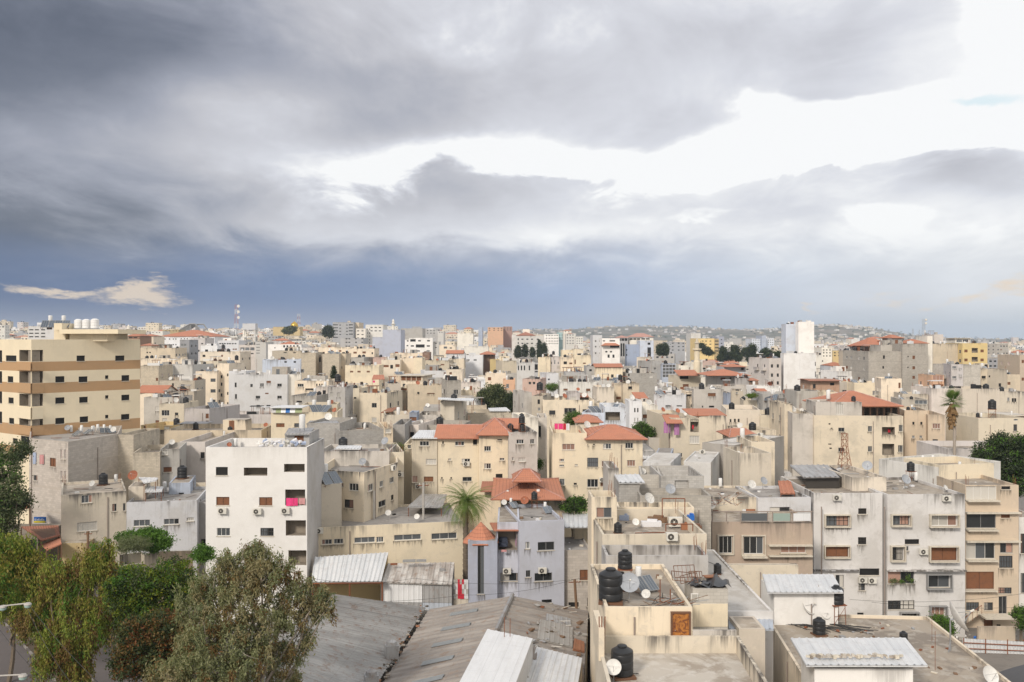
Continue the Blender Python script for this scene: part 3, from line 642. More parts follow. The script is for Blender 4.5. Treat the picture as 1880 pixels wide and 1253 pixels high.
# ================================================================= the houses, from near to far
# ---- left tower with brown bands
def banded_tower():
    tile('T1'); X = lambda x, z: ((x/3.917-CX)/F*z, z)
    zt = lambda y, Z: H-(560+y/3.917-Y0)/F*Z
    foot = [X(-160, 134.5), X(225, 125), X(1008, 137), (X(1000, 152)[0], 152), (X(-160, 134.5)[0]-8, 150)]
    bands = [(zt(y1, 125), zt(y0, 125), 'tower_brown') for y0, y1 in ((411, 480), (565, 640), (868, 948), (1030, 1090))]
    W = parse_w('581,385,60,40,d 862,384,66,38,d 431,536,66,44,d 431/435,688/835,66,44,d 598,536,64,42,d 601,683,62,42,d 604,824,61,42,d 768,520,24,25,d 768,663/804,24,24,d 902,527,56,42,d 902,667,58,40,d 901,806,60,40,d 905,935,60,30,d '
                '80,385,76,42,d 75,536,40,44,d 79,688,38,42,d 83,835,36,42,d 5,370/520/665/810,20,85,d 180,366,82,82,o 270,366,80,82,o 180,520,82,84,o 270,520,78,84,o 180,685,82,88,o 270,685,78,88,o 180,830,82,76,o 270,830,78,76,o 190,980,80,70,d 110,980,36,40,d')
    h = make_house('tall cream tower with brown bands', foot, zt(250, 125), -1, 'tower_cream', W, cat='apartment block', par=1.0, bands=bands, yb=980, near=True)
    mb = MB()
    for yb_, yt_ in ((440, 408), (603, 552), (790, 725), (905, 868)):        # balcony fronts that stand out at the corner
        a = Vector((*X(130, 127.3), 0)); b = Vector((*X(228, 124.4), 0)); c = Vector((*X(308, 125.7), 0))
        z0, z1 = zt(yb_+32, 125), zt(yt_+14, 125); m = 'tower_brown' if yt_ != 725 else 'tower_cream'
        for p, q in ((a, b), (b, c)):
            d = (q-p).normalized(); n = Vector((d.y, -d.x, 0))*.14
            mb.face([(p.x+n.x, p.y+n.y, z0), (q.x+n.x, q.y+n.y, z0), (q.x+n.x, q.y+n.y, z1), (p.x+n.x, p.y+n.y, z1)], m, [(0, 3), (1, 3), (1, 2), (0, 2)])
            mb.face([(p.x, p.y, z1), (p.x+n.x, p.y+n.y, z1), (q.x+n.x, q.y+n.y, z1), (q.x, q.y, z1)], m, [(0, 3), (1, 3), (1, 2), (0, 2)])
            mb.face([(p.x, p.y, z0), (q.x, q.y, z0), (q.x+n.x, q.y+n.y, z0), (p.x+n.x, p.y+n.y, z0)], m, [(0, 3), (1, 3), (1, 2), (0, 2)])
            mb.face([(p.x, p.y, z0), (q.x, q.y, z0), (q.x, q.y, z1), (p.x, p.y, z1)], m, [(0, 3), (1, 3), (1, 2), (0, 2)])
    child(mb.build('balcony_front', None, tuple(h['loc'])), h['obj'])
    # dark doors and windows inside the corner loggias
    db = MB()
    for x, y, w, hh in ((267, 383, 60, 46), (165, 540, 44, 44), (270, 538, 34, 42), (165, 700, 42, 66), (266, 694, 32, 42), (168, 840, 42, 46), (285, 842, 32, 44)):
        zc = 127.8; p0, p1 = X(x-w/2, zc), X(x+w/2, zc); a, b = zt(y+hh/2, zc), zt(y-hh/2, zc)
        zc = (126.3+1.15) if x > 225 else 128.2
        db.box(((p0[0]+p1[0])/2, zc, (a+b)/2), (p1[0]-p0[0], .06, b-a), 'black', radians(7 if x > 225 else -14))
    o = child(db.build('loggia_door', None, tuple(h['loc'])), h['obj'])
    # roof room
    pb = MB(); z = zt(250, 132)
    def bx(x0, x1, y0, y1, Z, d, m, top=None):
        a, b = X(x0, Z), X(x1, Z); zb, ztp = zt(y1, Z), zt(y0, Z); pb.box(((a[0]+b[0])/2, Z+d/2, (zb+ztp)/2), (b[0]-a[0], d, ztp-zb), m, 0, top)
    bx(500, 772, 200, 262, 131.5, 7, 'tower_cream'); bx(388, 470, 172, 262, 132, 7, 'tower_cream'); bx(772, 812, 212, 262, 133.5, 4, 'tower_white'); bx(470, 500, 205, 262, 134, 3, 'black')
    bx(425, 848, 176, 208, 130.2, 10, 'tower_cream', 'deck_light'); bx(388, 445, 132, 180, 130.4, 9.5, 'tower_cream', 'deck_light')
    child(pb.build('roof_room', None, tuple(h['loc'])), h['obj'])
    h['roofroom'] = zt(176, 130.2); h['yt'] = 594
    return h
TOWER = banded_tower()
# ---- left edge, stone house and its neighbours
tile('T1')
h = make_house('stone house with tilted solar panels', [P(*T(210, 960), 116)[:2], P(*T(490, 985), 112)[:2], P(*T(848, 930), 121)[:2], (-58.5, 133), (-69, 127)], P(*T(490, 985), 112).z, -1, 'stone',
    parse_w('250,1100,26,66,n 380,1133,42,62,b 440/468,1075,13,68,c 442/468,1225,13,60,c 255,1245,28,40,n'), cat='apartment block', yb=1000, deckm='deck_grey')
STONEH = h
tile('A'); 
tile('T1')
hb('tan block house with black tank', 845, 935, 960, 935, 1240, 121, 'tanblock', 9)
hb('low tan block house with wall stains', 955, 1065, 1150, 1045, 1240, 117, 'tanblock', 9, '1200,1185,70,40,b')
hb('plastered stub house with red window', 1150, 1040, 1290, 1025, 1240, 119, 'concrete', 8, '1205,1185,60,36,b 1180,1060,50,40,s')
hb('grey-pink house with two dark windows', 1290, 985, 1475, 985, 1230, 128, 'pinkgrey', 14, '1303,1078,20,26,d 1458,1082,32,44,d')
hb('roof terrace house crowded with dishes', 1180, 905, 1880, 900, 1010, 141, 'beige', 11, '1670,900,1,1,x')
hb('yellow plaster house with blue tarp', 1145, 710, 1322, 710, 900, 190, 'cream', 9, '1190,778,55,40,w 1270,785,24,20,g 1185,828,34,24,s')
hb('ochre wall house beside banded tower', 1012, 865, 1240, 870, 960, 172, 'ochre', 8, '1040,880,16,18,d 1200,885,40,22,s')
hb('stained terrace house under yellow house', 1012, 935, 1500, 925, 1020, 148, 'stained', 8, '1080,960,40,14,s')
hb('grey concrete shed with twin white dishes', 1035, 665, 1290, 665, 715, 196, 'concrete', 8)
hb('pinkish blank house with black tank', 1325, 745, 1505, 750, 940, 176, 'pinkgrey', 12, '1490,800/850,22,34,b')
tile('U1')
hb('white side wall house, orange roof', 105, 770, 240, 770, 900, 198, 'white', 9, yb=None) if 0 else None
h = hb('house with long orange roof slope', 100, 778, 350, 782, 830, 200, 'peach', 8, par=.0); hip(h, 60, 352, 772, 690, 200, 8, run=0)
hb('tan block wall with small window', 105, 480, 300, 480, 640, 238, 'tanblock', 10, '283,628,24,34,b')
hb('long tan block terrace, upper level', 310, 640, 690, 640, 760, 226, 'tanblock', 8, '560,700,40,40,w 455,705,20,70,x')
hb('long tan block terrace, lower level', 355, 757, 682, 757, 900, 217, 'beige', 7, '605,855,30,34,d 500,812,90,34,b')
hb('broad blank white wall house', 412, 467, 665, 470, 650, 262, 'offwhite', 12)
hb('pale grey house beside blank white wall', 245, 470, 410, 470, 636, 258, 'lightgrey', 10, '385,530,40,55,b')
hb('peach apartment block with barred windows', 700, 540, 930, 540, 950, 250, 'peach', 10, '762/888,637/753/865,54,36,g 690,640,12,30,d', cat='apartment block', par=.9)
hb('narrow peach stair tower', 932, 455, 1060, 457, 950, 253, 'peach', 9, '980,600/680/797/905,17,34,d 1046,580/780/890,15,30,d', cat='apartment block')
hb('peach house with arched windows', 740, 430, 945, 430, 545, 272, 'cream', 9, '795/872,480,34,40,d 928,485,16,32,d')
hb('pale block with arched side windows', 1110, 575, 1690, 575, 990, 220, 'lightgrey', 13, '1303,695,25,34,g 1415,690,42,38,m 1605,690,48,32,n 1372/1605,820,48,30,n 1375,915,38,22,n 1485/1600,915,45,22,n 1132,688,20,50,d 1135,812,20,50,d 1488,655,48,22,b 1468,780,36,14,b 1440,945,14,12,x', cat='apartment block')
hb('creamy white wing with wavy parapet', 1692, 575, 1835, 572, 860, 221, 'offwhite', 10)
hb('white wall behind pale block', 1058, 540, 1250, 540, 640, 236, 'white', 8)
hb('white house with wavy top', 1420, 417, 1832, 415, 575, 262, 'bluewhite', 11, '1670/1770,440,26,20,n 1575,520,30,26,n 1770,523,20,24,d 1640/1680,508,12,8,x')
hb('tan block with two slot windows', 1525, 320, 1835, 318, 412, 302, 'tanblock', 12, '1665/1768,339,34,9,x')
hb('peach house with tank on step', 750, 330, 1180, 332, 480, 290, 'peach', 12, '790,375,30,24,d 985,375,18,22,b 1050/1140,455,18,22,d')
hb('low cream house with orange dishes', 110, 402, 560, 400, 470, 303, 'peach', 12)
hb('beige stone hall with square holes', 105, 290, 480, 292, 402, 335, 'beige', 12, '178/208,338,16,14,d 268,383,18,24,d')
hb('slim grey block with paired windows', 530, 200, 632, 200, 360, 350, 'grey', 10, '553/585,257,28,28,m 575,350,22,26,n')
hb('pinkish stepped block behind grey block', 632, 182, 800, 182, 330, 385, 'pinkgrey', 12, '735,320,14,20,d 770,243,22,14,n')
hb('small white block with tank beside', 755, 265, 935, 267, 335, 345, 'white', 10)
hb('long white house with window strips', 937, 207, 1165, 207, 350, 420, 'white', 12, '965/990/1015/1045/1070/1100/1130,243,20,14,n 1000/1020/1050/1110/1135,303,20,14,b')
hb('pinkish house with three wide windows', 1170, 255, 1345, 258, 350, 385, 'pinkgrey', 12, '1205/1258/1312,300,46,34,m 1205/1305,350,40,12,d')
hb('cream slab with two columns of windows', 1345, 225, 1460, 225, 380, 372, 'offwhite', 12, '1363/1383,250/283/315/345,12,10,d')
h = hb('white villa with red roof pavilion', 1480, 250, 1840, 252, 378, 352, 'white', 12, '1655/1690/1725/1760/1800,272,20,24,a 1555,288,12,12,d'); hip(h, 1605, 1780, 250, 218, 354, 8)
hb('beige wing with three tall panes', 1840, 285, 2010, 285, 380, 350, 'pinkgrey', 10, '1880/1930/1975,340,22,16,n')
# school with the orange roof on the skyline
h = hb('white school under broad orange roof', 300, 168, 905, 168, 292, 480, 'white', 26, '325/370/418/460/487,193/253,13,12,d 545/580/610/640,190,14,10,d 720/750/790/810/830/850/870/890,190,9,16,b', cat='school', name='school', par=0); hip(h, 298, 905, 165, 95, 480, 26, run=14)
h = hb('cream block with small red roof', 105, 160, 245, 160, 290, 440, 'peach', 14, '118,180,14,12,d 265,238,14,12,d', par=0); hip(h, 105, 245, 160, 140, 440, 10)
h = hb('red-hipped pavilion over brown openings', -30, 160, 95, 160, 290, 420, 'brown', 14, '0/50,178,40,12,d', par=0); hip(h, -40, 98, 160, 125, 420, 12)
h = hb('tiny red roof by cream block', 108, 262, 225, 262, 300, 400, 'beige', 8, par=0); hip(h, 105, 225, 262, 240, 400, 8)
hb('ochre terraces left of the skyline', 340, 92, 515, 65, 130, 900, 'ochre', 20, Z1=900, W='380/420/460/490,85/105,14,8,d')
hb('pale stepped houses left on skyline', 220, 108, 345, 100, 140, 860, 'offwhite', 18, Z1=860, W='240/280/310,122,14,8,d')
tile('T1')
hb('bare concrete frame beside roof room', 203, 155, 390, 150, 250, 300, 'lightgrey', 15, '225/265/310,180/205/230,30,8,d 355,170,40,16,d', Z1=300)
# ---- middle-left (U2)
tile('U2')
hb('unfinished grey concrete tower block', 415, 12, 640, 10, 215, 820, 'grey', 30, '445,40/72/105/140/175,54,10,d 612,40/72/105/140,44,11,d 497/570,42/76/110/145,20,9,d', cat='apartment block', Z1=820)
hb('beige shaft beside grey tower block', 640, 14, 700, 14, 190, 830, 'beige', 25, '', cat='apartment block', Z1=830)
hb('grey lower block before the tower', 500, 183, 745, 185, 290, 600, 'grey', 22, '565/595/668/735,190/228/270,20,11,d', cat='apartment block')
hb('cream apartment block, lower wing', 668, 80, 770, 80, 235, 790, 'offwhite', 25, '690/738,105/145/182,22,10,d', cat='apartment block', Z1=790)
hb('cream apartment block, upper wing', 770, 38, 960, 36, 235, 800, 'offwhite', 25, '835/880/925,68/105,24,10,d 790/815,90/130/165/200/235,8,18,d', cat='apartment block', Z1=800)
hb('lavender-grey blank hall gable', 955, 92, 1150, 85, 260, 560, 'lavender', 22, '', cat='hall', Z1=560)
hb('lavender-grey lower hall side', 845, 172, 955, 148, 245, 562, 'lavender', 20, '', cat='hall', Z1=562)
hb('long grey concrete skyline block', 1152, 78, 1385, 72, 165, 650, 'concrete', 22, '', Z1=650)
hb('white modern block with dark loggias', 1240, 180, 1495, 180, 330, 500, 'white', 16, '1282,208,58,26,d 1352/1450,212,30,15,d 1275/1447,268,34,15,d 1360,268,94,34,d 1275/1340/1445,322,34,12,d', cat='apartment block')
hb('white side wing of modern block', 1195, 200, 1240, 200, 330, 503, 'white', 14, '1225,213,18,14,d 1222,265,18,14,d')
hb('white annexe right of modern block', 1495, 222, 1560, 222, 325, 503, 'offwhite', 14, '1530,240/285,16,10,d')
hb('grey skyline block with window rows', 1415, 88, 1550, 90, 160, 700, 'grey', 20, '1440/1475/1510,102/130,14,9,d', Z1=700)
hb('pale low skyline block', 1550, 108, 1612, 108, 160, 690, 'offwhite', 18, '1570/1595,120,12,8,d', Z1=690)
hb('blank cream block before the skyline', 1760, 130, 1930, 130, 240, 560, 'offwhite', 18, Z1=560)
hb('peach row house with mid windows', 1565, 255, 1740, 255, 322, 470, 'peach', 12, '1632,285,36,22,m 1690,290,24,12,d')
h = hb('white house with orange roof strip', 1638, 350, 1840, 350, 402, 335, 'white', 10, par=0, W=''); hip(h, 1645, 1818, 348, 312, 335, 8, run=0)
hb('salmon row house, left half', 225, 282, 600, 284, 460, 345, 'peach', 12, '405/497,322,26,18,b')
hb('salmon row house, right half', 555, 296, 865, 296, 450, 330, 'peach', 12, '575,338,34,18,b 658,340,36,20,b 755,338,36,22,b 843,346,15,22,d')
hb('tan block twin, left slab', 70, 340, 232, 340, 630, 290, 'tanblock', 12, cat='apartment block')
hb('tan block recess with dark window', 232, 362, 305, 362, 600, 295, 'beige', 10, '262,415,52,50,d')
hb('tan block twin, right slab', 305, 352, 485, 352, 600, 289, 'tanblock', 12, cat='apartment block')
hb('tan strip wing with slit windows', 485, 350, 556, 350, 600, 293, 'beige', 10, '488,405,10,28,d 508,500,22,24,d')
hb('tan block house left of twins', -60, 320, 70, 320, 420, 300, 'tanblock', 12, '5,340,30,9,x')
hb('cream terrace with water tanks', 550, 476, 915, 476, 560, 284, 'cream', 10, '620/700/800,545,34,18,b')
hb('grey shed above cream terrace', 600, 392, 752, 395, 460, 315, 'concrete', 10)
hb('pale pink gabled little house', 850, 388, 1000, 388, 432, 318, 'pink', 8)
hb('peach house with two windows', 1035, 345, 1388, 345, 420, 352, 'peach', 12, '1115,400,34,26,g 1197,398,22,18,d')
hb('dark red-brown timber upper room', 1385, 335, 1460, 335, 415, 345, 'brown', 8, '1422,350,40,14,c 1415,402,60,12,c')
hb('peach house with boarded windows', 940, 417, 1145, 417, 560, 300, 'peach', 11, '992,485,56,24,b 1115,480,46,30,b 1052,492,30,40,d')
hb('smooth cream wall, left piece', 1145, 400, 1290, 400, 560, 305, 'peach', 10)
hb('smooth cream wall, right piece', 1290, 393, 1382, 393, 540, 298, 'cream', 10)
hb('cream house behind roof tanks', 1385, 422, 1670, 424, 530, 315, 'cream', 10, '1435,472,18,18,d 1600,470,40,14,b')
hb('stained wall with pointed tanks', 1668, 405, 1830, 405, 500, 318, 'stained', 10, '1720,465,60,40,s')
hb('long white parapet house', 1405, 535, 1640, 532, 595, 272, 'white', 10, '1628,568,26,30,b')
hb('cream house with brown window right', 1640, 520, 1815, 520, 640, 268, 'peach', 10, '1688,562,26,24,b')
h = hb('white-roofed house with brown gallery', 1150, 590, 1385, 592, 705, 232, 'peach', 9, '1180/1235/1290/1345,618,50,46,b 1185,690,30,30,n', slab=.7, par=0); 
hb('tan wing of brown gallery house', 1068, 576, 1150, 578, 680, 236, 'tan', 9)
hb('pale grey blank house', 1383, 625, 1640, 628, 700, 237, 'concrete', 10)
hb('grey block over white wall', 1650, 640, 1800, 637, 760, 202, 'block', 9, yb=None) if 0 else hb('grey block over white wall', 1650, 640, 1800, 637, 822, 202, 'block', 9)
hb('tan concrete terrace with small openings', 1225, 695, 1597, 692, 822, 216, 'beige', 9, '1340,775,24,22,d 1475,780,80,10,b')
hb('blank concrete stub house', 1008, 672, 1150, 670, 830, 214, 'greytan', 9)
hb('peach house with white framed window', 5, 642, 370, 642, 792, 203, 'peach', 10, '70,692,66,34,w 245/275/300,685,14,20,d 175,735,110,18,d')
hb('little pale room with tank', 235, 706, 360, 706, 860, 196, 'pinkgrey', 6, '325,768,34,44,d')
hb('grey house with two boarded windows', 370, 712, 550, 712, 900, 182, 'stainedgrey', 9, '402/480,795,35,50,s')
hb('low grey concrete house', -40, 803, 240, 805, 890, 188, 'concrete', 9, '55,868,60,18,d')
hb('stained peach house with small windows', 552, 722, 700, 725, 905, 196, 'cream', 9, '597,826,36,18,d 657,828,28,18,d 570,880,36,26,d')
hb('stained cream block with blotches', 700, 772, 1000, 776, 950, 187, 'stained', 10)
hb('tall stained concrete stair block', 1578, 858, 1728, 860, 1120, 152, 'stained', 9, cat='apartment block')
hb('rust-streaked peach parapet house', 985, 1012, 1245, 1008, 1112, 151, 'stained', 8)
hb('grey streaked parapet house', 1325, 1012, 1575, 1012, 1120, 150, 'stainedgrey', 8)
hb('grey kiosk with orange shutter', 1243, 985, 1325, 985, 1110, 147, 'bluegrey', 4, '1283,1055,76,40,b')
hb('plain grey terrace house', 1395, 932, 1580, 932, 1010, 163, 'concrete', 8)
hb('weathered house below gallery house', 1150, 715, 1225, 715, 800, 222, 'stained', 8, '1185,735,60,24,b')
tile('T2')
h = hb('cream stepped house with coloured awning', 108, 775, 585, 790, 880, 140, 'cream', 9, '175,866,60,28,b 297,866,44,28,g', Z1=141)
HAWN = h
hb('upper cream rooms behind awning house', 330, 718, 585, 716, 790, 148, 'cream', 6, '562,772,14,30,d')
hb('grey block wall house, left half', 365, 850, 602, 852, 1040, 123, 'block', 9)
hb('grey block wall house, right half', 600, 906, 918, 893, 1060, 119, 'block', 11, Z1=121)
hb('tan house with jutting white balcony', 918, 885, 985, 880, 1060, 121, 'beige', 9, '950,905,40,34,s')
hb('grey rear house with side window', 985, 862, 1070, 862, 1050, 126, 'concrete', 9)
hb('dark slot house with white frame', 1068, 860, 1170, 862, 1000, 132, 'pinkgrey', 9, '1075,938,14,34,b 1120,935,36,40,d')
hb('concrete wall above orange gable', 1170, 862, 1480, 866, 900, 136, 'block', 8)
hb('peach corner between grey houses', 1066, 1000, 1118, 1000, 1060, 119, 'cream', 8, '1105,1020,30,28,w')
# ---- middle (U3)
tile('U3')
hb('orange brick skyline block', 325, 66, 492, 62, 132, 900, 'orange', 30, '345/395/440/475,78/98,16,8,d', cat='apartment block', Z1=900)
hb('red-brown skyline block behind cranes', 492, 58, 590, 60, 130, 920, 'red', 30, '510/540/570,75/95,14,9,m', cat='apartment block', Z1=920)
hb('slim blue-grey skyline block', 225, 66, 270, 66, 125, 900, 'bluegrey', 20, '', Z1=900)
h = hb('white hotel with brown roof band', 635, 158, 925, 158, 345, 600, 'offwhite', 24, '700/753/803/865,195/240/287,22,12,b 655,195/237/280,12,20,d 760/805,325,20,12,b', cat='hotel', name='hotel', Z1=600, par=0); hip(h, 635, 840, 155, 118, 600, 20, mat='old_tiles')
hb('grey flank of the white hotel', 585, 148, 635, 150, 330, 603, 'lightgrey', 22, '', Z1=603)
hb('small white roof room on hotel', 705, 86, 780, 86, 130, 612, 'offwhite', 8, '', Z1=612, base=None)
hb('white block with many small windows', 935, 140, 1092, 140, 250, 800, 'white', 20, '960/990/1020/1050/1075,155/185/215/242,14,9,d', cat='apartment block', Z1=800)
hb('pale teal block behind cream tower', 1080, 122, 1165, 122, 235, 820, 'teal', 20, '1100/1130/1150,150/180/210,12,9,d', cat='apartment block', Z1=820)
h = hb('cream tower with small red roofs', 1168, 132, 1275, 135, 255, 750, 'offwhite', 20, '1185/1215/1245,150/180/212/240,13,10,d', cat='apartment block', Z1=750, par=0); hip(h, 1190, 1240, 134, 126, 750, 8)
h = hb('upper part of cream red-roofed tower', 1145, 102, 1228, 102, 140, 765, 'offwhite', 14, '1165/1200,115,12,8,d', Z1=765, par=0); hip(h, 1145, 1228, 102, 90, 765, 10)
hb('pale cream block right of cream tower', 1275, 166, 1355, 168, 262, 740, 'offwhite', 18, '1290/1315/1340,190/215/240,12,9,d', cat='apartment block', Z1=740)
hb('light grey block with slim windows', 1460, 150, 1560, 150, 385, 450, 'lightgrey', 16, '1490/1535,215/275/345,14,16,d', cat='apartment block', Z1=450)
h = hb('white villa block with red porch', 1558, 185, 1750, 183, 405, 438, 'white', 14, '1695,275,100,24,n 1605/1655,330,22,16,d 1630/1682,378,22,34,a 1580,213,24,12,b 1670,213,60,14,b', cat='apartment block', Z1=438); hip(h, 1560, 1745, 262, 236, 436, 4, mat='tiles', part='porch_roof')
hb('blank pale cream wall house', 480, 428, 637, 422, 525, 335, 'cream', 12)
hb('smooth yellow-cream wall house', 868, 390, 1000, 394, 565, 322, 'cream', 12)
hb('mustard yellow little house', 350, 410, 462, 412, 482, 352, 'yellow', 10)
hb('grey modern house with slit windows', 640, 447, 830, 447, 592, 292, 'lightgrey', 12, '658,505,12,50,d 690/722/775,505,14,52,d', cat='apartment block')
hb('grey bay with dark glazing', 830, 455, 868, 455, 600, 291, 'lightgrey', 10, '850,495,34,60,d 850,545,34,14,d')
hb('pinkish house, three narrow windows', 1000, 386, 1110, 386, 528, 322, 'pinkgrey', 10, '1012/1088,452,15,26,m 1048,442,15,44,m')
hb('peach house left of cream block', 1112, 390, 1260, 390, 525, 316, 'peach', 10, '1162,450,36,30,d 1222,456,32,18,b')
hb('cream block with wire grid windows', 1260, 366, 1440, 366, 540, 311, 'cream', 11, '1268,440,14,50,b 1368,455,30,14,b')
hb('yellow-cream house, lower left wing', 1127, 312, 1250, 312, 390, 425, 'cream', 12)
hb('yellow-cream house, upper right wing', 1250, 300, 1358, 300, 370, 420, 'cream', 12)
hb('white house with two mid windows', 70, 366, 272, 366, 462, 350, 'white', 10, '113/190,420,34,20,m')
h = hb('brown-walled house, red hip roof', 268, 360, 402, 360, 400, 362, 'brown', 9, '300/340/375,372,22,12,n', par=0); hip(h, 235, 402, 358, 325, 360, 12)
hb('cream long house far left centre', 72, 272, 330, 276, 335, 450, 'offwhite', 14, '130/170/210,262,1,1,x')
h = hb('peach house with long orange roof', 1492, 497, 1778, 497, 632, 252, 'cream', 10, '1670,592,28,34,a', par=0); hip(h, 1490, 1775, 494, 456, 252, 10, run=0)
hb('long cream hall with slot windows', 1105, 655, 1500, 655, 812, 232, 'offwhite', 12, '1165,738,46,20,b 1410,741,46,26,b')
hb('white-topped extension of long hall', 1500, 642, 1790, 640, 712, 233, 'offwhite', 12, '1578,690,40,9,x 1735,692,60,12,d')
hb('plain peach cube house', 1500, 712, 1690, 712, 892, 208, 'peach', 10)
hb('beige recess house behind cube', 1690, 680, 1785, 682, 860, 216, 'beige', 8, '1745,830,66,30,b')
hb('beige house with dark window right', 1785, 672, 1960, 672, 862, 213, 'beige', 10, '1862,718,42,28,d')
hb('narrow grey house with black tank', 1390, 485, 1482, 485, 642, 256, 'concrete', 9, '1435,530,28,22,d')
hb('long dark grey concrete house', 1165, 550, 1385, 550, 625, 272, 'grey', 9)
hb('bright white flat house', 965, 562, 1090, 560, 650, 268, 'white', 9, '985,628,20,16,d')
hb('bright orange painted house', 490, 632, 622, 632, 765, 248, 'orange', 9, '540,700,30,46,m')
hb('blotchy pale house with tanks', 700, 622, 893, 625, 745, 246, 'pink', 9, '780/825,668,26,28,n')
hb('big beige house with barred windows', 920, 850, 1475, 870, 1062, 165, 'stained', 11, '1022,986,66,46,g 1215,972,128,70,w 1380,966,60,30,g', cat='house', Z1=165)
hb('narrow beige house with tall slots', 800, 806, 920, 810, 1020, 167, 'stained', 9, '876,870,26,50,d 880,950,26,34,m 878,1003,24,20,d')
hb('ribbed concrete house beside tree', 720, 770, 802, 764, 950, 168, 'stainedgrey', 10)
hb('brick room on the beige roof', 1192, 770, 1320, 770, 850, 173, 'pinkgrey', 6, '1250,835,70,40,s')
h = hb('peach gable room with orange slope', 1300, 790, 1400, 790, 850, 176, 'peach', 6, par=0); hip(h, 1270, 1395, 818, 780, 175, 6, run=0)
hb('grey terrace under white slab', 0, 840, 190, 838, 905, 190, 'stainedgrey', 8, '72,858,46,18,n', slab=.4, par=0)
hb('small white room with balcony', 190, 835, 303, 835, 905, 188, 'white', 7, '270,862,28,26,d')
hb('tan block terrace with tank', -20, 907, 315, 905, 1000, 180, 'tanblock', 8, '228,1020,14,40,d')
hb('long tan block wall house', 110, 990, 560, 985, 1050, 160, 'tanblock', 8)
hb('whitish blank house by dark alley', 725, 1040, 870, 1036, 1200, 131, 'offwhite', 9)
hb('dim concrete house in the alley', 870, 1040, 965, 1040, 1230, 134, 'stainedgrey', 8, '885,1190,30,120,d')
h = hb('small pyramid-roofed orange house', 1300, 1090, 1530, 1090, 1130, 130, 'peach', 7, par=0); hip(h, 1290, 1545, 1088, 1010, 130, 8)
hb('white-blue house with beige balcony', 1590, 925, 1850, 925, 1115, 150, 'bluewhite', 10, '1670,1025,166,90,o 1822,985,28,18,d 1822,1022,28,18,d')
hb('low white house left of balcony', 1340, 985, 1590, 990, 1090, 152, 'bluewhite', 8, '1420,1050,40,20,d')
hb('tan wall behind laundry terrace', 1470, 880, 1560, 890, 1000, 168, 'stained', 7, '1487,830,20,60,b')
hb('peach low house beside pale wall', 40, 660, 240, 660, 770, 240, 'pinkgrey', 8, '78/180,725,22,26,m')
hb('peach balcony house with dark opening', 40, 745, 160, 745, 830, 214, 'cream', 7, '110,812,84,20,d')
hb('sloping grey roof house', 300, 560, 520, 590, 700, 262, 'peach', 9, '345,622,36,34,b 475,528,1,1,x', Z1=262)
# ---- middle-right (U4)
tile('U4')
hb('white tower house with arch windows', 92, 862, 226, 862, 1130, 145, 'white', 6, '150/182,960,15,46,a 150/182,1065,15,46,m', cat='tower', name='tower_house')
hb('white strip house with brown shutters', 228, 908, 396, 908, 1100, 150, 'offwhite', 8, '290,1026,110,40,b')
h = hb('yellow-grey house with lilac laundry', 480, 1048, 845, 1060, 1400, 120, 'cream', 12, '1,1,1,1,x', Z1=119); tile('T3')
h2 = hb('olive-cream house with orange awning', 1140, 812, 1352, 815, 1160, 118, 'cream', 13, '1207,1080,34,30,w 1312,970,70,56,s 1312,870,60,90,o', skew=-.25, par=.5); LAUN = h2
HOUSES.remove(h)
def _rm(o):
    for c in list(o.children): _rm(c)
    bpy.data.objects.remove(o)
_rm(h['obj'])
tile('T3')
h = hb('stained stone wall under orange roof', 1345, 795, 1535, 797, 965, 141, 'stained', 9, par=0); lean(h, 1290, 1535, 795, 745, 141, 7)
hb('peach house with four tiny windows', 1540, 752, 1783, 755, 965, 150, 'peach', 11, '1572,833,12,22,d 1603/1630,832,13,24,d')
hb('cream neighbour of tiny-window house', 1785, 792, 1900, 795, 960, 147, 'cream', 11)
h = hb('small house with red gable roof', 1600, 950, 1770, 950, 1110, 125, 'stained', 7, '1607,995,16,24,d', par=0); hip(h, 1575, 1770, 950, 890, 125, 7, run=1.2)
hb('beige terrace house with slot window', 1712, 905, 1900, 900, 1010, 133, 'stained', 8, '1797,955,34,20,m 1760,950,16,16,s')
hb('brown-grey shed with pale roof', 1368, 990, 1600, 1022, 1125, 113, 'greytan', 14, Z1=110, deckm='deck_white', par=.1)
hb('concrete tank house with steel frame', 1640, 1068, 1865, 1066, 1270, 97, 'stained', 6)
hb('low beige terrace, right mid', 1720, 985, 1890, 985, 1065, 108, 'stained', 7)
hb('tin-roofed shed below red villa', 940, 1050, 1030, 1100, 1140, 112, 'concrete', 8, Z1=112, deckm='deck_white', par=0)
hb('blue-tin shed between cream houses', 1025, 1085, 1140, 1090, 1160, 109, 'bluegrey', 8, deckm='deck_grey', par=0)
hb('grey stair house behind awning house', 985, 955, 1065, 955, 1060, 124, 'concrete', 8)
hb('pale sheet-roofed shed row', 940, 1130, 1140, 1160, 1250, 102, 'lightgrey', 9, Z1=101, deckm='deck_white', par=0)
hb('wide pale roof with green patch', 1235, 1125, 1430, 1160, 1250, 103, 'lightgrey', 10, Z1=102, deckm='deck_white', par=.1)
tile('U4')
hb('grey-peach house with shuttered window', 783, 735, 1110, 742, 938, 190, 'stainedgrey', 10, '980,793,84,34,b 978,922,56,20,d 880,922,14,20,d', Z1=190)
hb('white garden house, lower wall', 355, 790, 700, 797, 935, 190, 'white', 6, '510/630,915,60,14,n')
h = hb('white garden house, glazed upper room', 450, 745, 672, 745, 800, 197, 'white', 8, '512,788,70,40,n 576,778,30,50,c 650,800,30,36,w')
hb('cream balcony house with turquoise boat', 700, 752, 787, 752, 940, 192, 'peach', 8, '740,790,76,46,o 765,912,22,30,d')
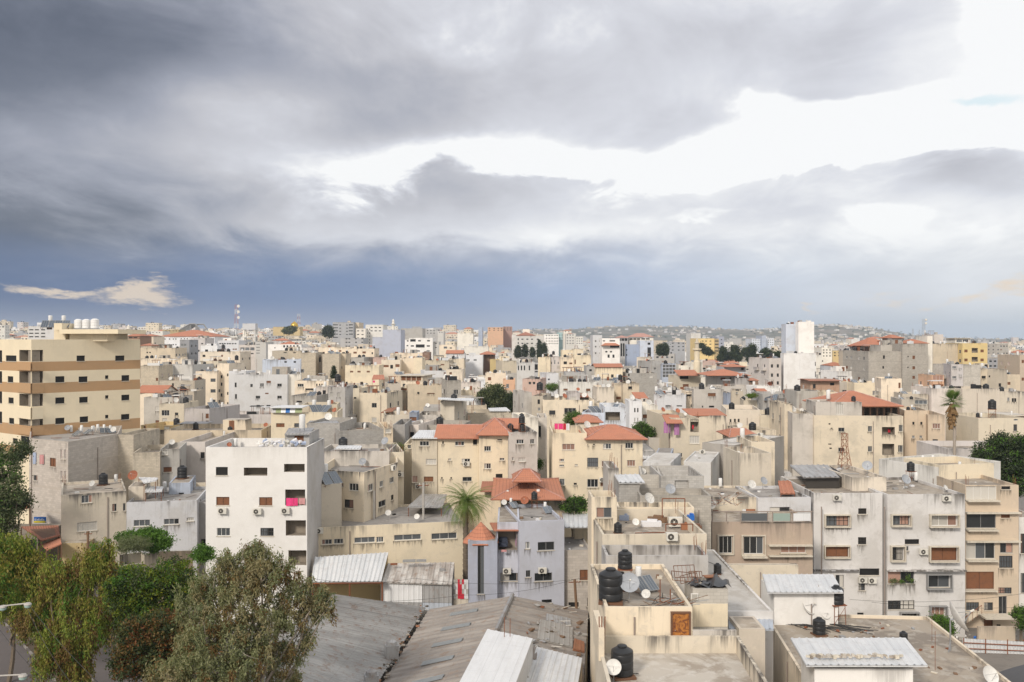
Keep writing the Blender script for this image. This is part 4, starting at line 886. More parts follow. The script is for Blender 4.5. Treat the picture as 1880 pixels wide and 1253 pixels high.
hb('low grey terrace left of minaret', 62, 560, 388, 560, 655, 250, 'block', 9, '85,580,16,26,d 325,598,36,26,s')
hb('tan house with one dark window', 25, 680, 170, 678, 842, 214, 'beige', 9, '100,718,46,30,d')
hb('tall grey slab next to glass grid', 313, 432, 442, 430, 640, 302, 'concrete', 12, cat='apartment block')
hb('glass grid facade hall', 442, 460, 592, 460, 632, 300, 'bluegrey', 10, '467/502/537/572,485/520/555/590,32,31,w', cat='hall')
hb('grey pier right of glass grid', 592, 465, 622, 465, 640, 300, 'concrete', 9)
h = hb('cream house under orange lean roof', 632, 588, 862, 586, 722, 262, 'cream', 9, '682,608,92,32,d 700,696,62,34,b', par=0); lean(h, 628, 846, 586, 525, 260, 8)
hb('pale house before the mosque, left', 618, 478, 756, 478, 580, 335, 'offwhite', 10, '635,517,20,10,d')
hb('pale tall house before mosque, right', 756, 445, 882, 442, 590, 332, 'offwhite', 10, '795,512,22,10,d 740,510,10,24,b')
hb('grey apartment block, three window rows', 500, 226, 690, 230, 350, 620, 'grey', 20, '558/623/672,238/275/312,20,10,d', cat='apartment block', Z1=620)
hb('beige block behind cypress pair', 355, 208, 500, 210, 345, 640, 'beige', 18, '', Z1=640)
hb('mustard office block with window grid', 812, 186, 1010, 188, 355, 700, 'yellow', 24, '882/918/965,215/250/287/322,20,9,d', cat='office block', Z1=700)
hb('brown striped corner of mustard block', 1010, 188, 1056, 188, 355, 699, 'ochre', 22, '1033,215/250/287/322,40,12,b', cat='office block', Z1=699)
hb('lavender block behind mustard block', 1040, 165, 1112, 165, 320, 730, 'lavender', 20, '1085,200/240/280,16,10,d', cat='office block', Z1=730)
hb('pale grey block left of mustard block', 755, 130, 860, 130, 290, 740, 'lightgrey', 20, '', cat='office block', Z1=740)
hb('pale blue office wing, left', 1412, 190, 1520, 188, 290, 900, 'bluewhite', 24, '1430/1455/1480/1503,205/230/255,10,8,d', cat='office block', Z1=900)
hb('dark slate stair tower', 1520, 155, 1568, 155, 300, 895, 'bluegrey', 22, '', cat='office block', Z1=895)
hb('pale blue office wing, right', 1568, 180, 1652, 182, 290, 902, 'bluewhite', 24, '1590/1615/1637,205/230/255,10,8,d', cat='office block', Z1=902)
h = hb('white villa with wide orange hip', 1045, 590, 1235, 592, 662, 250, 'offwhite', 12, '1100,622,52,26,b 1183,615,18,16,d', par=0, skew=-.3); hip(h, 945, 1390, 586, 516, 246, 15)
h = hb('grey house with orange hipped roof', 1100, 492, 1345, 492, 560, 300, 'lightgrey', 10, '1130,488,12,22,d 1310,515,30,26,d', par=0); hip(h, 1130, 1345, 492, 460, 298, 10)
hb('pink terrace row by minaret', 880, 428, 1020, 430, 475, 420, 'pink', 10)
hb('long white wall right of minaret', 880, 520, 1050, 520, 585, 345, 'offwhite', 9, '905/935/965,535,16,10,d')
hb('beige block with arched windows', 1600, 398, 1735, 394, 690, 300, 'pinkgrey', 14, '1633/1695,485/580/672,22,34,a', cat='apartment block')
hb('small grey slab before orange hall', 1228, 612, 1385, 616, 672, 242, 'stainedgrey', 8)
h = hb('orange-roofed lean-to with brown posts', 1385, 640, 1480, 645, 672, 240, 'brown', 7, '1405,642,30,34,d', par=0); lean(h, 1385, 1482, 638, 612, 240, 6)
hb('white terrace wall with railing', 1465, 702, 1725, 700, 762, 200, 'white', 6)
h = hb('tiny white hut with red roof', 1488, 756, 1560, 756, 785, 193, 'white', 4, '1522,770,34,18,m', par=0); hip(h, 1480, 1562, 756, 725, 192.5, 4.5, run=0)
hb('smooth grey concrete terrace', 1585, 832, 1850, 832, 925, 167, 'stainedgrey', 9)
hb('beige planted terrace house', 1320, 852, 1585, 855, 930, 172, 'stained', 8)
hb('beige post house with hanging tanks', 1190, 750, 1320, 752, 900, 182, 'beige', 8, '1250,775,20,20,m')
hb('pale blue shed wall', 1148, 780, 1215, 780, 930, 186, 'bluegrey', 6)
hb('grey-pink narrow house under tanks', 1118, 760, 1150, 760, 930, 189, 'stainedgrey', 7)
h = hb('tiny orange-roofed white hut', 172, 832, 285, 835, 900, 175, 'pinkgrey', 6, '250,850,20,24,d', par=0); lean(h, 170, 285, 832, 765, 175, 6)
hb('grey-blue office with glass corner', 45, 250, 205, 250, 405, 470, 'bluegrey', 16, '62,310/365,14,14,d 12,300,1,1,x', cat='office block', Z1=470)
hb('blue-white office, right wing', 207, 208, 352, 205, 405, 465, 'bluewhite', 16, '303,243,30,24,d 305,335,38,104,d', cat='office block', Z1=465)
hb('dark glazed left bay of office', -10, 235, 45, 235, 400, 468, 'grey', 14, '5/30,310,18,140,d', cat='office block', Z1=468)
h = hb('glazed roof pavilion with pink roof', 88, 182, 350, 182, 232, 478, 'offwhite', 10, '110/150/190,190,34,24,n 240/290,190,40,20,m', cat='office block', Z1=478, par=0); hip(h, 85, 352, 170, 130, 478, 10, mat='pink_tiles')
h = hb('glazed left pavilion with pink roof', -40, 182, 80, 182, 240, 476, 'grey', 10, '-15/20/55,200,30,26,n', cat='office block', Z1=476, par=0); hip(h, -40, 82, 178, 155, 476, 10, mat='pink_tiles')
hb('beige block with brown slot windows', 170, 390, 320, 400, 480, 335, 'peach', 10, '290,462,24,30,d')
# ---- right (T4 / U5)
tile('T4')
hb('white high-rise, front shaft', 258, 122, 371, 122, 345, 290, 'white', 3, '1,1,1,1,x', cat='tower block', Z1=290)
hb('grey high-rise, rear shaft', 168, 138, 300, 136, 350, 294, 'bluewhite', 5, '253,208/262,9,12,d', cat='tower block', Z1=294)
hb('white high-rise, broad lower base', 152, 348, 384, 346, 590, 286, 'white', 3.6, '381,425,8,30,d 381,500,8,40,d', cat='tower block', Z1=286)
hb('beige arched wing left of high-rise', 46, 385, 135, 383, 560, 283, 'pinkgrey', 14, '68/110,440/506/562,15,24,a', cat='apartment block')
h = hb('grey block apartments, left face', 762, 333, 1005, 333, 620, 258, 'block', 20, '873,376,14,25,d 868,450,12,18,d', cat='apartment block', par=.4)
hb('grey block apartments, taller core', 850, 288, 1005, 288, 334, 264, 'concrete', 10, '923,268,1,1,x')
h = hb('grey block apartments, right face', 1006, 280, 1190, 283, 640, 257, 'block', 20, '1087,378,18,25,b 1047,372,9,9,d 1087,453/522,18,22,b 1046,450,9,9,d 1087,595,12,16,d', cat='apartment block')
h = hb('stair head under small orange hip', 940, 240, 1010, 240, 290, 268, 'concrete', 8, '988,258,12,34,d 923,268,12,20,d', par=0); hip(h, 935, 1010, 238, 214, 267, 9, run=None)
h = hb('white attic under orange roof', 762, 296, 940, 296, 330, 276, 'offwhite', 12, '820,310,60,18,m', par=0); hip(h, 745, 945, 295, 235, 272, 14)
h = hb('small orange roof left of attic', 700, 300, 762, 300, 330, 284, 'offwhite', 8, '730,315,40,16,m', par=0); hip(h, 690, 765, 299, 280, 282, 9)
h = hb('orange roof right of stair head', 1065, 275, 1190, 275, 290, 270, 'peach', 8, par=0); hip(h, 1060, 1190, 276, 245, 268, 10)
hb('pale beige wall with faint writing', 665, 332, 762, 334, 560, 279, 'beige', 14, cat='apartment block')
hb('cream stair shaft with antenna mast', 1185, 225, 1222, 225, 640, 276, 'offwhite', 8, cat='tower')
hb('yellow apartment block with balconies', 1438, 276, 1617, 276, 465, 290, 'yellow', 14, '1463/1579,332/397,24,20,b 1526,328/392,44,34,o', cat='apartment block', Z1=290)
hb('broad blank beige side wall', 1225, 280, 1438, 278, 600, 293, 'beige', 14, cat='apartment block')
hb('glazed room on yellow block roof', 1385, 242, 1495, 242, 276, 296, 'offwhite', 6, '1415/1460,260,40,20,m', slab=.6, par=0)
hb('small grey-pink skyline block', 1235, 213, 1300, 213, 278, 330, 'pinkgrey', 10, Z1=330)
hb('stone house with windows pairs', 1357, 428, 1442, 430, 600, 232, 'pinkgrey', 10, '1380,450/522,30,18,m 1415/1428,462/508,8,16,m', cat='apartment block')
hb('grey stone blank-sided house', 1442, 432, 1567, 426, 600, 233, 'lightblock', 12, cat='apartment block')
hb('pale corner house with two windows', 1568, 458, 1617, 460, 600, 240, 'beige', 9, '1590,520/595,30,18,d')
hb('plain beige box house', 1617, 462, 1757, 460, 612, 241, 'beige', 11, '1707,577,18,25,d 1632,515,12,14,d')
hb('far right beige house, low', 1760, 500, 1852, 500, 615, 255, 'beige', 10, '1770,565,26,20,b')
hb('far right tan edge house', 1850, 362, 1960, 362, 640, 262, 'tan', 12, '1872,408/535,18,22,b', cat='apartment block')
hb('grey apartment row behind trees', 1620, 388, 1755, 388, 455, 520, 'grey', 14, '1640/1672/1704/1738,406/440,18,12,d', cat='apartment block')
hb('orange-brown house with striped balcony', 1218, 505, 1306, 505, 592, 237, 'orange', 8, '1262,525,76,34,c 1262,582,76,20,b')
hb('dark-windowed house left of balcony', 1190, 500, 1220, 502, 592, 240, 'greytan', 8, '1205,520,20,14,d')
hb('dark wall right of orange balcony', 1306, 500, 1356, 500, 592, 240, 'greytan', 8, '1330,490,1,1,x')
hb('wide blank cream house', 1437, 602, 1705, 660, 806, 191, 'peach', 11, Z1=191, par=.5, yb=None) if 0 else hb('wide blank cream house', 1437, 604, 1705, 604, 806, 191, 'peach', 11)
hb('pink-grey blank wall behind palm', 1215, 602, 1437, 602, 755, 194, 'pinkgrey', 10, '1415,752,34,26,b')
hb('beige house with paired dark windows', 1705, 622, 1885, 626, 760, 202, 'stained', 11, '1768,680,16,26,m 1800/1817,685,15,26,d')
hb('shaded canopy house far right', 1665, 800, 1900, 800, 830, 150, 'brown', 6, par=0, slab=.3)
STAIRH = hb('cream house with outside stairs', 1553, 815, 1900, 815, 1010, 131, 'cream', 10, '1818,884,27,48,n 1822,824,30,20,m')
hb('large weathered cream apartment house', 370, 795, 1012, 800, 1130, 132, 'stained', 12, '482,857,14,10,x 497,888,14,7,x 567,898,44,28,n 567,1042,44,28,n 484,1002,24,8,x 490,1032,18,10,x 773,892,30,40,w 773,1037,30,40,w 905,907,92,56,o 904,1040,86,80,o 997,888,34,48,w 992,1035,34,50,w 990,1180,40,40,w 915,1185,50,36,n', cat='apartment block')
BIGA = HOUSES[-1]
hb('grey left flank of cream apartments', 215, 782, 368, 792, 1130, 133, 'stainedgrey', 11, cat='apartment block', Z1=132.5)
hb('pale strip left of grey flank', 157, 712, 215, 712, 1100, 138, 'stained', 8, cat='apartment block')
hb('concrete roof room with tank on top', 382, 698, 714, 700, 795, 134.5, 'stainedgrey', 6, '555,750,56,76,s', par=.2)
h = hb('open roof pavilion under orange hip', 715, 735, 985, 735, 795, 137, 'brown', 5, '750/800/850/900/950,765,40,60,o', par=0); hip(h, 495, 992, 728, 620, 135, 12)
hb('tan house with four square windows', 1020, 758, 1190, 762, 1075, 136, 'tan', 9, '1085/1142,852,15,20,d 1085/1139,950,20,20,m', cat='apartment block')
hb('tan house with curtained window', 1190, 790, 1312, 792, 1075, 134, 'tan', 9, '1250,872,56,36,c 1242,980,38,26,g', cat='apartment block')
h = hb('brown arched house with white tanks', 345, 540, 553, 540, 605, 221, 'orange', 8, '372,585,20,30,a 500,570,30,20,d', par=0); hip(h, 340, 552, 545, 533, 220, 8, run=0, mat='old_tiles')
hb('cream row behind brown arched house', 555, 556, 660, 556, 622, 236, 'greytan', 9)
hb('long low cream row house', 660, 560, 852, 560, 625, 231, 'cream', 9)
hb('cream corner house with tall window', 852, 530, 1000, 532, 645, 206, 'peach', 9, '985,580,15,40,b')
hb('white house before grey apartments', 545, 478, 720, 476, 552, 270, 'white', 10)
h = hb('white step house with red roofs', 490, 440, 665, 440, 500, 292, 'white', 10, '570,440,1,1,x', par=0); hip(h, 495, 600, 438, 412, 292, 9); hip(h, 630, 668, 438, 418, 293, 8, part='side_roof')
hb('white slim block right of high-rise', 425, 308, 500, 308, 475, 400, 'offwhite', 12, '440/462/485,325/345/368,10,8,d 428,405/435,16,12,d', cat='apartment block', Z1=400)
hb('ochre house behind white slim block', 505, 330, 582, 330, 390, 440, 'ochre', 12, '520/550,345/365,12,9,d', Z1=440)
hb('pale house between high-rise and block', 372, 360, 428, 362, 480, 390, 'offwhite', 10, Z1=390)
hb('grey rooms left of the pavilion', 245, 620, 408, 620, 700, 158, 'concrete', 7)
hb('dark-window roof room with dish', 408, 625, 530, 628, 695, 156, 'beige', 6, '465,660,28,18,d')
hb('white roof room beside roof room', 530, 640, 600, 640, 690, 157, 'white', 5, '553,658,46,18,m')
hb('low grey terraces left', 0, 640, 240, 655, 740, 168, 'concrete', 8, '165,640,20,20,m', Z1=168)
hb('beige parapet terrace with grey tank', 1000, 680, 1190, 682, 752, 168, 'greytan', 8, '1140,700,90,30,m')
hb('low beige row under grey apartments', 1005, 640, 1190, 642, 690, 196, 'beige', 8)
tile('T4')
hb('white-edged terrace roof, front row', 1268, 1170, 1712, 1145, 1215, 98, 'offwhite', 8, Z1=103, deckm='deck_grey')
hb('beige terrace roof left of white edge', 1015, 1100, 1268, 1170, 1200, 104, 'cream', 7, Z1=98)
tile('E')
hb('narrow cream tower with bronze window', 18, 222, 160, 215, 560, 70, 'stained', 3.2, '88,308,84,56,n', Z1=70, cat='tower', name='tower_house', par=1.0)
hb('concrete hut with striped tin roof', 170, 142, 285, 142, 268, 80, 'block', 5, par=.05); HTIN = HOUSES[-1]
hb('grey lean wall of tin hut', 112, 62, 170, 62, 200, 84, 'stainedgrey', 5, base=None)
hb('roofless grey block rooms with dish', 405, 104, 645, 104, 220, 84, 'lightblock', 7, '520,152,76,46,o', par=1.3, deckm='deck_grey')
hb('grey block rooms, left piece', 290, 96, 405, 98, 215, 85.5, 'lightblock', 6, par=1.2, deckm='deck_grey')
hb('long grey block wall below rooms', 288, 212, 684, 214, 285, 78, 'block', 4)
hb('stained back wall with dark scorch', 165, 278, 590, 280, 345, 75, 'stained', 2.5, par=.4)
hb('beige terrace with parapet and aircons', 78, 430, 660, 424, 548, 64.5, 'stained', 9.5, Z1=64.7, par=.9); TER1 = HOUSES[-1]
hb('streaked concrete ledge wall', 100, 548, 668, 548, 630, 60.5, 'stainedgrey', 3.2, par=.9)
hb('beige tank terrace with rusty door', 95, 834, 580, 836, 1060, 50, 'stained', 9.6, Z1=50, par=.32, deckm='deck'); TER2 = HOUSES[-1]
hb('grey block hut with vent', 582, 732, 778, 728, 960, 54, 'lightblock', 2.6, Z1=54, par=.1); HVENT = HOUSES[-1]
hb('foreground cream house with open terrace', -18, 968, 815, 960, 1400, 49.3, 'stained', .5, base=-1, par=.0, Z1=49.3) if 0 else None
hb('rose-brown house with white windows', 690, 360, 1250, 360, 622, 82, 'sand', 9, '765,487,74,96,w 920,490,110,96,w 1142,514,140,38,c', par=.35); ROSE = HOUSES[-1]
hb('stained whitewashed upper storey', 945, 226, 1240, 222, 305, 88, 'stainedwhite', 7, '1067,290,112,26,n', par=.3, deckm='deck_grey')
hb('flat roof with wire racks', 690, 222, 945, 222, 300, 88.5, 'stained', 7, par=.2, deckm='deck')
hb('beige back wall above pale roof', 720, 600, 1170, 600, 650, 76, 'stained', .6, par=.0, base=None)
hb('broad pale grey roof house', 600, 858, 1030, 858, 960, 58, 'stainedwhite', 17, par=.12, deckm='deck_white'); PALE = HOUSES[-1]
hb('cream-grey side house under pale roof', 840, 955, 985, 955, 1400, 55, 'peach', 2.5, par=.0)
tile('G')
hb('white hut under ribbed white sheet', 65, 752, 420, 752, 890, 66, 'white', 3.5, par=.0); WHUT = HOUSES[-1]
GREYL = hb('pale grey facade, left half', 285, 200, 668, 200, 925, 89, 'stainedwhite', 11, '415,353,128,58,g 413,525,128,58,b 556,300,46,32,l 555,465,46,40,l 595,638,110,38,d 552,720,36,42,g 430,690,46,70,n 545,872,36,14,d', cat='apartment block', par=.3, deckm='deck')
hb('raised cream parapet on grey facade', 500, 112, 690, 110, 200, 92, 'peach', 9, par=.4)
GREYR = hb('pale grey facade, right half', 695, 208, 1128, 205, 925, 88.6, 'stainedwhite', 11, '768,350,95,54,g 1008,352,148,58,w 832,470,80,28,d 750,535,62,74,g 803,508,20,25,n 1006,537,150,74,b 770,668,148,70,n 980,690,120,66,n 770,822,152,50,g 815,887,90,40,g 975,862,80,60,c', cat='apartment block', par=.3, deckm='deck')
TANR = hb('tan house with rows of windows', 1130, 155, 1426, 155, 990, 92, 'tan', 11, '1217,198,172,82,s 1355,168,50,22,d 1217,355,165,78,n 1353,328,50,20,b 1212,520,165,90,m 1358,505,70,55,n 1355,582,75,68,g 1202,685,174,96,b 1163,832,85,50,g 1258,830,50,44,g 1350,742,74,34,g 1338,823,46,98,n 1258,932,50,86,b 1315,942,24,24,l', cat='apartment block', par=.4)
hb('right edge house with white sheets', 1428, 335, 1560, 335, 1000, 95, 'lightgrey', 9, '1450,480/700,26,110,g', cat='apartment block')
FRONTR = make_house('foreground flat-roofed house with dishes', [(17.4, 47), (30.4, 50.5), (31.6, 67.4), (19.4, 68.3)], 6.9, -1, 'peach', [], deckm='deck', par=.22, near=True, yb=9999)
SHEDR = make_house('white hut under striped metal sheet', [(17.5, 51.3), (23.2, 51.3), (23.4, 55.2), (18.0, 55.2)], 8.9, 6.6, 'white', [], par=0, near=True, yb=9999, cat='shed')
TERF = make_house('nearest cream house with open terrace', [(4.6, 40), (12.3, 40), (12.75, 49.9), (4.7, 49.9)], 11.3, -1, 'stained', [], par=.95, deckm='deck_light', near=True, yb=9999)
tile('A')
LOWC = hb('low cream house with wide window', 340, 212, 703, 188, 480, 100, 'stained', 10, '485,385,112,50,s 483,232,60,44,m 637,280,24,42,n 692,277,14,42,n', Z1=103, par=.3)
hb('stained blue-white low workshop house', 704, 252, 1098, 240, 520, 103, 'stainedwhite', 10, '790,366,92,36,m 955,358,84,32,m 1060,345,40,20,s', Z1=104.5, par=.3, deckm='deck_grey')
hb('small grey shed above workshop', 940, 145, 1060, 140, 230, 110, 'bluegrey', 6, par=.05)
hb('peach stair room with red dish', 715, 165, 808, 160, 250, 106, 'peach', 4, par=.05)
hb('low house topped with rubble', 1050, 190, 1145, 185, 260, 112, 'stained', 7, '1078,184,30,20,d 1135,190,20,12,d')
hb('grey alley house with blue cloths', 1105, 250, 1150, 250, 520, 106, 'stainedgrey', 7, '1135,480,30,50,d')
hb('yellow wall under cream house', 345, 480, 480, 478, 600, 99, 'ochre', 5, par=0)
tile('B')
WHITE = hb('plain white block with laundry balcony', 60, 208, 690, 208, 1160, 87, 'tower_white', 8, '160,357,74,52,d 370,360,146,50,o 611,337,128,50,o 166,543,82,52,b 433,545,82,52,b 616,520,124,98,o 170,735,82,50,m 441,735,82,50,g 620,710,125,95,o 188,915,110,40,g 630,895,112,92,o', cat='apartment block', par=.9, deckm='deck_grey', sidemat='stainedgrey')  # side walls greyer than the front: their shade is put into the colour
hb('grey roof room on white block', 552, 122, 704, 122, 205, 90, 'concrete', 4.6, '640,157,58,42,b', par=.05)
def curved():
    tile('B'); a = P(*T(762, 345), 99); b = P(*T(850, 352), 97.5); c = P(*T(1045, 365), 96); d = P(*T(1255, 300), 104)
    return make_house('beige corner house with arched door', [a[:2], b[:2], c[:2], d[:2], (d.x-1.5, 114), (a.x, 112)], c.z, -1, 'stained',
        parse_w('980,456,58,46,w 950,560,56,52,a 1085,458,34,44,w 1153,436,24,38,w 1217,412,28,34,w 1157,558,44,38,n 1220,520,16,32,d 905,445,20,24,m'), par=.9, deckm='deck_grey', yb=950)
CURV = curved()
hb('grey plastered lower wing', 765, 440, 905, 425, 620, 93.5, 'stained', 4, par=.3, Z1=94)
hb('peach tall wall behind corner house', 1200, 240, 1292, 235, 580, 108, 'cream', 10, '1265,370,16,34,m')
hb('concrete terrace with boxes and aircon', 762, 232, 1200, 275, 300, 107, 'stainedgrey', 7, Z1=107, par=.5, deckm='deck_grey')
LONGY = hb('long low yellow hall, ribbon windows', 728, 710, 1672, 668, 925, 92, 'cream', 11, '813,797,64,32,m 886,793,58,32,m 1048,785,128,35,m 1143,782,44,35,m 1315,768,168,35,m 1542,760,158,38,m', par=.25, deckm='deck_grey', cat='hall')
hb('grey rear parapet above yellow hall', 775, 615, 1590, 583, 680, 104.5, 'stainedgrey', .5, par=0, Z1=107)
tile('C')
CREAM1 = hb('cream house, metal-roofed left end', 115, 205, 265, 205, 520, 112, 'cream', 9, '190,240,55,28,w 230,347,62,32,s 215,450,55,30,b 133,450,34,40,c', par=0)
CREAM1B = hb('cream house under long red gable', 265, 210, 512, 208, 520, 112.2, 'cream', 9, '300,235,10,14,d 398,240,54,25,w 489,228,24,38,l 435,342,50,26,w 340,334,18,12,m 293/348,443,9,10,d 442,450,54,25,n', par=0, cat='apartment block'); hip(CREAM1B, 263, 512, 208, 130, 112, 9, run=0)
CREAM1C = hb('cream house under red hip roof', 512, 190, 688, 188, 520, 111.6, 'cream', 10, '563,270,40,30,w 563,373,40,32,w 648,332,28,14,w 635,218,28,7,d 631,438,40,38,l', par=0, cat='apartment block'); hip(CREAM1C, 512, 690, 188, 88, 111.4, 11, run=4); 
h = hb('cream house with red rear roof', 600, 190, 750, 190, 200, 119, 'cream', 5, par=0); hip(h, 600, 750, 150, 93, 118, 7, run=0)
CREAM1D = hb('soot-stained concrete end house', 688, 175, 856, 178, 520, 111, 'stainedgrey', 9, '755,229,44,26,w 826,228,24,28,w 765,335,40,24,s 713,330,12,20,w', Z1=111.5, cat='apartment block', par=.5, deckm='deck_grey')
C2L = hb('cream villa, parapet left end', 945, 178, 1148, 178, 552, 112, 'cream', 10, '1040,260,74,36,c 1000,338,28,15,m 1000,370,28,10,m 1086,367,18,10,m 1002,467,30,38,m 1080,478,18,12,d', par=1.1, cat='apartment block')
C2R = hb('cream villa under wide red roof', 1148, 214, 1477, 214, 552, 112, 'cream', 10, '1268,256,48,32,m 1398,252,46,34,w 1173,351,84,54,g 1260,360,48,36,w 1410,356,48,36,c 1173,474,84,48,w 1250,476,44,30,b 1152,248,10,6,x 1190,246,12,7,x 1148,572,38,20,m', par=0, cat='apartment block'); hip(C2R, 1150, 1490, 213, 130, 111.6, 10.6, run=3.4)
REDV = hb('low villa with red pyramid roof', 640, 575, 1000, 575, 640, 99, 'stained', 9, par=0); hip(REDV, 600, 1003, 566, 455, 97, 14, run=7.5); hip(REDV, 726, 862, 462, 390, 99.5, 4.5, part='lantern_roof')
h = hb('small villa wing with worn red tiles', 545, 520, 640, 520, 640, 104, 'stained', 6, par=0); lean(h, 530, 720, 520, 462, 103, 6, mat='old_tiles')
BLUE = hb('blue-grey house with terrace and dishes', 750, 700, 1015, 692, 1180, 88, 'lavender', 9, '799,840,26,40,m 908,845,98,50,n 802,1008,26,40,n 892,1027,104,48,n 912,1170,60,20,d', Z1=88.8, cat='apartment block', par=.35, deckm='deck_grey')
BLUEM = hb('blue-grey house, loggia middle', 620, 705, 750, 705, 1180, 88.8, 'lavender', 8, '684,812,126,112,o 690,1027,104,48,n', par=0, cat='apartment block')
BLUET = hb('blue-grey stair turret with red cap', 447, 815, 620, 815, 1180, 87.6, 'lavender', 5, '523,980,38,296,n', par=0, cat='apartment block')
hb('stone house behind utility pole', 1016, 870, 1172, 868, 1130, 89.5, 'stone', 6, '1137,1015,62,62,b 1070,1190,60,28,d 1160,1175,20,50,d', par=.1, deckm='deck_grey'); STN = HOUSES[-1]
hb('cream porch house behind white sheet', 1076, 735, 1172, 735, 870, 95, 'cream', 4, '1162,745,20,30,b', par=0)
# ================================================================= roof-top things: one prototype of each, then copies
def proto(name, build):
    r = empty(name, (0, 0, 0)); build(r); reg_kids(r); r.name = name; return r
def part(mb, name, parent, smooth=False):
    o = mb.build(name, None, (0, 0, 0), smooth); o.parent = parent; return o
TANKP = [(.0, 0), (.50, 0), (.55, .04), (.55, .30), (.535, .33), (.55, .36), (.55, .66), (.535, .69), (.55, .72), (.55, 1.02), (.535, 1.05), (.55, 1.08), (.53, 1.18), (.30, 1.32), (.20, 1.35)]
def b_black(r):
    m = MB(); m.lathe((0, 0, .12), TANKP, 'black_plastic', 18); part(m, 'body', r, True)
    m = MB(); m.lathe((0, 0, 1.45), [(.22, 0), (.24, .02), (.24, .08), (.20, .11), (0, .12)], 'black_plastic', 12); part(m, 'lid', r, True)
    m = MB(); m.box((0, 0, .06), (1.1, 1.1, .12), 'frame_brown'); part(m, 'base', r)
    m = MB(); m.bar((.5, -.25, .2), (.75, -.3, .18), .02, 'cable'); m.bar((.75, -.3, .18), (.8, .2, .01), .02, 'cable'); part(m, 'pipe', r)
def b_whitetank(r):
    m = MB(); m.lathe((0, 0, .1), TANKP, 'white_tank', 16); part(m, 'body', r, True); m = MB(); m.box((0, 0, .05), (1.1, 1.1, .1), 'steel'); part(m, 'base', r)
def b_stand(r):
    m = MB()
    for x, y in ((-.5, -.5), (.5, -.5), (.5, .5), (-.5, .5)):
        l = MB(); l.bar((x, y, 0), (x*.9, y*.9, 1.5), .03, 'rust'); part(l, 'leg', r)
    m.box((0, 0, 1.53), (1.15, 1.15, .06), 'rust'); m.bar((-.5, -.5, .7), (.5, -.5, .75), .02, 'rust'); m.bar((-.5, -.5, .1), (.48, -.48, 1.4), .018, 'rust'); m.bar((-.5, .5, .7), (.5, .5, .7), .02, 'rust')
    part(m, 'platform', r)
    m = MB(); m.lathe((0, 0, 1.56), TANKP, 'black_plastic', 18); part(m, 'tank', r, True)
    m = MB(); m.lathe((0, 0, 2.9), [(.22, 0), (.24, .02), (.24, .08), (.20, .11), (0, .12)], 'black_plastic', 12); part(m, 'lid', r, True)
def b_white(r):
    m = MB(); m.lathe((0, 0, .35), [(0, 0), (.27, 0), (.29, .03), (.29, 1.22), (.27, 1.27), (.1, 1.32), (0, 1.33)], 'white_tank', 14); part(m, 'body', r, True)
    m = MB()
    for x, y in ((-.2, -.2), (.2, -.2), (.2, .2), (-.2, .2)): m.bar((x, y, 0), (x, y, .37), .02, 'steel')
    part(m, 'stand', r); m = MB(); m.bar((.1, 0, 1.65), (.1, 0, 1.85), .02, 'pipe'); part(m, 'pipe', r)
def b_solar(r):
    for k in (-1, 1):
        m = MB(); a = Vector((k*.52-.47, -1.0, .22)); b = a+Vector((.94, 0, 0)); c = b+Vector((0, 1.45, 1.0)); d = a+Vector((0, 1.45, 1.0)); n = Vector((0, -.57, .82))*.08
        m.face([a+n, b+n, c+n, d+n], 'panel_glass'); m.face([d, c, b, a], 'steel')
        for p, q in ((a, b), (b, c), (c, d), (d, a)): m.face([p, q, q+n, p+n], 'steel')
        for p, q in ((a, b), (b, c), (c, d), (d, a)): m.bar(p+n, q+n, .025, 'steel')
        for t in (.33, .66): m.bar(a.lerp(b, t)+n, d.lerp(c, t)+n, .012, 'steel')
        part(m, 'panel', r)
    m = MB()
    for x in (-.95, .95): m.bar((x, .42, 0), (x, .42, 1.2), .025, 'rust'); m.bar((x, -1, 0), (x, -1, .24), .025, 'rust'); m.bar((x, -1, .05), (x, .42, .05), .02, 'rust')
    part(m, 'frame', r)
    m = MB(); m.lathe((0, .85, .75), [(0, 0), (.27, 0), (.29, .03), (.29, 1.25), (.27, 1.3), (0, 1.34)], 'white_tank', 14); part(m, 'boiler', r, True)
    m = MB()
    for x, y in ((-.2, .65), (.2, .65), (.2, 1.05), (-.2, 1.05)): m.bar((x, y, 0), (x, y, .77), .02, 'rust')
    part(m, 'boiler_stand', r)
def mk_dish(mat):
    def f(r):
        ax = Vector((.05, -.86, .5)).normalized(); c = Vector((0, 0, 1.0)); m = MB()
        prof = [(t*.5, .32*(t*.5)**2*2) for t in (0, .2, .4, .6, .8, .93, 1)] + [(.505, .165), (.49, .14)] + [(t*.5, .32*(t*.5)**2*2-.02) for t in (.9, .6, .3, 0)]
        m.lathe(c, prof, mat, 22, ax); part(m, 'reflector', r, True)
        m = MB(); m.bar((0, .12, 0), (0, .12, .95), .025, 'steel', 6); m.bar((0, .12, .95), c-ax*.02, .03, 'steel'); m.bar((-.2, .2, 0), (0, .12, .3), .015, 'steel'); part(m, 'mast', r)
        m = MB(); tip = c+ax*.55; low = c+Vector((0, -.1, -.40)); m.bar(low, tip, .012, 'steel'); m.bar(c+Vector((.4, 0, .05)), tip, .007, 'steel'); m.bar(c+Vector((-.4, 0, .05)), tip, .007, 'steel'); m.bar(tip-ax*.03, tip+ax*.09, .035, 'ac_white', 6); part(m, 'feed_arm', r)
    return f
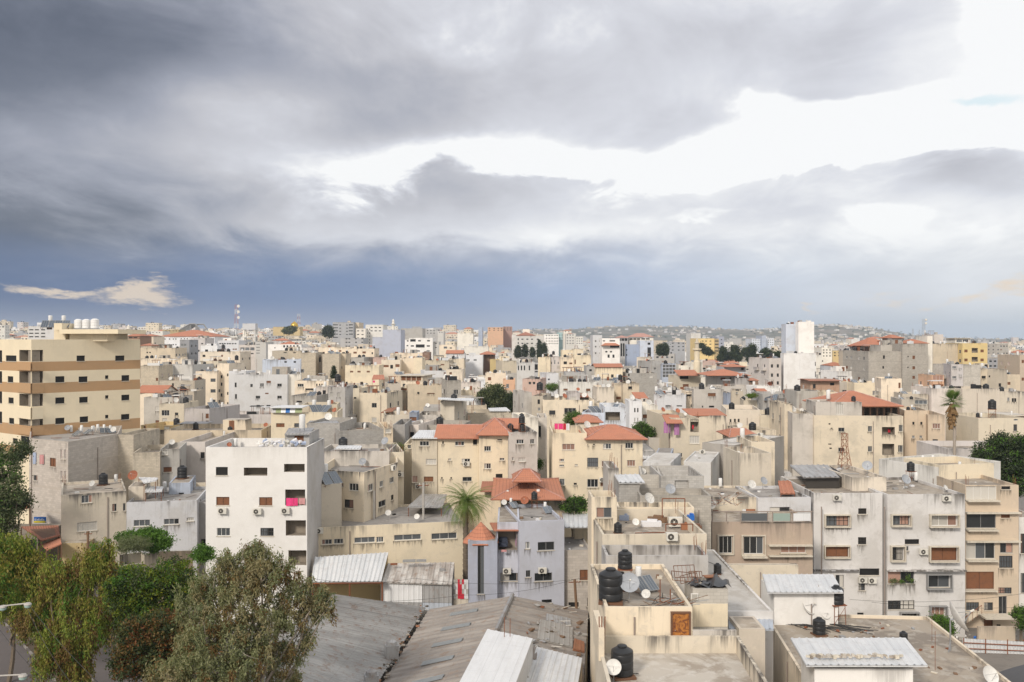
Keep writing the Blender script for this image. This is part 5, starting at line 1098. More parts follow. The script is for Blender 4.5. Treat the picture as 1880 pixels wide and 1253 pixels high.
def b_ac(r):
    m = MB(); m.box((0, 0, .30), (.82, .30, .56), 'ac_white'); part(m, 'casing', r)
    m = MB(); A = Vector((0, -1, 0)); m.lathe((-.1, -.152, .30), [(0, 0), (.20, 0), (.20, .012), (.23, .014), (.23, 0)], 'frame_dark', 16, A); m.lathe((-.1, -.155, .30), [(0, .014), (.06, .014), (.06, .0)], 'ac_white', 8, A)
    for k in range(6): a = k*pi/3; m.bar((-.1, -.17, .30), (-.1+.21*cos(a), -.17, .30+.21*sin(a)), .006, 'ac_white')
    part(m, 'fan_grille', r)
    m = MB(); m.bar((-.3, 0, 0), (-.3, -.0, .03), .03, 'steel'); m.box((-.3, 0, .0), (.04, .5, .04), 'steel'); m.box((.3, 0, .0), (.04, .5, .04), 'steel'); part(m, 'bracket', r)
def b_aerial(r):
    m = MB(); m.bar((0, 0, 0), (0, 0, 4.2), .025, 'rust', 5); part(m, 'mast', r)
    m = MB(); m.bar((-.6, 0, 3.7), (.8, 0, 3.75), .012, 'steel')
    for k in range(8): x = -.5+k*.17; m.bar((x, -.35+k*.02, 3.72), (x, .35-k*.02, 3.72), .007, 'steel')
    m.bar((-.3, 0, 3.1), (.4, 0, 3.1), .01, 'steel'); m.bar((-.3, -.2, 3.1), (-.3, .2, 3.1), .007, 'steel'); part(m, 'aerial', r)
KINDS = {
 'b': ('water_tank', b_black, 'black water tank', 'water tank', 1.55, 'black roof tanks'), 'S': ('tank_stand', b_stand, 'black tank on rusty stand', 'water tank', 3.0, 'black tanks raised on stands'),
 'w': ('hot_water_boiler', b_white, 'white upright boiler', 'boiler', 1.75, 'white roof boilers'), 's': ('solar_heater', b_solar, 'solar water heater', 'solar heater', 2.0, 'solar heaters on the roofs'),
 'd': ('satellite_dish', mk_dish('dish_white'), 'white satellite dish', 'satellite dish', 1.45, 'white satellite dishes'), 'g': ('satellite_dish', mk_dish('dish_grey'), 'grey satellite dish', 'satellite dish', 1.45, 'grey satellite dishes'),
 'r': ('satellite_dish', mk_dish('dish_rust'), 'rust-red satellite dish', 'satellite dish', 1.45, 'rusty satellite dishes'), 'a': ('air_conditioner', b_ac, 'white air conditioner unit', 'air conditioner', .6, 'air conditioner units'),
 'W': ('white_tank', b_whitetank, 'fat white water tank', 'water tank', 1.5, 'white roof tanks'), 'v': ('television_aerial', b_aerial, 'thin rusty television aerial', 'aerial', 4.2, 'roof aerials')}
PROTO = {}; PROPS = []
def add_prop(k, loc, scale, host, rz=0, tilt=0):
    name, bf, words, cat, hh, grp = KINDS[k]
    if k not in PROTO: o = PROTO[k] = proto(name, bf)
    else: o = copy_tree(PROTO[k])
    o.location = loc; o.scale = (scale,)*3; o.rotation_euler = (0, tilt, rz)
    tag(o, None, cat, grp); PROPS.append(dict(k=k, o=o, words=words, host=host, x=proj(Vector(loc))[0], y=proj(Vector(loc))[1])); return o
def find_host(px, py, zmin=0, zmax=1e9):
    best = None
    for h in HOUSES:
        if py <= Y0+4: continue
        Z = (H-h['deck'])*F/(py-Y0)
        if not zmin < Z < zmax or (best and Z > best[1]): continue
        x = (px-CX)/F*Z
        if inside(h['foot'], x, Z, -.25): best = (h, Z)
    return best
def clampin(h, x, y, m=.45):
    c = h['c']; p = Vector((x, y))
    for _ in range(12):
        if inside(h['foot'], p.x, p.y, m): break
        p = p.lerp(c, .15)
    return p.x, p.y
def pr(s):
    """'k,x,y_base,height_px' in tile pixels, separated by blanks"""
    for tok in s.split():
        v = tok.split(','); k = v[0]; px, py = T(float(v[1]), float(v[2])); hp = float(v[3])/TILE[2] if len(v) > 3 else None
        f = find_host(px, py)
        if not f: 
            f = find_host(px, py+3) or find_host(px, py-3) or find_host(px+3, py+5) or find_host(px-3, py+5)
        if not f: print('no host', tok, TILE); continue
        h, Z = f; x = (px-CX)/F*Z; x, y = clampin(h, x, Z, .3)
        sc_ = (hp*Z/F)/KINDS[k][4] if hp else 1.0
        sc_ = max(.5, min(2.6, sc_))
        add_prop(k, (x, y, h['deck']+.01), sc_, h, rnd.uniform(-.5, .5) if k in 'dgr' else rnd.uniform(-.3, .3) if k != 's' else rnd.choice([.5, .7, -.6]))
def wall_spot(px, py):
    best = None
    for h in HOUSES:
        if not (h['x0']-30 < px < h['x1']+30): continue
        for (a, u, nn, L, vis, ops) in h['walls']:
            if not vis: continue
            r = (px-CX)/F; den = u.x-r*u.y
            if abs(den) < 1e-5: continue
            t = (r*a.y-a.x)/den
            if 0 < t < L:
                Z = a.y+u.y*t; z = H-(py-Y0)/F*Z
                if z < h['ztop'] and z > h['base'] and (best is None or Z < best[1]): best = (h, Z, t, a, u, nn, z)
    return best
def acs(s):
    for tok in s.split():
        v = tok.split(','); px, py = T(float(v[0]), float(v[1])); b = wall_spot(px, py)
        if not b: print('no wall', tok); continue
        h, Z, t, a, u, nn, z = b; q = a+u*t+nn*.24
        add_prop('a', (q.x, q.y, z-.3), 1.0, h, atan2(u.y, u.x))
tile('T1'); pr('g,487,928,60 w,512,905,60 w,595,905,60 w,672,910,55 w,730,890,60 s,560,945,60 s,640,935,60 s,750,925,60 s,800,925,55 d,865,935,60 b,958,1048,85 w,1008,985,60 d,1235,1015,60 d,1635,840,75 g,1765,838,65 d,1832,840,40 b,1553,832,60 b,1408,900,55 r,1040,840,70 s,1120,800,60 b,1720,748,50 r,1085,425,35 r,1222,420,35 d,1160,708,26 d,1192,705,26 b,1795,885,55 b,1655,925,50 w,1612,950,45')
tile('A'); pr('b,575,155,68 w,645,145,52 d,515,180,48 r,728,160,80 b,888,110,52')
tile('B'); pr('r,165,205,34 w,213,190,60 d,375,205,40 g,862,190,55 g,1035,345,66 d,1195,655,55 d,1373,675,50 b,1015,662,50 d,955,80,46 w,1050,100,46 b,1045,70,30 w,1345,245,20')
acs('168,600 385,604 560,600 765,725 1215,335 1268,375')
tile('C'); pr('b,697,172,50 b,767,172,50 S,765,172,100 d,655,615,48 w,657,575,55 r,600,615,66 r,782,625,70 S,840,600,100 w,870,575,62 s,720,615,50 s,930,650,60 d,992,620,56 d,1148,172,62')
acs('437,358 157,490 677,988 883,985 1240,452')
tile('E'); pr('b,165,424,62 d,263,402,58 d,648,366,56 b,125,806,188 b,185,700,100 S,198,700,215 s,300,740,120 g,228,812,160 d,320,812,72 d,305,108,52 b,1,1,1 b,695,105,80 b,718,110,85 w,730,160,60 d,908,200,70 g,975,178,66 w,905,150,50 b,715,650,60 b,185,1262,205 d,145,1230,120 a,478,342,42') if 0 else pr('b,165,424,62 d,263,402,58 d,648,366,56 b,125,806,188 b,185,740,100 S,205,730,215 s,310,745,120 g,228,812,160 d,322,812,72 d,303,106,52 w,730,160,60 d,908,200,70 g,975,178,66 w,905,150,50 b,720,650,60')
add_prop('b', (5.75, 46.3, 10.36), 1.06, TERF, .2); add_prop('d', (5.2, 45.4, 10.36), .8, TERF, -.2)
acs('462,437')
tile('G'); pr('b,315,990,98 d,350,930,80 g,600,105,80 w,870,120,60 b,785,1030,55 d,1062,205,44 g,795,180,80 S,835,120,110 r,1220,90,60 w,1110,75,50 v,1190,100,100')
acs('410,222 1018,226 890,522 553,680 605,682')
tile('T2'); pr('r,125,905,45 s,35,470,50 r,20,465,40 b,40,430,36 b,455,655,45 w,455,690,36 r,205,730,30 r,545,712,45 r,715,730,50 b,765,670,38 d,668,735,40 w,850,755,40 s,865,800,50 r,600,805,50 r,655,800,55 b,740,808,36 b,690,800,36 w,690,830,36 b,775,860,40 w,780,900,40 d,672,875,50 b,1048,700,45 w,1068,712,46 d,1205,735,45 d,1075,780,36 b,1315,668,40 b,455,487,38 w,458,515,28 b,612,505,40 b,685,425,40 b,712,490,34 b,872,480,34 w,985,475,26 w,1008,475,26 b,1255,425,28 b,1283,432,34 b,1327,468,34 b,1500,470,26 b,1580,490,34 b,1497,522,36 b,1500,755,36 w,1573,815,34 d,1195,855,30 b,1835,912,50 d,575,580,30 d,465,580,30 d,515,578,30 w,548,565,34 s,800,710,50 g,770,1165,60 b,115,140,1 d,912,612,30') 
tile('T3'); pr('b,70,830,50 b,75,910,56 S,70,905,100 b,22,700,1 r,405,610,26 r,465,612,36 b,708,688,42 b,735,680,42 d,540,880,40 r,1085,790,50 r,1205,782,50 d,1262,795,34 b,1772,865,40 b,1785,1130,95 b,1440,1215,75 b,1475,1220,90 b,1365,598,52 b,1390,552,36 b,1033,585,34 b,1635,685,40 w,1640,720,34 b,1880,750,34 d,940,1225,60 b,125,572,26 b,158,575,26 b,175,530,26 b,600,518,34 d,525,595,26 b,725,380,24 b,695,380,24 r,1,1,1 d,1515,600,34 s,1450,600,40 s,750,720,40 d,665,750,30 b,925,365,24 d,1225,600,30 d,1605,1115,34')
tile('T4'); pr('b,395,787,30 b,440,787,30 b,490,787,36 b,718,788,34 w,825,785,50 b,793,782,40 b,855,785,44 b,930,788,48 b,680,700,44 w,270,590,55 b,140,565,30 b,158,572,34 b,455,580,36 w,765,605,34 b,860,592,30 b,1047,748,34 b,1070,692,34 s,1095,745,36 b,1548,800,30 w,1573,815,26 w,1805,812,30 d,415,1125,44 d,300,780,40 g,485,630,36 w,1225,1130,46 w,1133,1115,40 b,1705,590,26 w,1815,618,30 b,1285,500,30 b,1330,502,30 b,1410,592,26 w,1435,415,24 w,1465,412,24 b,1262,262,24 b,1308,262,30 b,1502,262,24 S,1430,240,60 r,1590,1215,70 b,525,530,20 w,283,705,30 d,262,700,30 d,290,700,34 b,75,760,46 s,1000,690,40 d,1000,795,30')
tile('U1'); pr('b,503,308,36 b,518,262,26 b,563,432,46 b,575,368,34 b,655,368,40 b,685,388,30 b,868,280,30 b,823,325,24 b,913,395,38 b,797,502,46 b,872,498,46 b,1215,500,44 w,1255,498,44 s,640,425,40 b,1408,460,46 b,1545,522,32 b,1172,915,50 b,135,415,26 b,425,600,46 b,1773,298,30 w,1520,232,40 r,955,320,26 d,430,1,1 b,765,250,22 w,1240,560,40')
tile('U3'); pr('b,70,955,56 b,192,565,50 w,208,600,40 b,80,528,40 b,70,605,46 w,300,590,60 w,545,570,46 b,668,650,44 b,848,615,46 w,830,715,46 b,425,685,36 b,515,375,36 w,465,298,34 b,1305,350,34 b,1352,352,34 b,585,375,1')
tile('U4'); pr('b,870,715,80 b,915,650,50 b,375,700,46 w,372,740,34 b,1305,530,34 b,1300,715,36 w,1300,765,34 b,1540,920,40 b,1645,960,60 b,675,455,28 b,190,385,34 b,255,395,30 d,105,850,1 s,960,725,50 d,1100,715,50 b,1730,680,50 b,1760,680,56 b,140,455,40')
# random clutter on the other roofs
def busy(h): return sum(1 for p in PROPS if p['host'] is h)
def seen(px, py, Z, marg=2):
    for h in HOUSES:
        if h['Z'] < Z-1 and h['x0']+1 < px < h['x1']-1 and h['yt']+marg < py: return False
    return True
def clutter():
    cnt = {k: 0 for k in KINDS}; lim = dict(b=165, S=14, w=110, s=95, d=140, g=26, r=34, a=24, v=40)
    for h in sorted(HOUSES, key=lambda h: h['Z']):
        if h['Z'] > 330 or h['Z'] < 70 or h.get('noclut') or h['deck'] == h['ztop'] or h is TOWER: continue
        foot = h['foot']; xs = [p.x for p in foot]; ys = [p.y for p in foot]; A = (max(xs)-min(xs))*(max(ys)-min(ys))
        n = min(6, int(A/20)+rnd.choice((0, 1, 1))) - busy(h)
        for _ in range(max(0, n)):
            for _t in range(10):
                x, y = rnd.uniform(min(xs), max(xs)), rnd.uniform(min(ys), max(ys))
                rm = h.get('room')
                if inside(foot, x, y, .9) and not (rm and abs(x-rm[0]) < rm[2]/2+.8 and abs(y-rm[1]) < rm[3]/2+.8): break
            else: continue
            v = Vector((x, y, h['deck'])); px, py = proj(v)
            if not (-10 < px < 1890) or not seen(px, py-1.0*F/y, y) : continue
            if any(abs(p['x']-px) < 1.3*F/y*.8 and p['host'] is h for p in PROPS): continue
            k = rnd.choices('bwsdgrSva', (32, 16, 20, 22, 5, 5, 3, 5, 4))[0]
            if cnt[k] >= lim[k]: continue
            cnt[k] += 1; add_prop(k, (x, y, h['deck']+.01), rnd.uniform(.85, 1.15), h, rnd.uniform(-.6, .6) if k in 'dgr' else rnd.choice((.6, .7, -.5)) if k == 's' else rnd.uniform(0, 6))
def roof_rooms():
    for h in list(HOUSES):
        if not 135 < h['Z'] < 430 or h['deck'] == h['ztop'] or rnd.random() < .5: continue
        fx = [p.x for p in h['foot']]; w0 = max(fx)-min(fx)
        if w0 < 6: continue
        w, d, z = rnd.uniform(2.6, 4.5), rnd.uniform(2.4, 3.6), rnd.uniform(1.5, 2.5); c = h['c']; x = c.x+rnd.uniform(-.3, .3)*w0; y = c.y+rnd.uniform(.5, 2.2)
        if not all(inside(h['foot'], x+a*w/2, y+b*d/2, .3) for a in (-1, 1) for b in (-1, 1)): continue
        m = MB(); mt = rnd.choice((h['mat'], 'concrete', 'block', 'stained')); m.box((x, y, h['deck']+z/2+.01), (w, d, z), mt, 0, 'deck_light'); 
        if rnd.random() < .4: m.box((x, y, h['deck']+z+.08), (w+.7, d+.7, .1), rnd.choice(('sheet_white', 'sheet_grey', 'deck_light')))
        if rnd.random() < .7: m.box((x+rnd.uniform(-.6, .6), y-d/2-.02, h['deck']+.95), (.85, .06, 1.8 if z > 1.9 else 1.2), rnd.choice(('brown_shutter', 'black', 'glass_mid', 'steel')))
        child(m.build('roof_room', None, tuple(h['loc'])), h['obj']); h['room'] = (x, y, w, d)
roof_rooms()
clutter()
for x_, k_, s_ in ((-65.3, 'W', 1.05), (-64.1, 'W', 1.05), (-62.8, 'W', 1.1), (-67.2, 's', 1.0), (-69.2, 's', 1.0)): add_prop(k_, (x_, 133.5 if k_ == 'W' else 132.6, TOWER['roofroom']+.05), s_, TOWER, .3)
ORD = ['leftmost', 'second', 'third', 'fourth', 'fifth', 'sixth', 'seventh', 'eighth', 'ninth', 'tenth']
NUM = ['', '', 'two', 'three', 'four', 'five', 'six', 'seven', 'eight', 'nine', 'ten']
def label_props():
    by = {}
    for p in PROPS: by.setdefault((p['words'], id(p['host'])), []).append(p)
    for (w, _), L in by.items():
        L.sort(key=lambda p: p['x']); t = L[0]['host']['text']
        for i, p in enumerate(L):
            at = 'on wall of' if (p['k'] == 'a' and p['o'].location.z < p['host']['deck']-.3) else 'on'
            p['o']['label'] = f'{w} {at} {t}' if len(L) == 1 else f'{ORD[min(i, 9)]} {w}, {at} {t}'
# ================================================================= the city beyond: filler houses and the far mass
FILL = []
def fill_houses(maxn=110):
    r2 = random.Random(21); pal = ['cream', 'peach', 'beige', 'stained', 'block', 'concrete', 'white', 'offwhite', 'pinkgrey', 'tanblock', 'stainedgrey', 'lightgrey', 'greytan']
    def clash(x, y, w, d):
        for h in HOUSES:
            fx = [p.x for p in h['foot']]; fy = [p.y for p in h['foot']]
            if x+w/2 > min(fx)-.4 and x-w/2 < max(fx)+.4 and y+d > min(fy)-.4 and y < max(fy)+.4: return True
        return False
    Z = 100
    while Z < 420:
        X = -.62*Z
        while X < .62*Z:
            w = r2.uniform(8, 14); d = r2.uniform(8, 12); x = X+w/2; X += w*.6; z0 = Z+r2.uniform(-3, 3)
            if Z > 200 and r2.random() < .4: w *= .7; d *= .8
            if clash(x, z0, w, d): continue
            lim = 99
            x0, x1 = CX+F*(x-w/2)/z0, CX+F*(x+w/2)/z0
            if x1 < 0 or x0 > 1880 or (Z < 150 and x1 < 380): continue
            for h in HOUSES:
                if h['Z'] > z0 and h['x0'] < x1-2 and h['x1'] > x0+2: lim = min(lim, H-(h['yb']-Y0)/F*z0)
            for tx0, tx1, tb, tz in ((878, 964, 752, 192), (1166, 1198, 806, 126), (1040, 1068, 778, 137), (1722, 1774, 770, 114), (815, 905, 975, 93), (606, 620, 705, 272), (1030, 1080, 940, 97), (1003, 1026, 716, 238)):
                if z0 < tz and x0 < tx1 and x1 > tx0: lim = min(lim, H-(tb-Y0)/F*z0)
            lim = min(lim, H-(652-Y0)/F*z0)
            top = min(r2.uniform(9, 17), lim-.3)
            if top < 4: continue
            yt = Y0-F*(top-H)/z0
            # does anything of it show?
            n = sum(1 for i in range(9) if seen(x0+(x1-x0)*(i+.5)/9, yt+3, z0, 1) and 0 < x0+(x1-x0)*(i+.5)/9 < 1880)
            if n < 2: continue
            mat = r2.choice(pal)
            h = make_house('', [(x-w/2, z0), (x+w/2, z0+r2.uniform(-1.5, 1.5)), (x+w/2, z0+d), (x-w/2, z0+d)], top, ground_z(x, z0)-.5, mat, autow=1, yb=9999)
            h['yb'] = yt+3; h['fill'] = 1; FILL.append(h)
            if len(FILL) >= maxn: return
        Z += 9
CN = dict(cream='cream', peach='peach', beige='beige', stained='stained cream', block='grey block', concrete='concrete', white='white', offwhite='off-white', pinkgrey='pinkish', tanblock='tan block', stainedgrey='stained grey', lightgrey='pale grey', greytan='grey-tan')
fill_houses()
def label_fill():
    heroes = [h for h in HOUSES if not h.get('fill')]; by = {}
    for h in FILL:
        cx, cy = (h['x0']+h['x1'])/2, h['yt']
        b = min(heroes, key=lambda g: math.hypot((g['x0']+g['x1'])/2-cx, (g['yt']-cy)*2)); h['ref'] = b
        side = 'left of' if (b['x0']+b['x1'])/2 > cx+4 else 'right of' if (b['x0']+b['x1'])/2 < cx-4 else 'behind'
        by.setdefault(f"{CN[h['mat']]} house just {side} {b['text']}", []).append(h)
    for t, L in by.items():
        L.sort(key=lambda h: h['x0'])
        for i, h in enumerate(L):
            h['text'] = t if len(L) == 1 else f'{ORD[i]} of {NUM[len(L)]} {t}'.replace('house just', 'houses just')
            tag(h['obj'], h['text'], 'house', 'houses filling the old town')
label_fill()
def far_mass():
    r2 = random.Random(5); pal = ['cream', 'peach', 'beige', 'offwhite', 'white', 'pinkgrey', 'lightgrey', 'grey', 'stained', 'greytan', 'concrete']
    vis = sorted([h for h in HOUSES if h['Z'] > 200], key=lambda h: h['Z'])
    def put(mb, x, y, w, d, top, base, mat, win, roof):
        ztop, a = top, r2.uniform(-.3, .3); mb.box((x, y+d/2, (base+ztop)/2), (w, d, ztop-base), mat, a, 'deck_light')
        ca, sa = cos(a), sin(a); q = lambda u, v, z: (x+u*ca-v*sa, y+d/2+u*sa+v*ca, z)
        if roof: 
            e = .5; c = [q(-w/2-e, -d/2-e, ztop), q(w/2+e, -d/2-e, ztop), q(w/2+e, d/2+e, ztop), q(-w/2-e, d/2+e, ztop)]; t = [q(-w*.15, 0, ztop+2.2), q(w*.15, 0, ztop+2.2)]
            for f in ([c[0], c[1], t[1], t[0]], [c[1], c[2], t[1]], [c[3], c[0], t[0]], [c[2], c[3], t[0], t[1]]): mb.face(f, 'tiles')
        else:
            for _ in range(r2.choice((0, 1, 2, 2))):
                u, v = r2.uniform(-w*.35, w*.35), r2.uniform(-d*.3, d*.3); s = r2.uniform(.9, 1.3); mb.box(q(u, v, ztop+s/2+.2), (s, s, s), r2.choice(('black', 'white_tank', 'black_plastic')))
            if r2.random() < .4: u = r2.uniform(-w*.2, w*.2); mb.box(q(u, 0, ztop+1.2), (w*.35, d*.4, 2.4), mat, a)
        if win:
            nc = max(2, int(w/3.2)); z = ztop-1.6
            while z > base+1 and z > ztop-16:
                for i in range(nc):
                    if r2.random() < .2: continue
                    u = (i+.5)*w/nc-w/2; ww = r2.uniform(.6, .95); m = r2.choice(('black', 'black', 'glass_mid', 'brown_shutter', 'shutter'))
                    mb.face([q(u-ww, -d/2-.03, z-1.1), q(u+ww, -d/2-.03, z-1.1), q(u+ww, -d/2-.03, z), q(u-ww, -d/2-.03, z)], m)
                if r2.random() < .8:
                    for i in range(2):
                        s = -1 if x > 0 else 1; v = (i-.5)*d*.4; mb.face([q(s*(w/2+.03), v-.6, z-1.1), q(s*(w/2+.03), v+.6, z-1.1), q(s*(w/2+.03), v+.6, z), q(s*(w/2+.03), v-.6, z)], 'black')
                z -= 3.1
    mb = MB(); n = 0; Z = 330.
    while Z < 2300:
        X = -.61*Z
        while X < .61*Z:
            w = r2.uniform(9, 17)*(1+.25*sm(Z, 700, 1600)); x = X+w/2; X += w*r2.uniform(1.0, 1.5); z0 = Z+r2.uniform(-7, 7); d = r2.uniform(9, 14)
            dens = 1 if Z < 1300 else .75
            if x/z0 > .12 and Z > 900: dens = .55
            if r2.random() > dens: continue
            hit = False; lim = 99; x0, x1 = CX+F*(x-w/2)/z0, CX+F*(x+w/2)/z0
            for h in vis:
                if x1 < h['x0'] or x0 > h['x1']: continue
                if h['Z']-2 < z0+d and h['Z']+22 > z0: hit = True; break
                if h['Z'] > z0: lim = min(lim, H-(min(h['yb'], 9000)-Y0)/F*z0 if h['yb'] < 9000 else 99)
            if hit: continue
            g = ground_z(x, z0); top = g+r2.uniform(6, 13)+(r2.random() < .06)*r2.uniform(4, 12)
            if Z < 900: top = min(top, H-(r2.uniform(624, 640)-Y0)/F*z0)
            top = min(top, lim-.3)
            if top-g < 3: continue
            put(mb, x, z0, w, d, top, g-2, r2.choice(pal), Z < 1500, r2.random() < .07); n += 1
        Z += 15+Z*.012
    o = mb.build('distant_houses'); tag(o, 'mass of small distant houses up to the skyline', 'houses', None, 'stuff')
    # villages on the far hills
    mb = MB()
    for _ in range(1000):
        a, r = r2.choice([r2.gauss(.17, .14), r2.gauss(.36, .05), r2.uniform(-.6, .6)]), r2.uniform(2300, 4700); x, y = a*r, r
        if abs(a) > .62 or (r2.random() > .35+.65*(sin(x*.006+2)*cos(y*.005) > -.1)): continue
        g = ground_z(x, y); w = r2.uniform(8, 15); hgt = r2.uniform(4, 8); mb.box((x, y, g+hgt/2-1), (w, w*.8, hgt), r2.choice(('beige', 'pinkgrey', 'greytan', 'lightgrey', 'offwhite')), r2.uniform(0, 3), r2.choice(('deck_light', 'deck_light', 'tiles')))
    o = mb.build('hill_village'); tag(o, 'pale village houses scattered over the far hills', 'houses', None, 'stuff')
far_mass()
# ================================================================= sheets, sheds, awnings, laundry, walls
def quad_px(L): return [P(x, y, Z) for x, y, Z in L]
def sheet_on(h, L, mat, name='sheet_roof', pitch=.3, amp=.03):
    """L: front-left, front-right, back-right, back-left as (x, y, Z) in tile pixels"""
    pts = [P(*T(x, y), Z) for x, y, Z in L]; mb = corr(pts, mat, pitch, amp)
    if h is None: return mb
    return child(mb.build(name, None, tuple(h['loc'])), h['obj'])
tile('E'); sheet_on(HTIN, [(172, 139, 79.8), (316, 138, 79.8), (282, 92, 84), (144, 95, 84)], 'sheet_white', pitch=.45, amp=.05)
tile('G'); sheet_on(WHUT, [(28, 750, 65.4), (450, 750, 65.4), (392, 650, 70), (-2, 650, 70)], 'sheet_white', pitch=.42, amp=.03)
sheet_on(SHEDR, [(243, 1156, 50.8), (920, 1156, 50.8), (796, 1003, 55.6), (155, 1005, 55.6)], 'sheet_white', pitch=.42, amp=.03)
mb = MB(); r2 = random.Random(3)
for i in range(34): x = 17.3+i*.165+r2.uniform(-.05, .05); mb.box((x, 51.75+r2.uniform(-.12, .12), 9.42+r2.uniform(0, .1)), (r2.uniform(.12, .3), r2.uniform(.12, .22), r2.uniform(.08, .22)), r2.choice(('sill', 'deck', 'deck_light')), r2.uniform(0, 3))
tag(mb.build('rubble'), 'line of broken blocks weighing down the striped sheet', 'rubble', None, 'stuff')
tile('G'); sheet_on(GREYL, [(228, 110, 93), (428, 108, 93), (362, 40, 101), (150, 42, 101)], 'sheet_grey', pitch=.5, amp=.05)
mb = MB(); a, b = P(*T(238, 110), 93.6), P(*T(425, 205), 93.6); c = P(*T(505, 120), 96)
mb.face([(a.x, 93.6, b.z-1), (b.x, 93.6, b.z-1), (b.x, 93.6, a.z), (a.x, 93.6, a.z)], 'frame_dark'); mb.face([(b.x, 93.6, b.z-1), (c.x, 97, b.z-1), (c.x, 97, c.z), (b.x, 93.6, a.z)], 'frame_dark')
mb.face([(b.x, 93.6, a.z), (c.x, 97, c.z), (P(*T(370, 45), 100).x, 100, P(*T(370, 45), 100).z)], 'black')
child(mb.build('dark_net', None, tuple(GREYL['loc'])), GREYL['obj'])
tile('E'); sheet_on(PALE, [(782, 955, 55.8), (1032, 955, 55.8), (1025, 855, 60), (780, 852, 60)], 'sheet_blue', pitch=.3)
tile('C'); sheet_on(STN, [(1012, 733, 92), (1170, 732, 92), (1168, 652, 97.5), (1000, 650, 97.5)], 'sheet_white', pitch=.4, amp=.05)
sheet_on(CREAM1, [(112, 206, 111.6), (266, 207, 111.6), (262, 160, 119), (158, 160, 119)], 'sheet_bright')
mb = MB()      # front lean of the loggia and the turret cap of the blue-grey house
tile('C'); a, b = P(*T(600, 752), 88.3), P(*T(750, 752), 88.3); c, d = P(*T(750, 706), 93), P(*T(575, 706), 93)
child(roof_mesh('roof', BLUEM['obj'], [[a, b, c, d]], 'tiles', .1), BLUEM['obj'])
def hexroof():
    c = P(*T(524, 812), 89.6); c = Vector((c.x, 89.3, c.z)); ap = Vector((c.x, c.y, 28-(T(0, 700)[1]-Y0)/F*c.y)); pts = [c+Vector((1.95*cos(k*pi/4+pi/8), 1.95*sin(k*pi/4+pi/8), 0)) for k in range(8)]
    child(roof_mesh('roof', BLUET['obj'], [[pts[k], pts[(k+1) % 8], ap] for k in range(8)], 'tiles', .12), BLUET['obj'])
hexroof()
# furniture in the loggia
tile('C')
def thing_box(name, text, cat, fn, group=None):
    mb = MB(); fn(mb); o = mb.build(name); tag(o, text, cat, group); return o
def armchair(m, x, y, z, mat): m.box((x, y, z+.25), (.8, .7, .35), mat); m.box((x, y+.32, z+.6), (.8, .15, .6), mat); m.box((x-.4, y, z+.4), (.12, .7, .45), mat); m.box((x+.4, y, z+.4), (.12, .7, .45), mat)
lz = P(*T(684, 866), 88.3).z; lx = P(*T(655, 800), 89.2).x
thing_box('sofa', 'dark cloth armchair inside the blue-grey loggia', 'armchair', lambda m: armchair(m, lx, 89.35, lz+.05, 'cloth_dark'))
thing_box('sofa', 'patterned lilac sofa inside the blue-grey loggia', 'sofa', lambda m: (armchair(m, lx+1.7, 89.35, lz+.05, 'cloth_lilac'), armchair(m, lx+2.5, 89.35, lz+.05, 'cloth_sky')))
# laundry: one line each, the clothes are its parts
def laundry(text, L, Z, cols_, y=0, hgt=14, seed=1, wire=True):
    """L: x0, x1, y_top in tile px"""
    r = random.Random(seed); x0, x1, yt = L; a, b = P(*T(x0, yt), Z), P(*T(x1, yt), Z); root = empty('washing_line', a); tag(root, text, 'washing')
    m = MB(); m.bar(a, b, .012, 'cable'); child(m.build('line', None, tuple(a)), root); x = a.x+.05; i = 0
    while x < b.x-.1:
        w = r.uniform(.35, .75); w = min(w, b.x-x); h = hgt/TILE[2]*Z/F*r.uniform(.75, 1.1); m = MB(); n = 7
        for k in range(n):
            for j in range(3):
                f = lambda u, v: (x+w*u, a.y-.03+.05*sin(u*9+i)*v+.02*sin(u*17), a.z-h*v-.02*cos(u*6)*v)
                m.face([f(k/n, (j+1)/3), f((k+1)/n, (j+1)/3), f((k+1)/n, j/3), f(k/n, j/3)], cols_[i % len(cols_)])
        child(m.build('garment', None, tuple(a), True), root); x += w+r.uniform(.02, .12); i += 1
    return root
tile('B'); laundry('pink, white and blue washing on the white block balcony', (557, 680, 524), 86.9, ['cloth_pink', 'cloth_pink', 'cloth_rose', 'cloth_white', 'cloth_sky', 'cloth_sky'], hgt=46, seed=2)
tile('C'); laundry('red and white washing on the villa parapet', (955, 1045, 122), 114, ['cloth_pink', 'cloth_pink', 'cloth_red', 'cloth_white', 'cloth_blue', 'cloth_white', 'cloth_dark'], hgt=36, seed=3)
tile('T3'); laundry('lilac blankets hung left below orange awning', (1088, 1138, 842), 117.2, ['cloth_lilac', 'cloth_lilac'], hgt=80, seed=5)
laundry('lilac and green blankets hung below orange awning', (1163, 1204, 855), 117.2, ['cloth_lilac', 'cloth_green', 'cloth_lilac'], hgt=78, seed=6)
laundry('red towel in the white balcony', (1292, 1308, 865), 116.9, ['cloth_red'], hgt=36, seed=7)
tile('T1'); laundry('pale blue cloth hung on stone house', (234, 268, 1062), 115.2, ['cloth_sky'], hgt=76, seed=8); laundry('rose cloth hung on stone house', (283, 323, 1078), 114.3, ['cloth_rose'], hgt=76, seed=9)
tile('T2'); laundry('small magenta washing below orange shade', (838, 860, 545), 226, ['cloth_pink', 'cloth_lilac'], hgt=16, seed=10)
tile('T4'); laundry('red garment hung in the cream apartment balcony', (898, 918, 893), 131.8, ['cloth_red', 'cloth_rose'], hgt=26, seed=13)
tile('C'); laundry('rose cloth over the loggia ledge', (640, 685, 866), 88.1, ['cloth_rose', 'cloth_white'], hgt=14, seed=11)
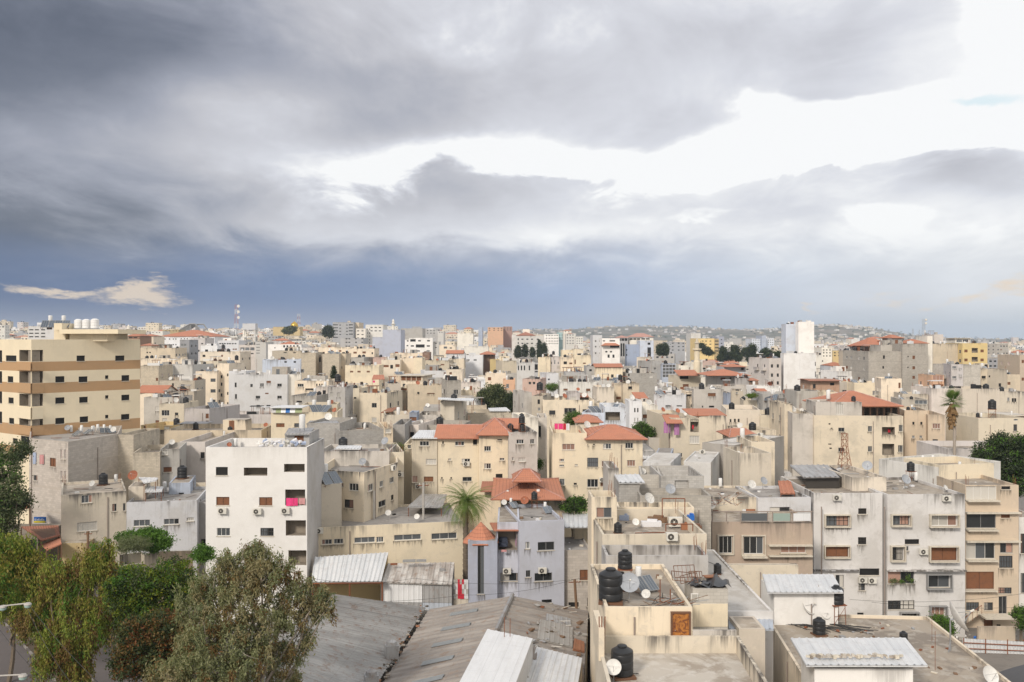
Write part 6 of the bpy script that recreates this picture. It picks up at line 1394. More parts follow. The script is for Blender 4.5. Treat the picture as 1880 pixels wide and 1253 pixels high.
def crumple():
    m = MB(); r = random.Random(8); tile('B'); a = P(*T(395, 190), 88.8)
    for k in range(34):
        x = a.x+k*.125; z = a.z-.2+.45*abs(sin(k*.55)); m.bar((x, 88.8+r.uniform(-.3, .3), z), (x+r.uniform(.1, .5), 88.8+r.uniform(-.3, .3), z+r.uniform(-.1, .25)), r.uniform(.10, .2), r.choice(('cloth_white', 'cloth_white', 'cloth_sky', 'ac_white')), 5)
    tag(m.build('washing_heap'), 'heap of white sheets drying on the white block roof', 'washing')
crumple()
# orange awnings, coloured awning, extra lean-to roofs
tile('T3'); lean(LAUN, 1120, 1218, 850, 790, 116.6, 3.4, part='awning'); 
tile('T2')
def strip_awning():
    m = MB(); cs = ['sheet_grey', 'awning_green', 'sheet_bright', 'awning_blue', 'sheet_bright', 'awning_green']; xs = [108, 142, 178, 212, 243, 280, 330]
    for i in range(6):
        a, b = P(*T(xs[i], 776), 139.6), P(*T(xs[i+1], 742), 139.6); m.face([(a.x, 139.6, a.z), (b.x, 139.6, a.z), (b.x, 139.9, b.z), (a.x, 139.9, b.z)], cs[i])
    child(m.build('awning', None, tuple(HAWN['loc'])), HAWN['obj'])
    m = MB(); a, b = P(*T(104, 740), 139.3), P(*T(335, 740), 139.3); m.box(((a.x+b.x)/2, 141.5, a.z), (b.x-a.x, 4.6, .12), 'sheet_bright'); child(m.build('sheet_roof', None, tuple(HAWN['loc'])), HAWN['obj'])
plain('awning_green', (.34, .40, .22), .7, spots=.2); plain('awning_blue', (.02, .16, .5), .6)
strip_awning()
def free_sheet(text, L, mat, name='sheet_canopy', pitch=.35, posts=True, cat='canopy', drop=2.2):
    pts = [P(*T(x, y), Z) for x, y, Z in L]; root = empty(name, pts[0]); tag(root, text, cat)
    child(corr(pts, mat, pitch, .03).build('roof_sheet', None, tuple(pts[0])), root)
    if posts:
        for p in pts: m = MB(); q = p.lerp(sum(pts, Vector())/4, .06); m.bar(q, q-Vector((0, 0, drop)), .04, 'rust'); child(m.build('post', None, tuple(pts[0])), root)
tile('A'); free_sheet('white sheet canopy beside red dish', [(800, 142, 105), (868, 128, 105), (880, 112, 110), (770, 110, 110)], 'sheet_bright')
free_sheet('lower white sheet canopy on workshop', [(808, 190, 104.5), (900, 188, 104.5), (912, 162, 109), (815, 160, 109)], 'sheet_bright')
tile('B'); free_sheet('thin white canopy on concrete terrace', [(862, 216, 107.5), (1020, 218, 107.5), (1033, 197, 112), (885, 195, 112)], 'sheet_bright')
tile('B'); free_sheet('grey translucent sheet beside the palm', [(1312, 578, 99), (1530, 580, 99), (1560, 500, 108), (1400, 498, 108)], 'sheet_grey', posts=True)
tile('T3'); free_sheet('white sheet beside cream villa', [(940, 1100, 110), (1028, 1102, 110), (985, 1048, 117), (940, 1048, 117)], 'sheet_bright')
tile('T2'); free_sheet('thin white slab roof over stair block', [(1308, 678, 150), (1560, 690, 150), (1570, 672, 158), (1310, 666, 158)], 'sheet_bright')
tile('T2'); free_sheet('white plastic sheet before the big tree', [(1680, 762, 163), (1830, 762, 163), (1800, 736, 172), (1668, 742, 172)], 'sheet_bright', posts=False)
tile('T2'); free_sheet('red tiled shade on pale terrace', [(833, 535, 228), (925, 535, 228), (920, 503, 238), (845, 503, 238)], 'tiles', pitch=.8)
tile('T2'); free_sheet('rusty sloping sheet among dishes', [(895, 775, 158), (980, 765, 158), (1030, 732, 170), (945, 745, 170)], 'sheet_rust')
tile('G'); free_sheet('small orange tiled shelter on roof', [(100, 200, 90), (182, 200, 90), (155, 128, 97), (86, 130, 97)], 'tiles', pitch=.4, drop=1.2)
tile('T2'); free_sheet('grey ribbed roof on grey block wall', [(360, 855, 123.2), (600, 850, 123.2), (580, 828, 133), (390, 832, 133)], 'sheet_grey', posts=False)
tile('T2'); free_sheet('ribbed sheet over white block roof room', [(205, 930, 89.6), (385, 928, 89.6), (420, 882, 95.5), (235, 885, 95.5)], 'sheet_grey', posts=False)
# ---- warehouses in front
def warehouse():
    z1, zr = 4.9, 7.6; VB, VF = Vector((-7.1, 75.8, z1)), Vector((-9.6, 50, z1)); RB, RF = Vector((.04, 70.4, zr)), Vector((-2.9, 48, zr)); EB, EF = Vector((6.3, 73, 5.6)), Vector((3.6, 48, 5.6))
    root = empty('brown_warehouse', (-2, 60, 0)); tag(root, 'old brown ridged roof of a low warehouse', 'warehouse'); L = (-2, 60, 0)
    child(corr([VF, VB, RB, RF], 'asbestos', .9, .05).build('left_slope', None, L), root); child(corr([RF, RB, EB, EF], 'asbestos', .9, .05).build('right_slope', None, L), root)
    m = MB()
    for k in range(26): t, t2 = k/26, (k+1)/26; p, q = RF.lerp(RB, t), RF.lerp(RB, t2); m.bar(p+Vector((0, 0, .08)), q+Vector((0, 0, .08)), .16, 'sheet_grey' if k > 15 else 'asbestos', 6)
    child(m.build('ridge', None, L), root)
    m = MB()
    for a, b in ((VF, VB), (VB, RB), (RB, EB), (EB, EF)): m.face([(a.x, a.y, -.5), (b.x, b.y, -.5), (b.x, b.y, b.z-.15), (a.x, a.y, a.z-.15)], 'stained', [(0, 6), (8, 6), (8, 0), (0, 0)])
    child(m.build('wall', None, L), root)
    def on(u, v, side=0):          # u along the ridge from the front, v from ridge to valley / eave
        a, b = RF.lerp(RB, u), (VF.lerp(VB, u) if side == 0 else EF.lerp(EB, u)); return a.lerp(b, v)+Vector((0, 0, .07))
    for k in range(6):             # skylight strips
        u = .14+k*.145; m = MB(); m.face([on(u, .66), on(u, .34), on(u+.035, .34), on(u+.035, .66)], 'skylight'); o = m.build('skylight', None, L); child(o, root)
    m = MB(); r = random.Random(4)
    for k in range(34):
        u, v = r.uniform(.55, .98), r.uniform(.25, .98); p = on(u, v, 1); s = r.uniform(.15, .6); m.box((p.x, p.y, p.z+.04), (s, s*r.uniform(.2, .7), r.uniform(.04, .12)), r.choice(('wood', 'sheet_old', 'sheet_grey', 'rust', 'soil')), r.uniform(0, 3))
    for k in range(9): u, v = r.uniform(.55, .99), r.uniform(.5, .99); p = on(u, v, 1); m.bar((p.x, p.y, p.z+.06), (p.x+r.uniform(-1, 1), p.y+r.uniform(-1, 1), p.z+.1), .02, 'ac_white')
    o = m.build('debris'); tag(o, 'scattered rubbish on the brown warehouse roof', 'debris', None, 'stuff')
    def patch(name, quad, mat, off=.05):
        mm = corr([Vector(q)+Vector((0, 0, off)) for q in quad], mat, .35, .012); child(mm.build(name, None, L), root)
    patch('patch_sheet', [on(.62, .45, 1), on(.62, .85, 1), on(.80, .82, 1), on(.80, .42, 1)], 'sheet_old'); patch('patch_sheet', [on(.80, .50, 1), on(.80, .80, 1), on(.87, .78, 1), on(.87, .48, 1)], 'sheet_grey'); patch('rusty_patch', [on(.60, .86, 1), on(.60, .99, 1), on(.68, .98, 1), on(.69, .86, 1)], 'sheet_rust', .09)
    patch('patch_sheet', [on(.45, .3, 1), on(.45, .6, 1), on(.55, .6, 1), on(.55, .3, 1)], 'asbestos', .08)
    # new white roof panels with two steel rods
    q = [P(838, 1262, 50.2), P(944, 1262, 50.2), P(978, 1172, 58.3), P(894.5, 1155, 60.2)]; r3 = empty('white_lean_to', q[0]); tag(r3, 'clean white metal roof panel over brown warehouse', 'shed')
    child(corr(q, 'sheet_bright', .5, .02, mb=None).build('roof_sheet', None, tuple(q[0])), r3); m = MB()
    for a, b in ((0, 1), (1, 2), (2, 3), (3, 0)): m.face([(q[a].x, q[a].y, q[a].z-3), (q[b].x, q[b].y, q[b].z-3), q[b]-Vector((0, 0, .1)), q[a]-Vector((0, 0, .1))], 'sheet_white')
    child(m.build('wall', None, tuple(q[0])), r3)
    for x, y in ((926, 1171), (936.5, 1173)): m = MB(); p = P(x, y, 58.6); m.bar(p, p+Vector((0, 0, 1.35)), .022, 'rust'); child(m.build('steel_rod', None, tuple(q[0])), r3)
    q = [P(945, 1262, 54.2), P(1060, 1262, 54.2), P(1069, 1208, 58.9), P(975, 1184.7, 61.3)]; r4 = empty('pale_lean_to', q[0]); tag(r4, 'grey-white dusty lean-to right of white roof panel', 'shed')
    child(corr(q, 'sheet_white', .35, .025).build('roof_sheet', None, tuple(q[0])), r4); m = MB()
    for a, b in ((0, 1), (1, 2), (2, 3), (3, 0)): m.face([(q[a].x, q[a].y, -.5), (q[b].x, q[b].y, -.5), q[b]-Vector((0, 0, .1)), q[a]-Vector((0, 0, .1))], 'stained', [(0, 6), (6, 6), (6, 0), (0, 0)])
    child(m.build('wall', None, tuple(q[0])), r4)
    # grey corrugated neighbour
    root = empty('grey_warehouse', (-14, 60, 0)); tag(root, 'broad grey corrugated roof beside the brown warehouse', 'warehouse'); L = (-14, 60, 0)
    BL, FL = P(612, 1090, 68.5), P(380, 1262, 50); child(corr([FL, BL, VB+Vector((-.25, 0, .15)), VF+Vector((-.25, 0, .15))], 'sheet_grey', .33, .06).build('roof_sheet', None, L), root); m = MB()
    for a, b in ((FL, BL), (BL, VB), (VB, VF)): m.face([(a.x, a.y, -.5), (b.x, b.y, -.5), (b.x, b.y, b.z-.15), (a.x, a.y, a.z-.15)], 'stainedgrey', [(0, 6), (8, 6), (8, 0), (0, 0)])
    child(m.build('wall', None, L), root)
    for t in (.30, .52): p = VF.lerp(VB, t); m = MB(); m.box((p.x-.3, p.y, p.z+.6), (.9, .7, 1.2), 'sheet_grey', .3); m.lathe((p.x-.3, p.y, p.z+1.2), [(.4, 0), (.35, .25), (0, .4)], 'sheet_grey', 8); child(m.build('roof_vent', None, L), root)
    m = MB(); r = random.Random(9)
    for k in range(170): t = r.random(); p = VF.lerp(VB, t); s = r.uniform(.05, .3); m.box((p.x+r.uniform(-.9, .25), p.y, p.z+.18+r.uniform(0, .15)), (s, s*.7, s*.35), r.choice(('soil', 'wood', 'sheet_rust', 'deck', 'sheet_old')), r.uniform(0, 3))
    tag(m.build('leaf_litter'), 'dead leaves and rubbish lying along the roof valley', 'litter', None, 'stuff')
plain('skylight', (.24, .26, .27), .35, spots=.4)
warehouse()
def sheds():
    tile('B'); q = [P(*T(x, y), Z) for x, y, Z in ((715, 1045, 85.8), (1150, 1040, 85.8), (1195, 860, 91), (735, 890, 89))]; c = Vector((q[0].x, q[0].y, 0))
    r = empty('market_shed', c); tag(r, 'open shed under sloping grey tin roof', 'shed'); child(corr(q, 'sheet_white', .4, .06).build('roof_sheet', None, tuple(c)), r)
    m = MB()
    for p in q[:2]: m.bar((p.x+.1, p.y+.1, 0), (p.x+.1, p.y+.1, p.z-.1), .08, 'rust')
    m.bar((q[0].x*.45+q[1].x*.55, q[0].y+.1, 0), (q[0].x*.45+q[1].x*.55, q[0].y+.1, q[0].z-.1), .08, 'rust'); m.bar(q[0]-Vector((0, -.1, .2)), q[1]-Vector((0, -.1, .2)), .09, 'rust'); child(m.build('post', None, tuple(c)), r)
    m = MB(); m.face([(q[3].x, q[3].y-.3, 0), (q[2].x, q[2].y-.3, 0), (q[2].x, q[2].y-.3, q[2].z-.2), (q[3].x, q[3].y-.3, q[3].z-.2)], 'ochre', [(0, 6), (8, 6), (8, 1), (0, 1)])
    m.face([(q[0].x, q[0].y, 0), (q[3].x, q[3].y, 0), (q[3].x, q[3].y, q[3].z-.2), (q[0].x, q[0].y, q[0].z-.2)], 'concrete', [(0, 6), (8, 6), (8, 1), (0, 1)]); child(m.build('wall', None, tuple(c)), r)
    q = [P(*T(x, y), Z) for x, y, Z in ((1150, 1046, 87), (1590, 1060, 86.6), (1605, 922, 91), (1190, 930, 90.8))]; c = Vector((q[0].x, q[0].y, 0))
    r = empty('white_shed', c); tag(r, 'patched shed with white flaking sheet roof', 'shed'); child(corr(q, 'sheet_patchy', .5, .04).build('roof_sheet', None, tuple(c)), r)
    a, b = q[0], q[1]; mid = a.lerp(b, .58)
    for n, (p, s, z0, z1, mat) in enumerate(((a, mid, 2.1, a.z-.15, 'sheet_bright'), (mid, b, 2.1, b.z-.2, 'sheet_grey'), (a, mid, -.3, 2.08, 'sheet_grey'), (mid, b, -.3, 2.08, 'sheet_blue'))):
        m = corr([(p.x+.02, p.y+.25, z0), (s.x-.02, s.y+.25, z0), (s.x-.02, s.y+.26, z1), (p.x+.02, p.y+.26, z1)], mat, .45, .03); child(m.build('wall_panel', None, tuple(c)), r)
    m = MB()
    for p, s in ((b, q[2]), (q[3], a), (q[2], q[3])): m.face([(p.x, p.y+.27, -.3), (s.x, s.y-.27, -.3), (s.x, s.y-.27, s.z-.2), (p.x, p.y+.27, p.z-.2)], 'sheet_old')
    child(m.build('wall', None, tuple(c)), r)
    m = MB()
    for x, y, w, d in ((1265, 998, .9, .25), (1325, 930, 1.3, .5), (1400, 928, 1.0, .4), (1230, 950, .7, .12), (1530, 985, .5, .4)): p = P(*T(x, y), 89.3); m.box((p.x, 89.3, p.z+.25), (w, d, .18), 'frame_grey' if d > .3 else 'rust', .1)
    tag(m.build('junk_frames'), 'odd iron frames and boards lying on the flaking white roof', 'junk', None, 'stuff')
    # red and white patched fence, brick stump
    m = MB(); a, b = P(*T(1600, 1150), 87.5), P(*T(1692, 1150), 87.5); zt = P(*T(0, 1030), 87.5).z; rr = random.Random(6); n = 7
    for i in range(n):
        for j in range(4):
            x0, x1 = a.x+(b.x-a.x)*i/n, a.x+(b.x-a.x)*(i+1)/n; z0, z1 = a.z+(zt-a.z)*j/4, a.z+(zt-a.z)*(j+1)/4; m.box(((x0+x1)/2, 87.5+rr.uniform(-.04, .04), (z0+z1)/2), (x1-x0, .05, z1-z0), 'cloth_red' if (i in (2, 3, 4) and rr.random() < .75) else rr.choice(('sheet_white', 'sheet_old')))
    m.box(((a.x+b.x)/2, 87.7, a.z/2), (b.x-a.x, .3, a.z), 'stained'); tag(m.build('patched_fence'), 'red and white patched hoarding beside blue-grey turret', 'fence')
    # roof truss members and a parked car in the dark of the open shed
    r = empty('parked_car', (-14.2, 88.6, 0)); tag(r, 'dark parked car in the shade of the open shed', 'car'); L = (-14.2, 88.6, 0); m = MB()
    prof = [(-2.1, .35), (2.1, .35), (2.15, .75), (1.3, .92), (.7, 1.4), (-1.0, 1.42), (-1.7, .95), (-2.15, .85)]
    for s in (-.85, .85):
        pts = [(-14.2+x, 88.6+s, z) for x, z in prof]; m.face(pts if s < 0 else pts[::-1], 'cloth_dark')
    for i in range(len(prof)): (x0, z0), (x1, z1) = prof[i], prof[(i+1) % len(prof)]; m.face([(-14.2+x0, 87.75, z0), (-14.2+x1, 87.75, z1), (-14.2+x1, 89.45, z1), (-14.2+x0, 89.45, z0)], 'cloth_dark')
    child(m.build('body', None, L), r)
    for x in (-1.35, 1.35):
        m = MB(); m.lathe((-14.2+x, 87.7, .35), [(0, -.02), (.2, 0), (.2, .03), (.35, .03), (.35, -.2)], 'black', 14, Vector((0, -1, 0))); w = child(m.build('wheel', None, L), r); m = MB(); m.lathe((-14.2+x, 87.66, .35), [(0, .02), (.19, .02), (.2, 0)], 'steel', 10, Vector((0, -1, 0))); o = m.build('rim', None, L); o.parent = w; o.location = (0, 0, 0)
    m = MB(); m.face([(-14.8, 87.74, .95), (-13.7, 87.74, .95), (-13.8, 87.74, 1.3), (-14.8, 87.74, 1.3)], 'glass_mid'); child(m.build('side_window', None, L), r)
sheds()
# ---- low left corner: tile awnings, sign, garden walls
def low_left():
    tile('A')
    def aw(text, L, posts=True):
        pts = [P(*T(x, y), Z) for x, y, Z in L]; r = empty('tiled_awning', pts[0]); tag(r, text, 'awning'); o = roof_mesh('roof', r, [pts], 'old_tiles' if 'worn' in text else 'tiles', .12); child(o, r)
        m = MB()
        for p in pts: m.bar((p.x, p.y, -.2), p-Vector((0, 0, .1)), .08, 'wood')
        child(m.build('post', None, tuple(pts[0])), r)
    aw('worn orange tiled awning below the stone house', [(228, 462, 99), (335, 432, 100), (325, 378, 107), (118, 385, 105)])
    aw('smaller orange tiled awning at the corner', [(258, 516, 96), (342, 480, 97), (335, 440, 101), (228, 488, 100)])
    aw('far left tiled awning under dark trees', [(20, 306, 104), (168, 278, 108), (165, 262, 112), (20, 285, 108)])
    m = MB(); a, b = P(*T(190, 366), 103.5), P(*T(256, 332), 103.5); r = empty('shop_sign', a); tag(r, 'blue and yellow shop sign above tiled awning', 'sign')
    m.box(((a.x+b.x)/2, 103.5, (a.z+b.z)/2), (b.x-a.x, .15, b.z-a.z), 'sign_blue', 0); child(m.build('board', None, tuple(a)), r)
    m = MB(); w = b.x-a.x; h = b.z-a.z; m.box((a.x+w/2, 103.41, a.z+h*.22), (w*.98, .03, h*.3), 'sign_yellow'); child(m.build('yellow_band', None, tuple(a)), r); m = MB()
    for k in range(9): m.box((a.x+w*(.12+k*.09), 103.41, a.z+h*(.62+.05*sin(k*2.1))), (w*.06, .03, h*(.12+.1*(k % 3 == 0))), 'sheet_bright', 0)
    m.box((a.x+w*.5, 103.41, a.z+h*.45), (w*.8, .03, h*.04), 'sheet_bright'); child(m.build('lettering', None, tuple(a)), r)
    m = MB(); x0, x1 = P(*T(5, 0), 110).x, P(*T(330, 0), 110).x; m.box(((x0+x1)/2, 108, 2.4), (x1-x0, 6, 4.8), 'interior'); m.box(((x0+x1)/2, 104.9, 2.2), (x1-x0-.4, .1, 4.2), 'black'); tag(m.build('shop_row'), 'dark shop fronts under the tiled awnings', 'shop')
    def gw(text, L, h=2.4, mat='stained'):
        m = MB()
        for (x0, y0, Z0), (x1, y1, Z1) in zip(L[:-1], L[1:]):
            a, b = P(*T(x0, y0), Z0), P(*T(x1, y1), Z1); d = (b-a); d.z = 0; n = Vector((-d.y, d.x, 0)).normalized()*.25
            m.face([(a.x, a.y, 0), (b.x, b.y, 0), b, a], mat, [(0, 2), (3, 2), (3, 0), (0, 0)]); m.face([a, b, b+n, a+n], 'sill'); m.face([(b.x+n.x, b.y+n.y, 0), (a.x+n.x, a.y+n.y, 0), a+n, b+n], mat, [(0, 2), (3, 2), (3, 0), (0, 0)])
        o = m.build('garden_wall'); tag(o, text, 'wall')
    gw('sand garden wall stepping up behind tree', [(675, 542, 86), (785, 530, 88), (805, 545, 88), (880, 512, 90)]); gw('brown garden wall below white block', [(882, 525, 91), (1075, 520, 93)], mat='tan')
    gw('rough brown wall under yellow house corner', [(640, 640, 80), (700, 600, 82), (800, 590, 84)], mat='tan')
plain('sign_blue', (.03, .15, .5), .5); plain('sign_yellow', (.7, .6, .05), .5)
low_left()
# ---- fronts on the right: surrounds, ledges, balconies, stairs
def px_box(h, name, x0, x1, y0, y1, Z, out, mat, dep=.3):
    a, b = P(*T(x0, y1), Z), P(*T(x1, y0), Z); m = MB(); m.box(((a.x+b.x)/2, Z-out/2, (a.z+b.z)/2), (b.x-a.x, out+dep, b.z-a.z), mat); return child(m.build(name, None, tuple(h['loc'])), h['obj'])
def surround(h, x, y, w, hh, Z, out=.35, mat='sill'):
    t = .09; a, b = P(*T(x-w/2, y+hh/2), Z), P(*T(x+w/2, y-hh/2), Z); m = MB(); X, Z2 = (a.x+b.x)/2, (a.z+b.z)/2
    for cx, cz, sx, sz in ((X, b.z+t/2, b.x-a.x+2*t, t), (X, a.z-t/2, b.x-a.x+2*t, t), (a.x-t/2, Z2, t, b.z-a.z-.004), (b.x+t/2, Z2, t, b.z-a.z-.004)): m.box((cx, Z-out/2, cz), (sx, out, sz), mat)
    child(m.build('window_surround', None, tuple(h['loc'])), h['obj'])
tile('G')
for x, y, w, hh in ((415, 353, 134, 62), (413, 525, 134, 62)): surround(GREYL, x, y, w, hh, 89)
for x, y, w, hh in ((768, 350, 102, 60), (1008, 352, 154, 64), (750, 535, 72, 80), (1006, 537, 154, 80), (980, 690, 130, 76), (815, 887, 96, 46), (975, 862, 86, 66)): surround(GREYR, x, y, w, hh, 88.6, .4, 'frame_grey' if y > 600 else 'sill')
px_box(GREYL, 'floor_ledge', 282, 530, 623, 629, 89, .25, 'stainedwhite'); px_box(GREYR, 'floor_ledge', 690, 1128, 625, 631, 88.6, .25, 'stainedwhite')
for xx in (328, 680): 
    m = MB(); a, b = P(*T(xx, 275), 88.4), P(*T(xx, 900), 88.4); m.bar(a, b, .06, 'pipe', 6); child(m.build('drain_pipe', None, tuple(GREYL['loc'])), GREYL['obj'])
for yy in (307, 466): px_box(TANR, 'floor_ledge', 1128, 1428, yy-4, yy+4, 92, .35, 'sill')
for (x0, x1, yy) in ((1130, 1300, 403), (1130, 1298, 572), (1108, 1292, 738), (1130, 1308, 240)): px_box(TANR, 'balcony_ledge', x0, x1, yy-4, yy+3, 92, .5, 'sill')
def stairs():
    r = empty('outside_stairs', P(*T(1085, 965), 90.5)); tag(r, 'concrete steps against the tan house', 'stairs'); a, b = P(*T(1085, 962), 90.6), P(*T(1212, 868), 90.6); m = MB(); n = 14
    for k in range(n): t = k/n; x = a.x+(b.x-a.x)*t; z = a.z+(b.z-a.z)*t; m.box((x+(b.x-a.x)/n/2, 90.9, z/2+.1), ((b.x-a.x)/n-.01, 1.1, z+.2), 'stained')
    child(m.build('flight', None, tuple(r.location)), r); m = MB(); m.bar(a+Vector((0, -.3, .9)), b+Vector((0, -.3, .9)), .04, 'rust'); 
    for k in range(6): p = a.lerp(b, k/5)+Vector((0, -.3, 0)); m.bar(p, p+Vector((0, 0, .9)), .02, 'rust')
    child(m.build('handrail', None, tuple(r.location)), r)
    px_box(TANR, 'porch_slab', 1205, 1400, 872, 882, 91.6, 1.2, 'sill')
stairs()
def rose():
    tile('E'); h = ROSE; Z = 81.6; z0, z1 = P(*T(0, 358), Z).z, P(*T(0, 302), Z).z; root = h['obj']; x0, x1 = P(*T(692, 0), Z).x, P(*T(1250, 0), Z).x
    m = MB(); m.bar((x0, Z, z1), (x1, Z, z1), .05, 'pipe')
    for t in (0, .14, .28, .55, .6, .78, .8, .985): x = x0+(x1-x0)*t; m.bar((x, Z, z0), (x, Z, z1), .05, 'pipe')
    child(m.build('balcony_rail', None, tuple(h['loc'])), root)
    for a, b, mt in ((.285, .55, 'glass_mid'), (.6, .78, 'glass_green'), (.8, .985, 'sheet_bright')): m = MB(); m.box(((x0+(x1-x0)*(a+b)/2), Z, (z0+z1)/2-.05), ((x1-x0)*(b-a)-.1, .03, (z1-z0)*.75), mt); child(m.build('balcony_panel', None, tuple(h['loc'])), root)
    m = MB()
    for x, y, w, hh, mt in ((710, 325, 30, 60, 'brown_shutter'), (782, 318, 45, 36, 'glass_dark'), (832, 318, 44, 36, 'sheet_bright'), (905, 320, 50, 62, 'sheet_rust'), (868, 320, 20, 60, 'sheet_bright')):
        a, b = P(*T(x-w/2, y+hh/2), 88.35), P(*T(x+w/2, y-hh/2), 88.35); m = MB(); m.box(((a.x+b.x)/2, 88.4, (a.z+b.z)/2), (b.x-a.x, .08, b.z-a.z), mt); child(m.build('terrace_door', None, tuple(h['loc'])), root)
    for x, y, w, hh in ((765, 487, 82, 102), (920, 490, 124, 104)): surround(h, x, y, w, hh, 82, .14, 'sill')
    px_box(h, 'window_ledge', 855, 990, 548, 556, 82, .4, 'sill'); px_box(h, 'window_ledge', 1000, 1240, 484, 490, 82, .4, 'sill'); px_box(h, 'window_ledge', 1000, 1240, 542, 548, 82, .4, 'sill')
    m = MB(); rr = random.Random(2)     # wire racks on the roof
    for k in range(40): 
        a = P(*T(rr.uniform(690, 830), rr.uniform(235, 270)), 86); m.bar(a, a+Vector((rr.uniform(-1.5, 1.5), rr.uniform(-.6, .6), rr.uniform(-.2, .9))), .018, 'rust' if k % 2 else 'steel')
    tag(m.build('wire_racks'), 'tangle of wire racks above the rose-brown house', 'racks', None, 'stuff')
plain('glass_green', (.30, .38, .34), .2, spec=.6); rose()
# ---- terraces in front
def terraces():
    tile('E'); L = tuple(TER2['loc']); a, b = P(*T(468, 1052), 49.96), P(*T(560, 868), 49.96); m = MB(); m.box(((a.x+b.x)/2, 49.96, (a.z+b.z)/2), (b.x-a.x, .07, b.z-a.z), 'rusty_door'); o = child(m.build('door', None, L), TER2['obj'])
    m = MB()
    for x in (a.x-.05, b.x+.05): m.box((x, 49.93, (a.z+b.z)/2), (.09, .14, b.z-a.z), 'frame_brown')
    m.box(((a.x+b.x)/2, 49.93, b.z+.05), (b.x-a.x+.2, .14, .09), 'frame_brown'); q = m.build('door_frame', None, L); q.parent = o; q.location = (0, 0, 0)
    m = MB(); m.bar((a.x+.15, 49.9, (a.z+b.z)/2), (a.x+.15, 49.84, (a.z+b.z)/2), .03, 'steel'); q = m.build('handle', None, L); q.parent = o; q.location = (0, 0, 0)
    # wall continuing right of the door: grey low wall at the back of the terrace
    m = MB(); a, b = P(*T(583, 1052), 49.9), P(*T(822, 960), 50.1); m.box(((a.x+b.x)/2, 50.05, (a.z+b.z)/2), (b.x-a.x, .2, b.z-a.z), 'stainedgrey'); tag(m.build('terrace_wall'), 'streaked grey wall right of rusty door', 'wall')
    m = MB(); a, b = P(*T(572, 797), 53.9), P(*T(612, 760), 53.9); m.box(((a.x+b.x)/2, 53.95, (a.z+b.z)/2), (b.x-a.x, .1, b.z-a.z), 'frame_white')
    for k in range(5): z = a.z+(b.z-a.z)*(k+.5)/5; m.box(((a.x+b.x)/2, 53.88, z), (b.x-a.x-.1, .05, .05), 'shutter', 0)
    child(m.build('air_vent', None, tuple(HVENT['loc'])), HVENT['obj'])
    a, b = P(*T(583, 945), 53.9), P(*T(778, 818), 53.9); m = MB(); m.box(((a.x+b.x)/2, 53.97, (a.z+b.z)/2), (b.x-a.x, .05, b.z-a.z), 'cream'); child(m.build('plastered_front', None, tuple(HVENT['loc'])), HVENT['obj'])
    # tarpaulin over frames on the hut
    m = MB(); pts = [P(*T(x, y), Z) for x, y, Z in ((545, 712, 54.2), (800, 722, 54), (782, 664, 56.6), (610, 672, 56.6))]; n = 10
    for i in range(n):
        for j in range(4):
            f = lambda u, v: pts[0].lerp(pts[1], u).lerp(pts[3].lerp(pts[2], u), v)+Vector((0, 0, .16*sin(u*9+v*3)*(.4+v)+.1*sin(u*23)))
            m.face([f(i/n, j/4), f((i+1)/n, j/4), f((i+1)/n, (j+1)/4), f(i/n, (j+1)/4)], 'black_plastic')
    tag(m.build('tarpaulin', None, (0, 0, 0), True), 'crumpled black tarpaulin on the block hut', 'tarpaulin')
    m = MB(); rr = random.Random(12)
    def frame(x, y, Z, w, hh, ang):
        c = P(*T(x, y), Z); u = Vector((cos(ang), .3*sin(ang), sin(ang)*.4)); v = Vector((0, .5, .6)).normalized(); q = [c-u*w/2, c+u*w/2, c+u*w/2+v*hh, c-u*w/2+v*hh]
        for i in range(4): m.bar(q[i], q[(i+1) % 4], .025, 'frame_brown')
        for k in range(1, 5): m.bar(q[0].lerp(q[1], k/5), q[3].lerp(q[2], k/5), .012, 'rust')
    frame(540, 668, 55.5, 1.3, .8, .1); frame(540, 690, 54.8, 1.6, .6, -.2); frame(570, 690, 55, 1.4, .5, .5); frame(600, 668, 56, .8, .4, 0); m.box(tuple(P(*T(683, 662), 56.5)), (.9, .5, .06), 'sheet_rust', .2)
    tag(m.build('bedsteads', None), 'pile of rusty iron bed frames by the tarpaulin', 'bed frames')
    m = MB()      # sticks and cables behind the low parapet
    for k in range(36): a = P(*T(rr.uniform(340, 560), rr.uniform(775, 822)), rr.uniform(50.8, 52)); m.bar((a.x, a.y, TER2['deck']+.05+rr.random()*.12), (a.x+rr.uniform(-1.4, 1.4), a.y+rr.uniform(-.4, .8), TER2['deck']+.1+rr.random()*.3), .018, rr.choice(('wood', 'rust', 'cable', 'steel')))
    for x, y in ((457, 735), (400, 680)): a = P(*T(x, y), 52); m.bar((a.x, 52, TER2['deck']), (a.x, 52, a.z), .03, 'rust')
    tag(m.build('scrap_rods'), 'scrap rods and sticks behind the tank terrace parapet', 'scrap', None, 'stuff')
    # concrete post and rust rods at the left corner of the open terrace
    m = MB(); a = P(*T(45, 960), 49.5)
    m.box((a.x, 48.2, 11.9), (.3, 3.2, 1.7), 'stained'); 
    for k in (0, .12, .26): m.bar((a.x-.1+k, 46.8, 11.3), (a.x-.1+k*1.2, 46.9, 13.3), .03, 'rust')
    tag(m.build('corner_post'), 'old corner post with rusty bars on open terrace', 'post')
    # small things on the aircon terrace
    m = MB(); z = TER1['deck']; rr = random.Random(4)
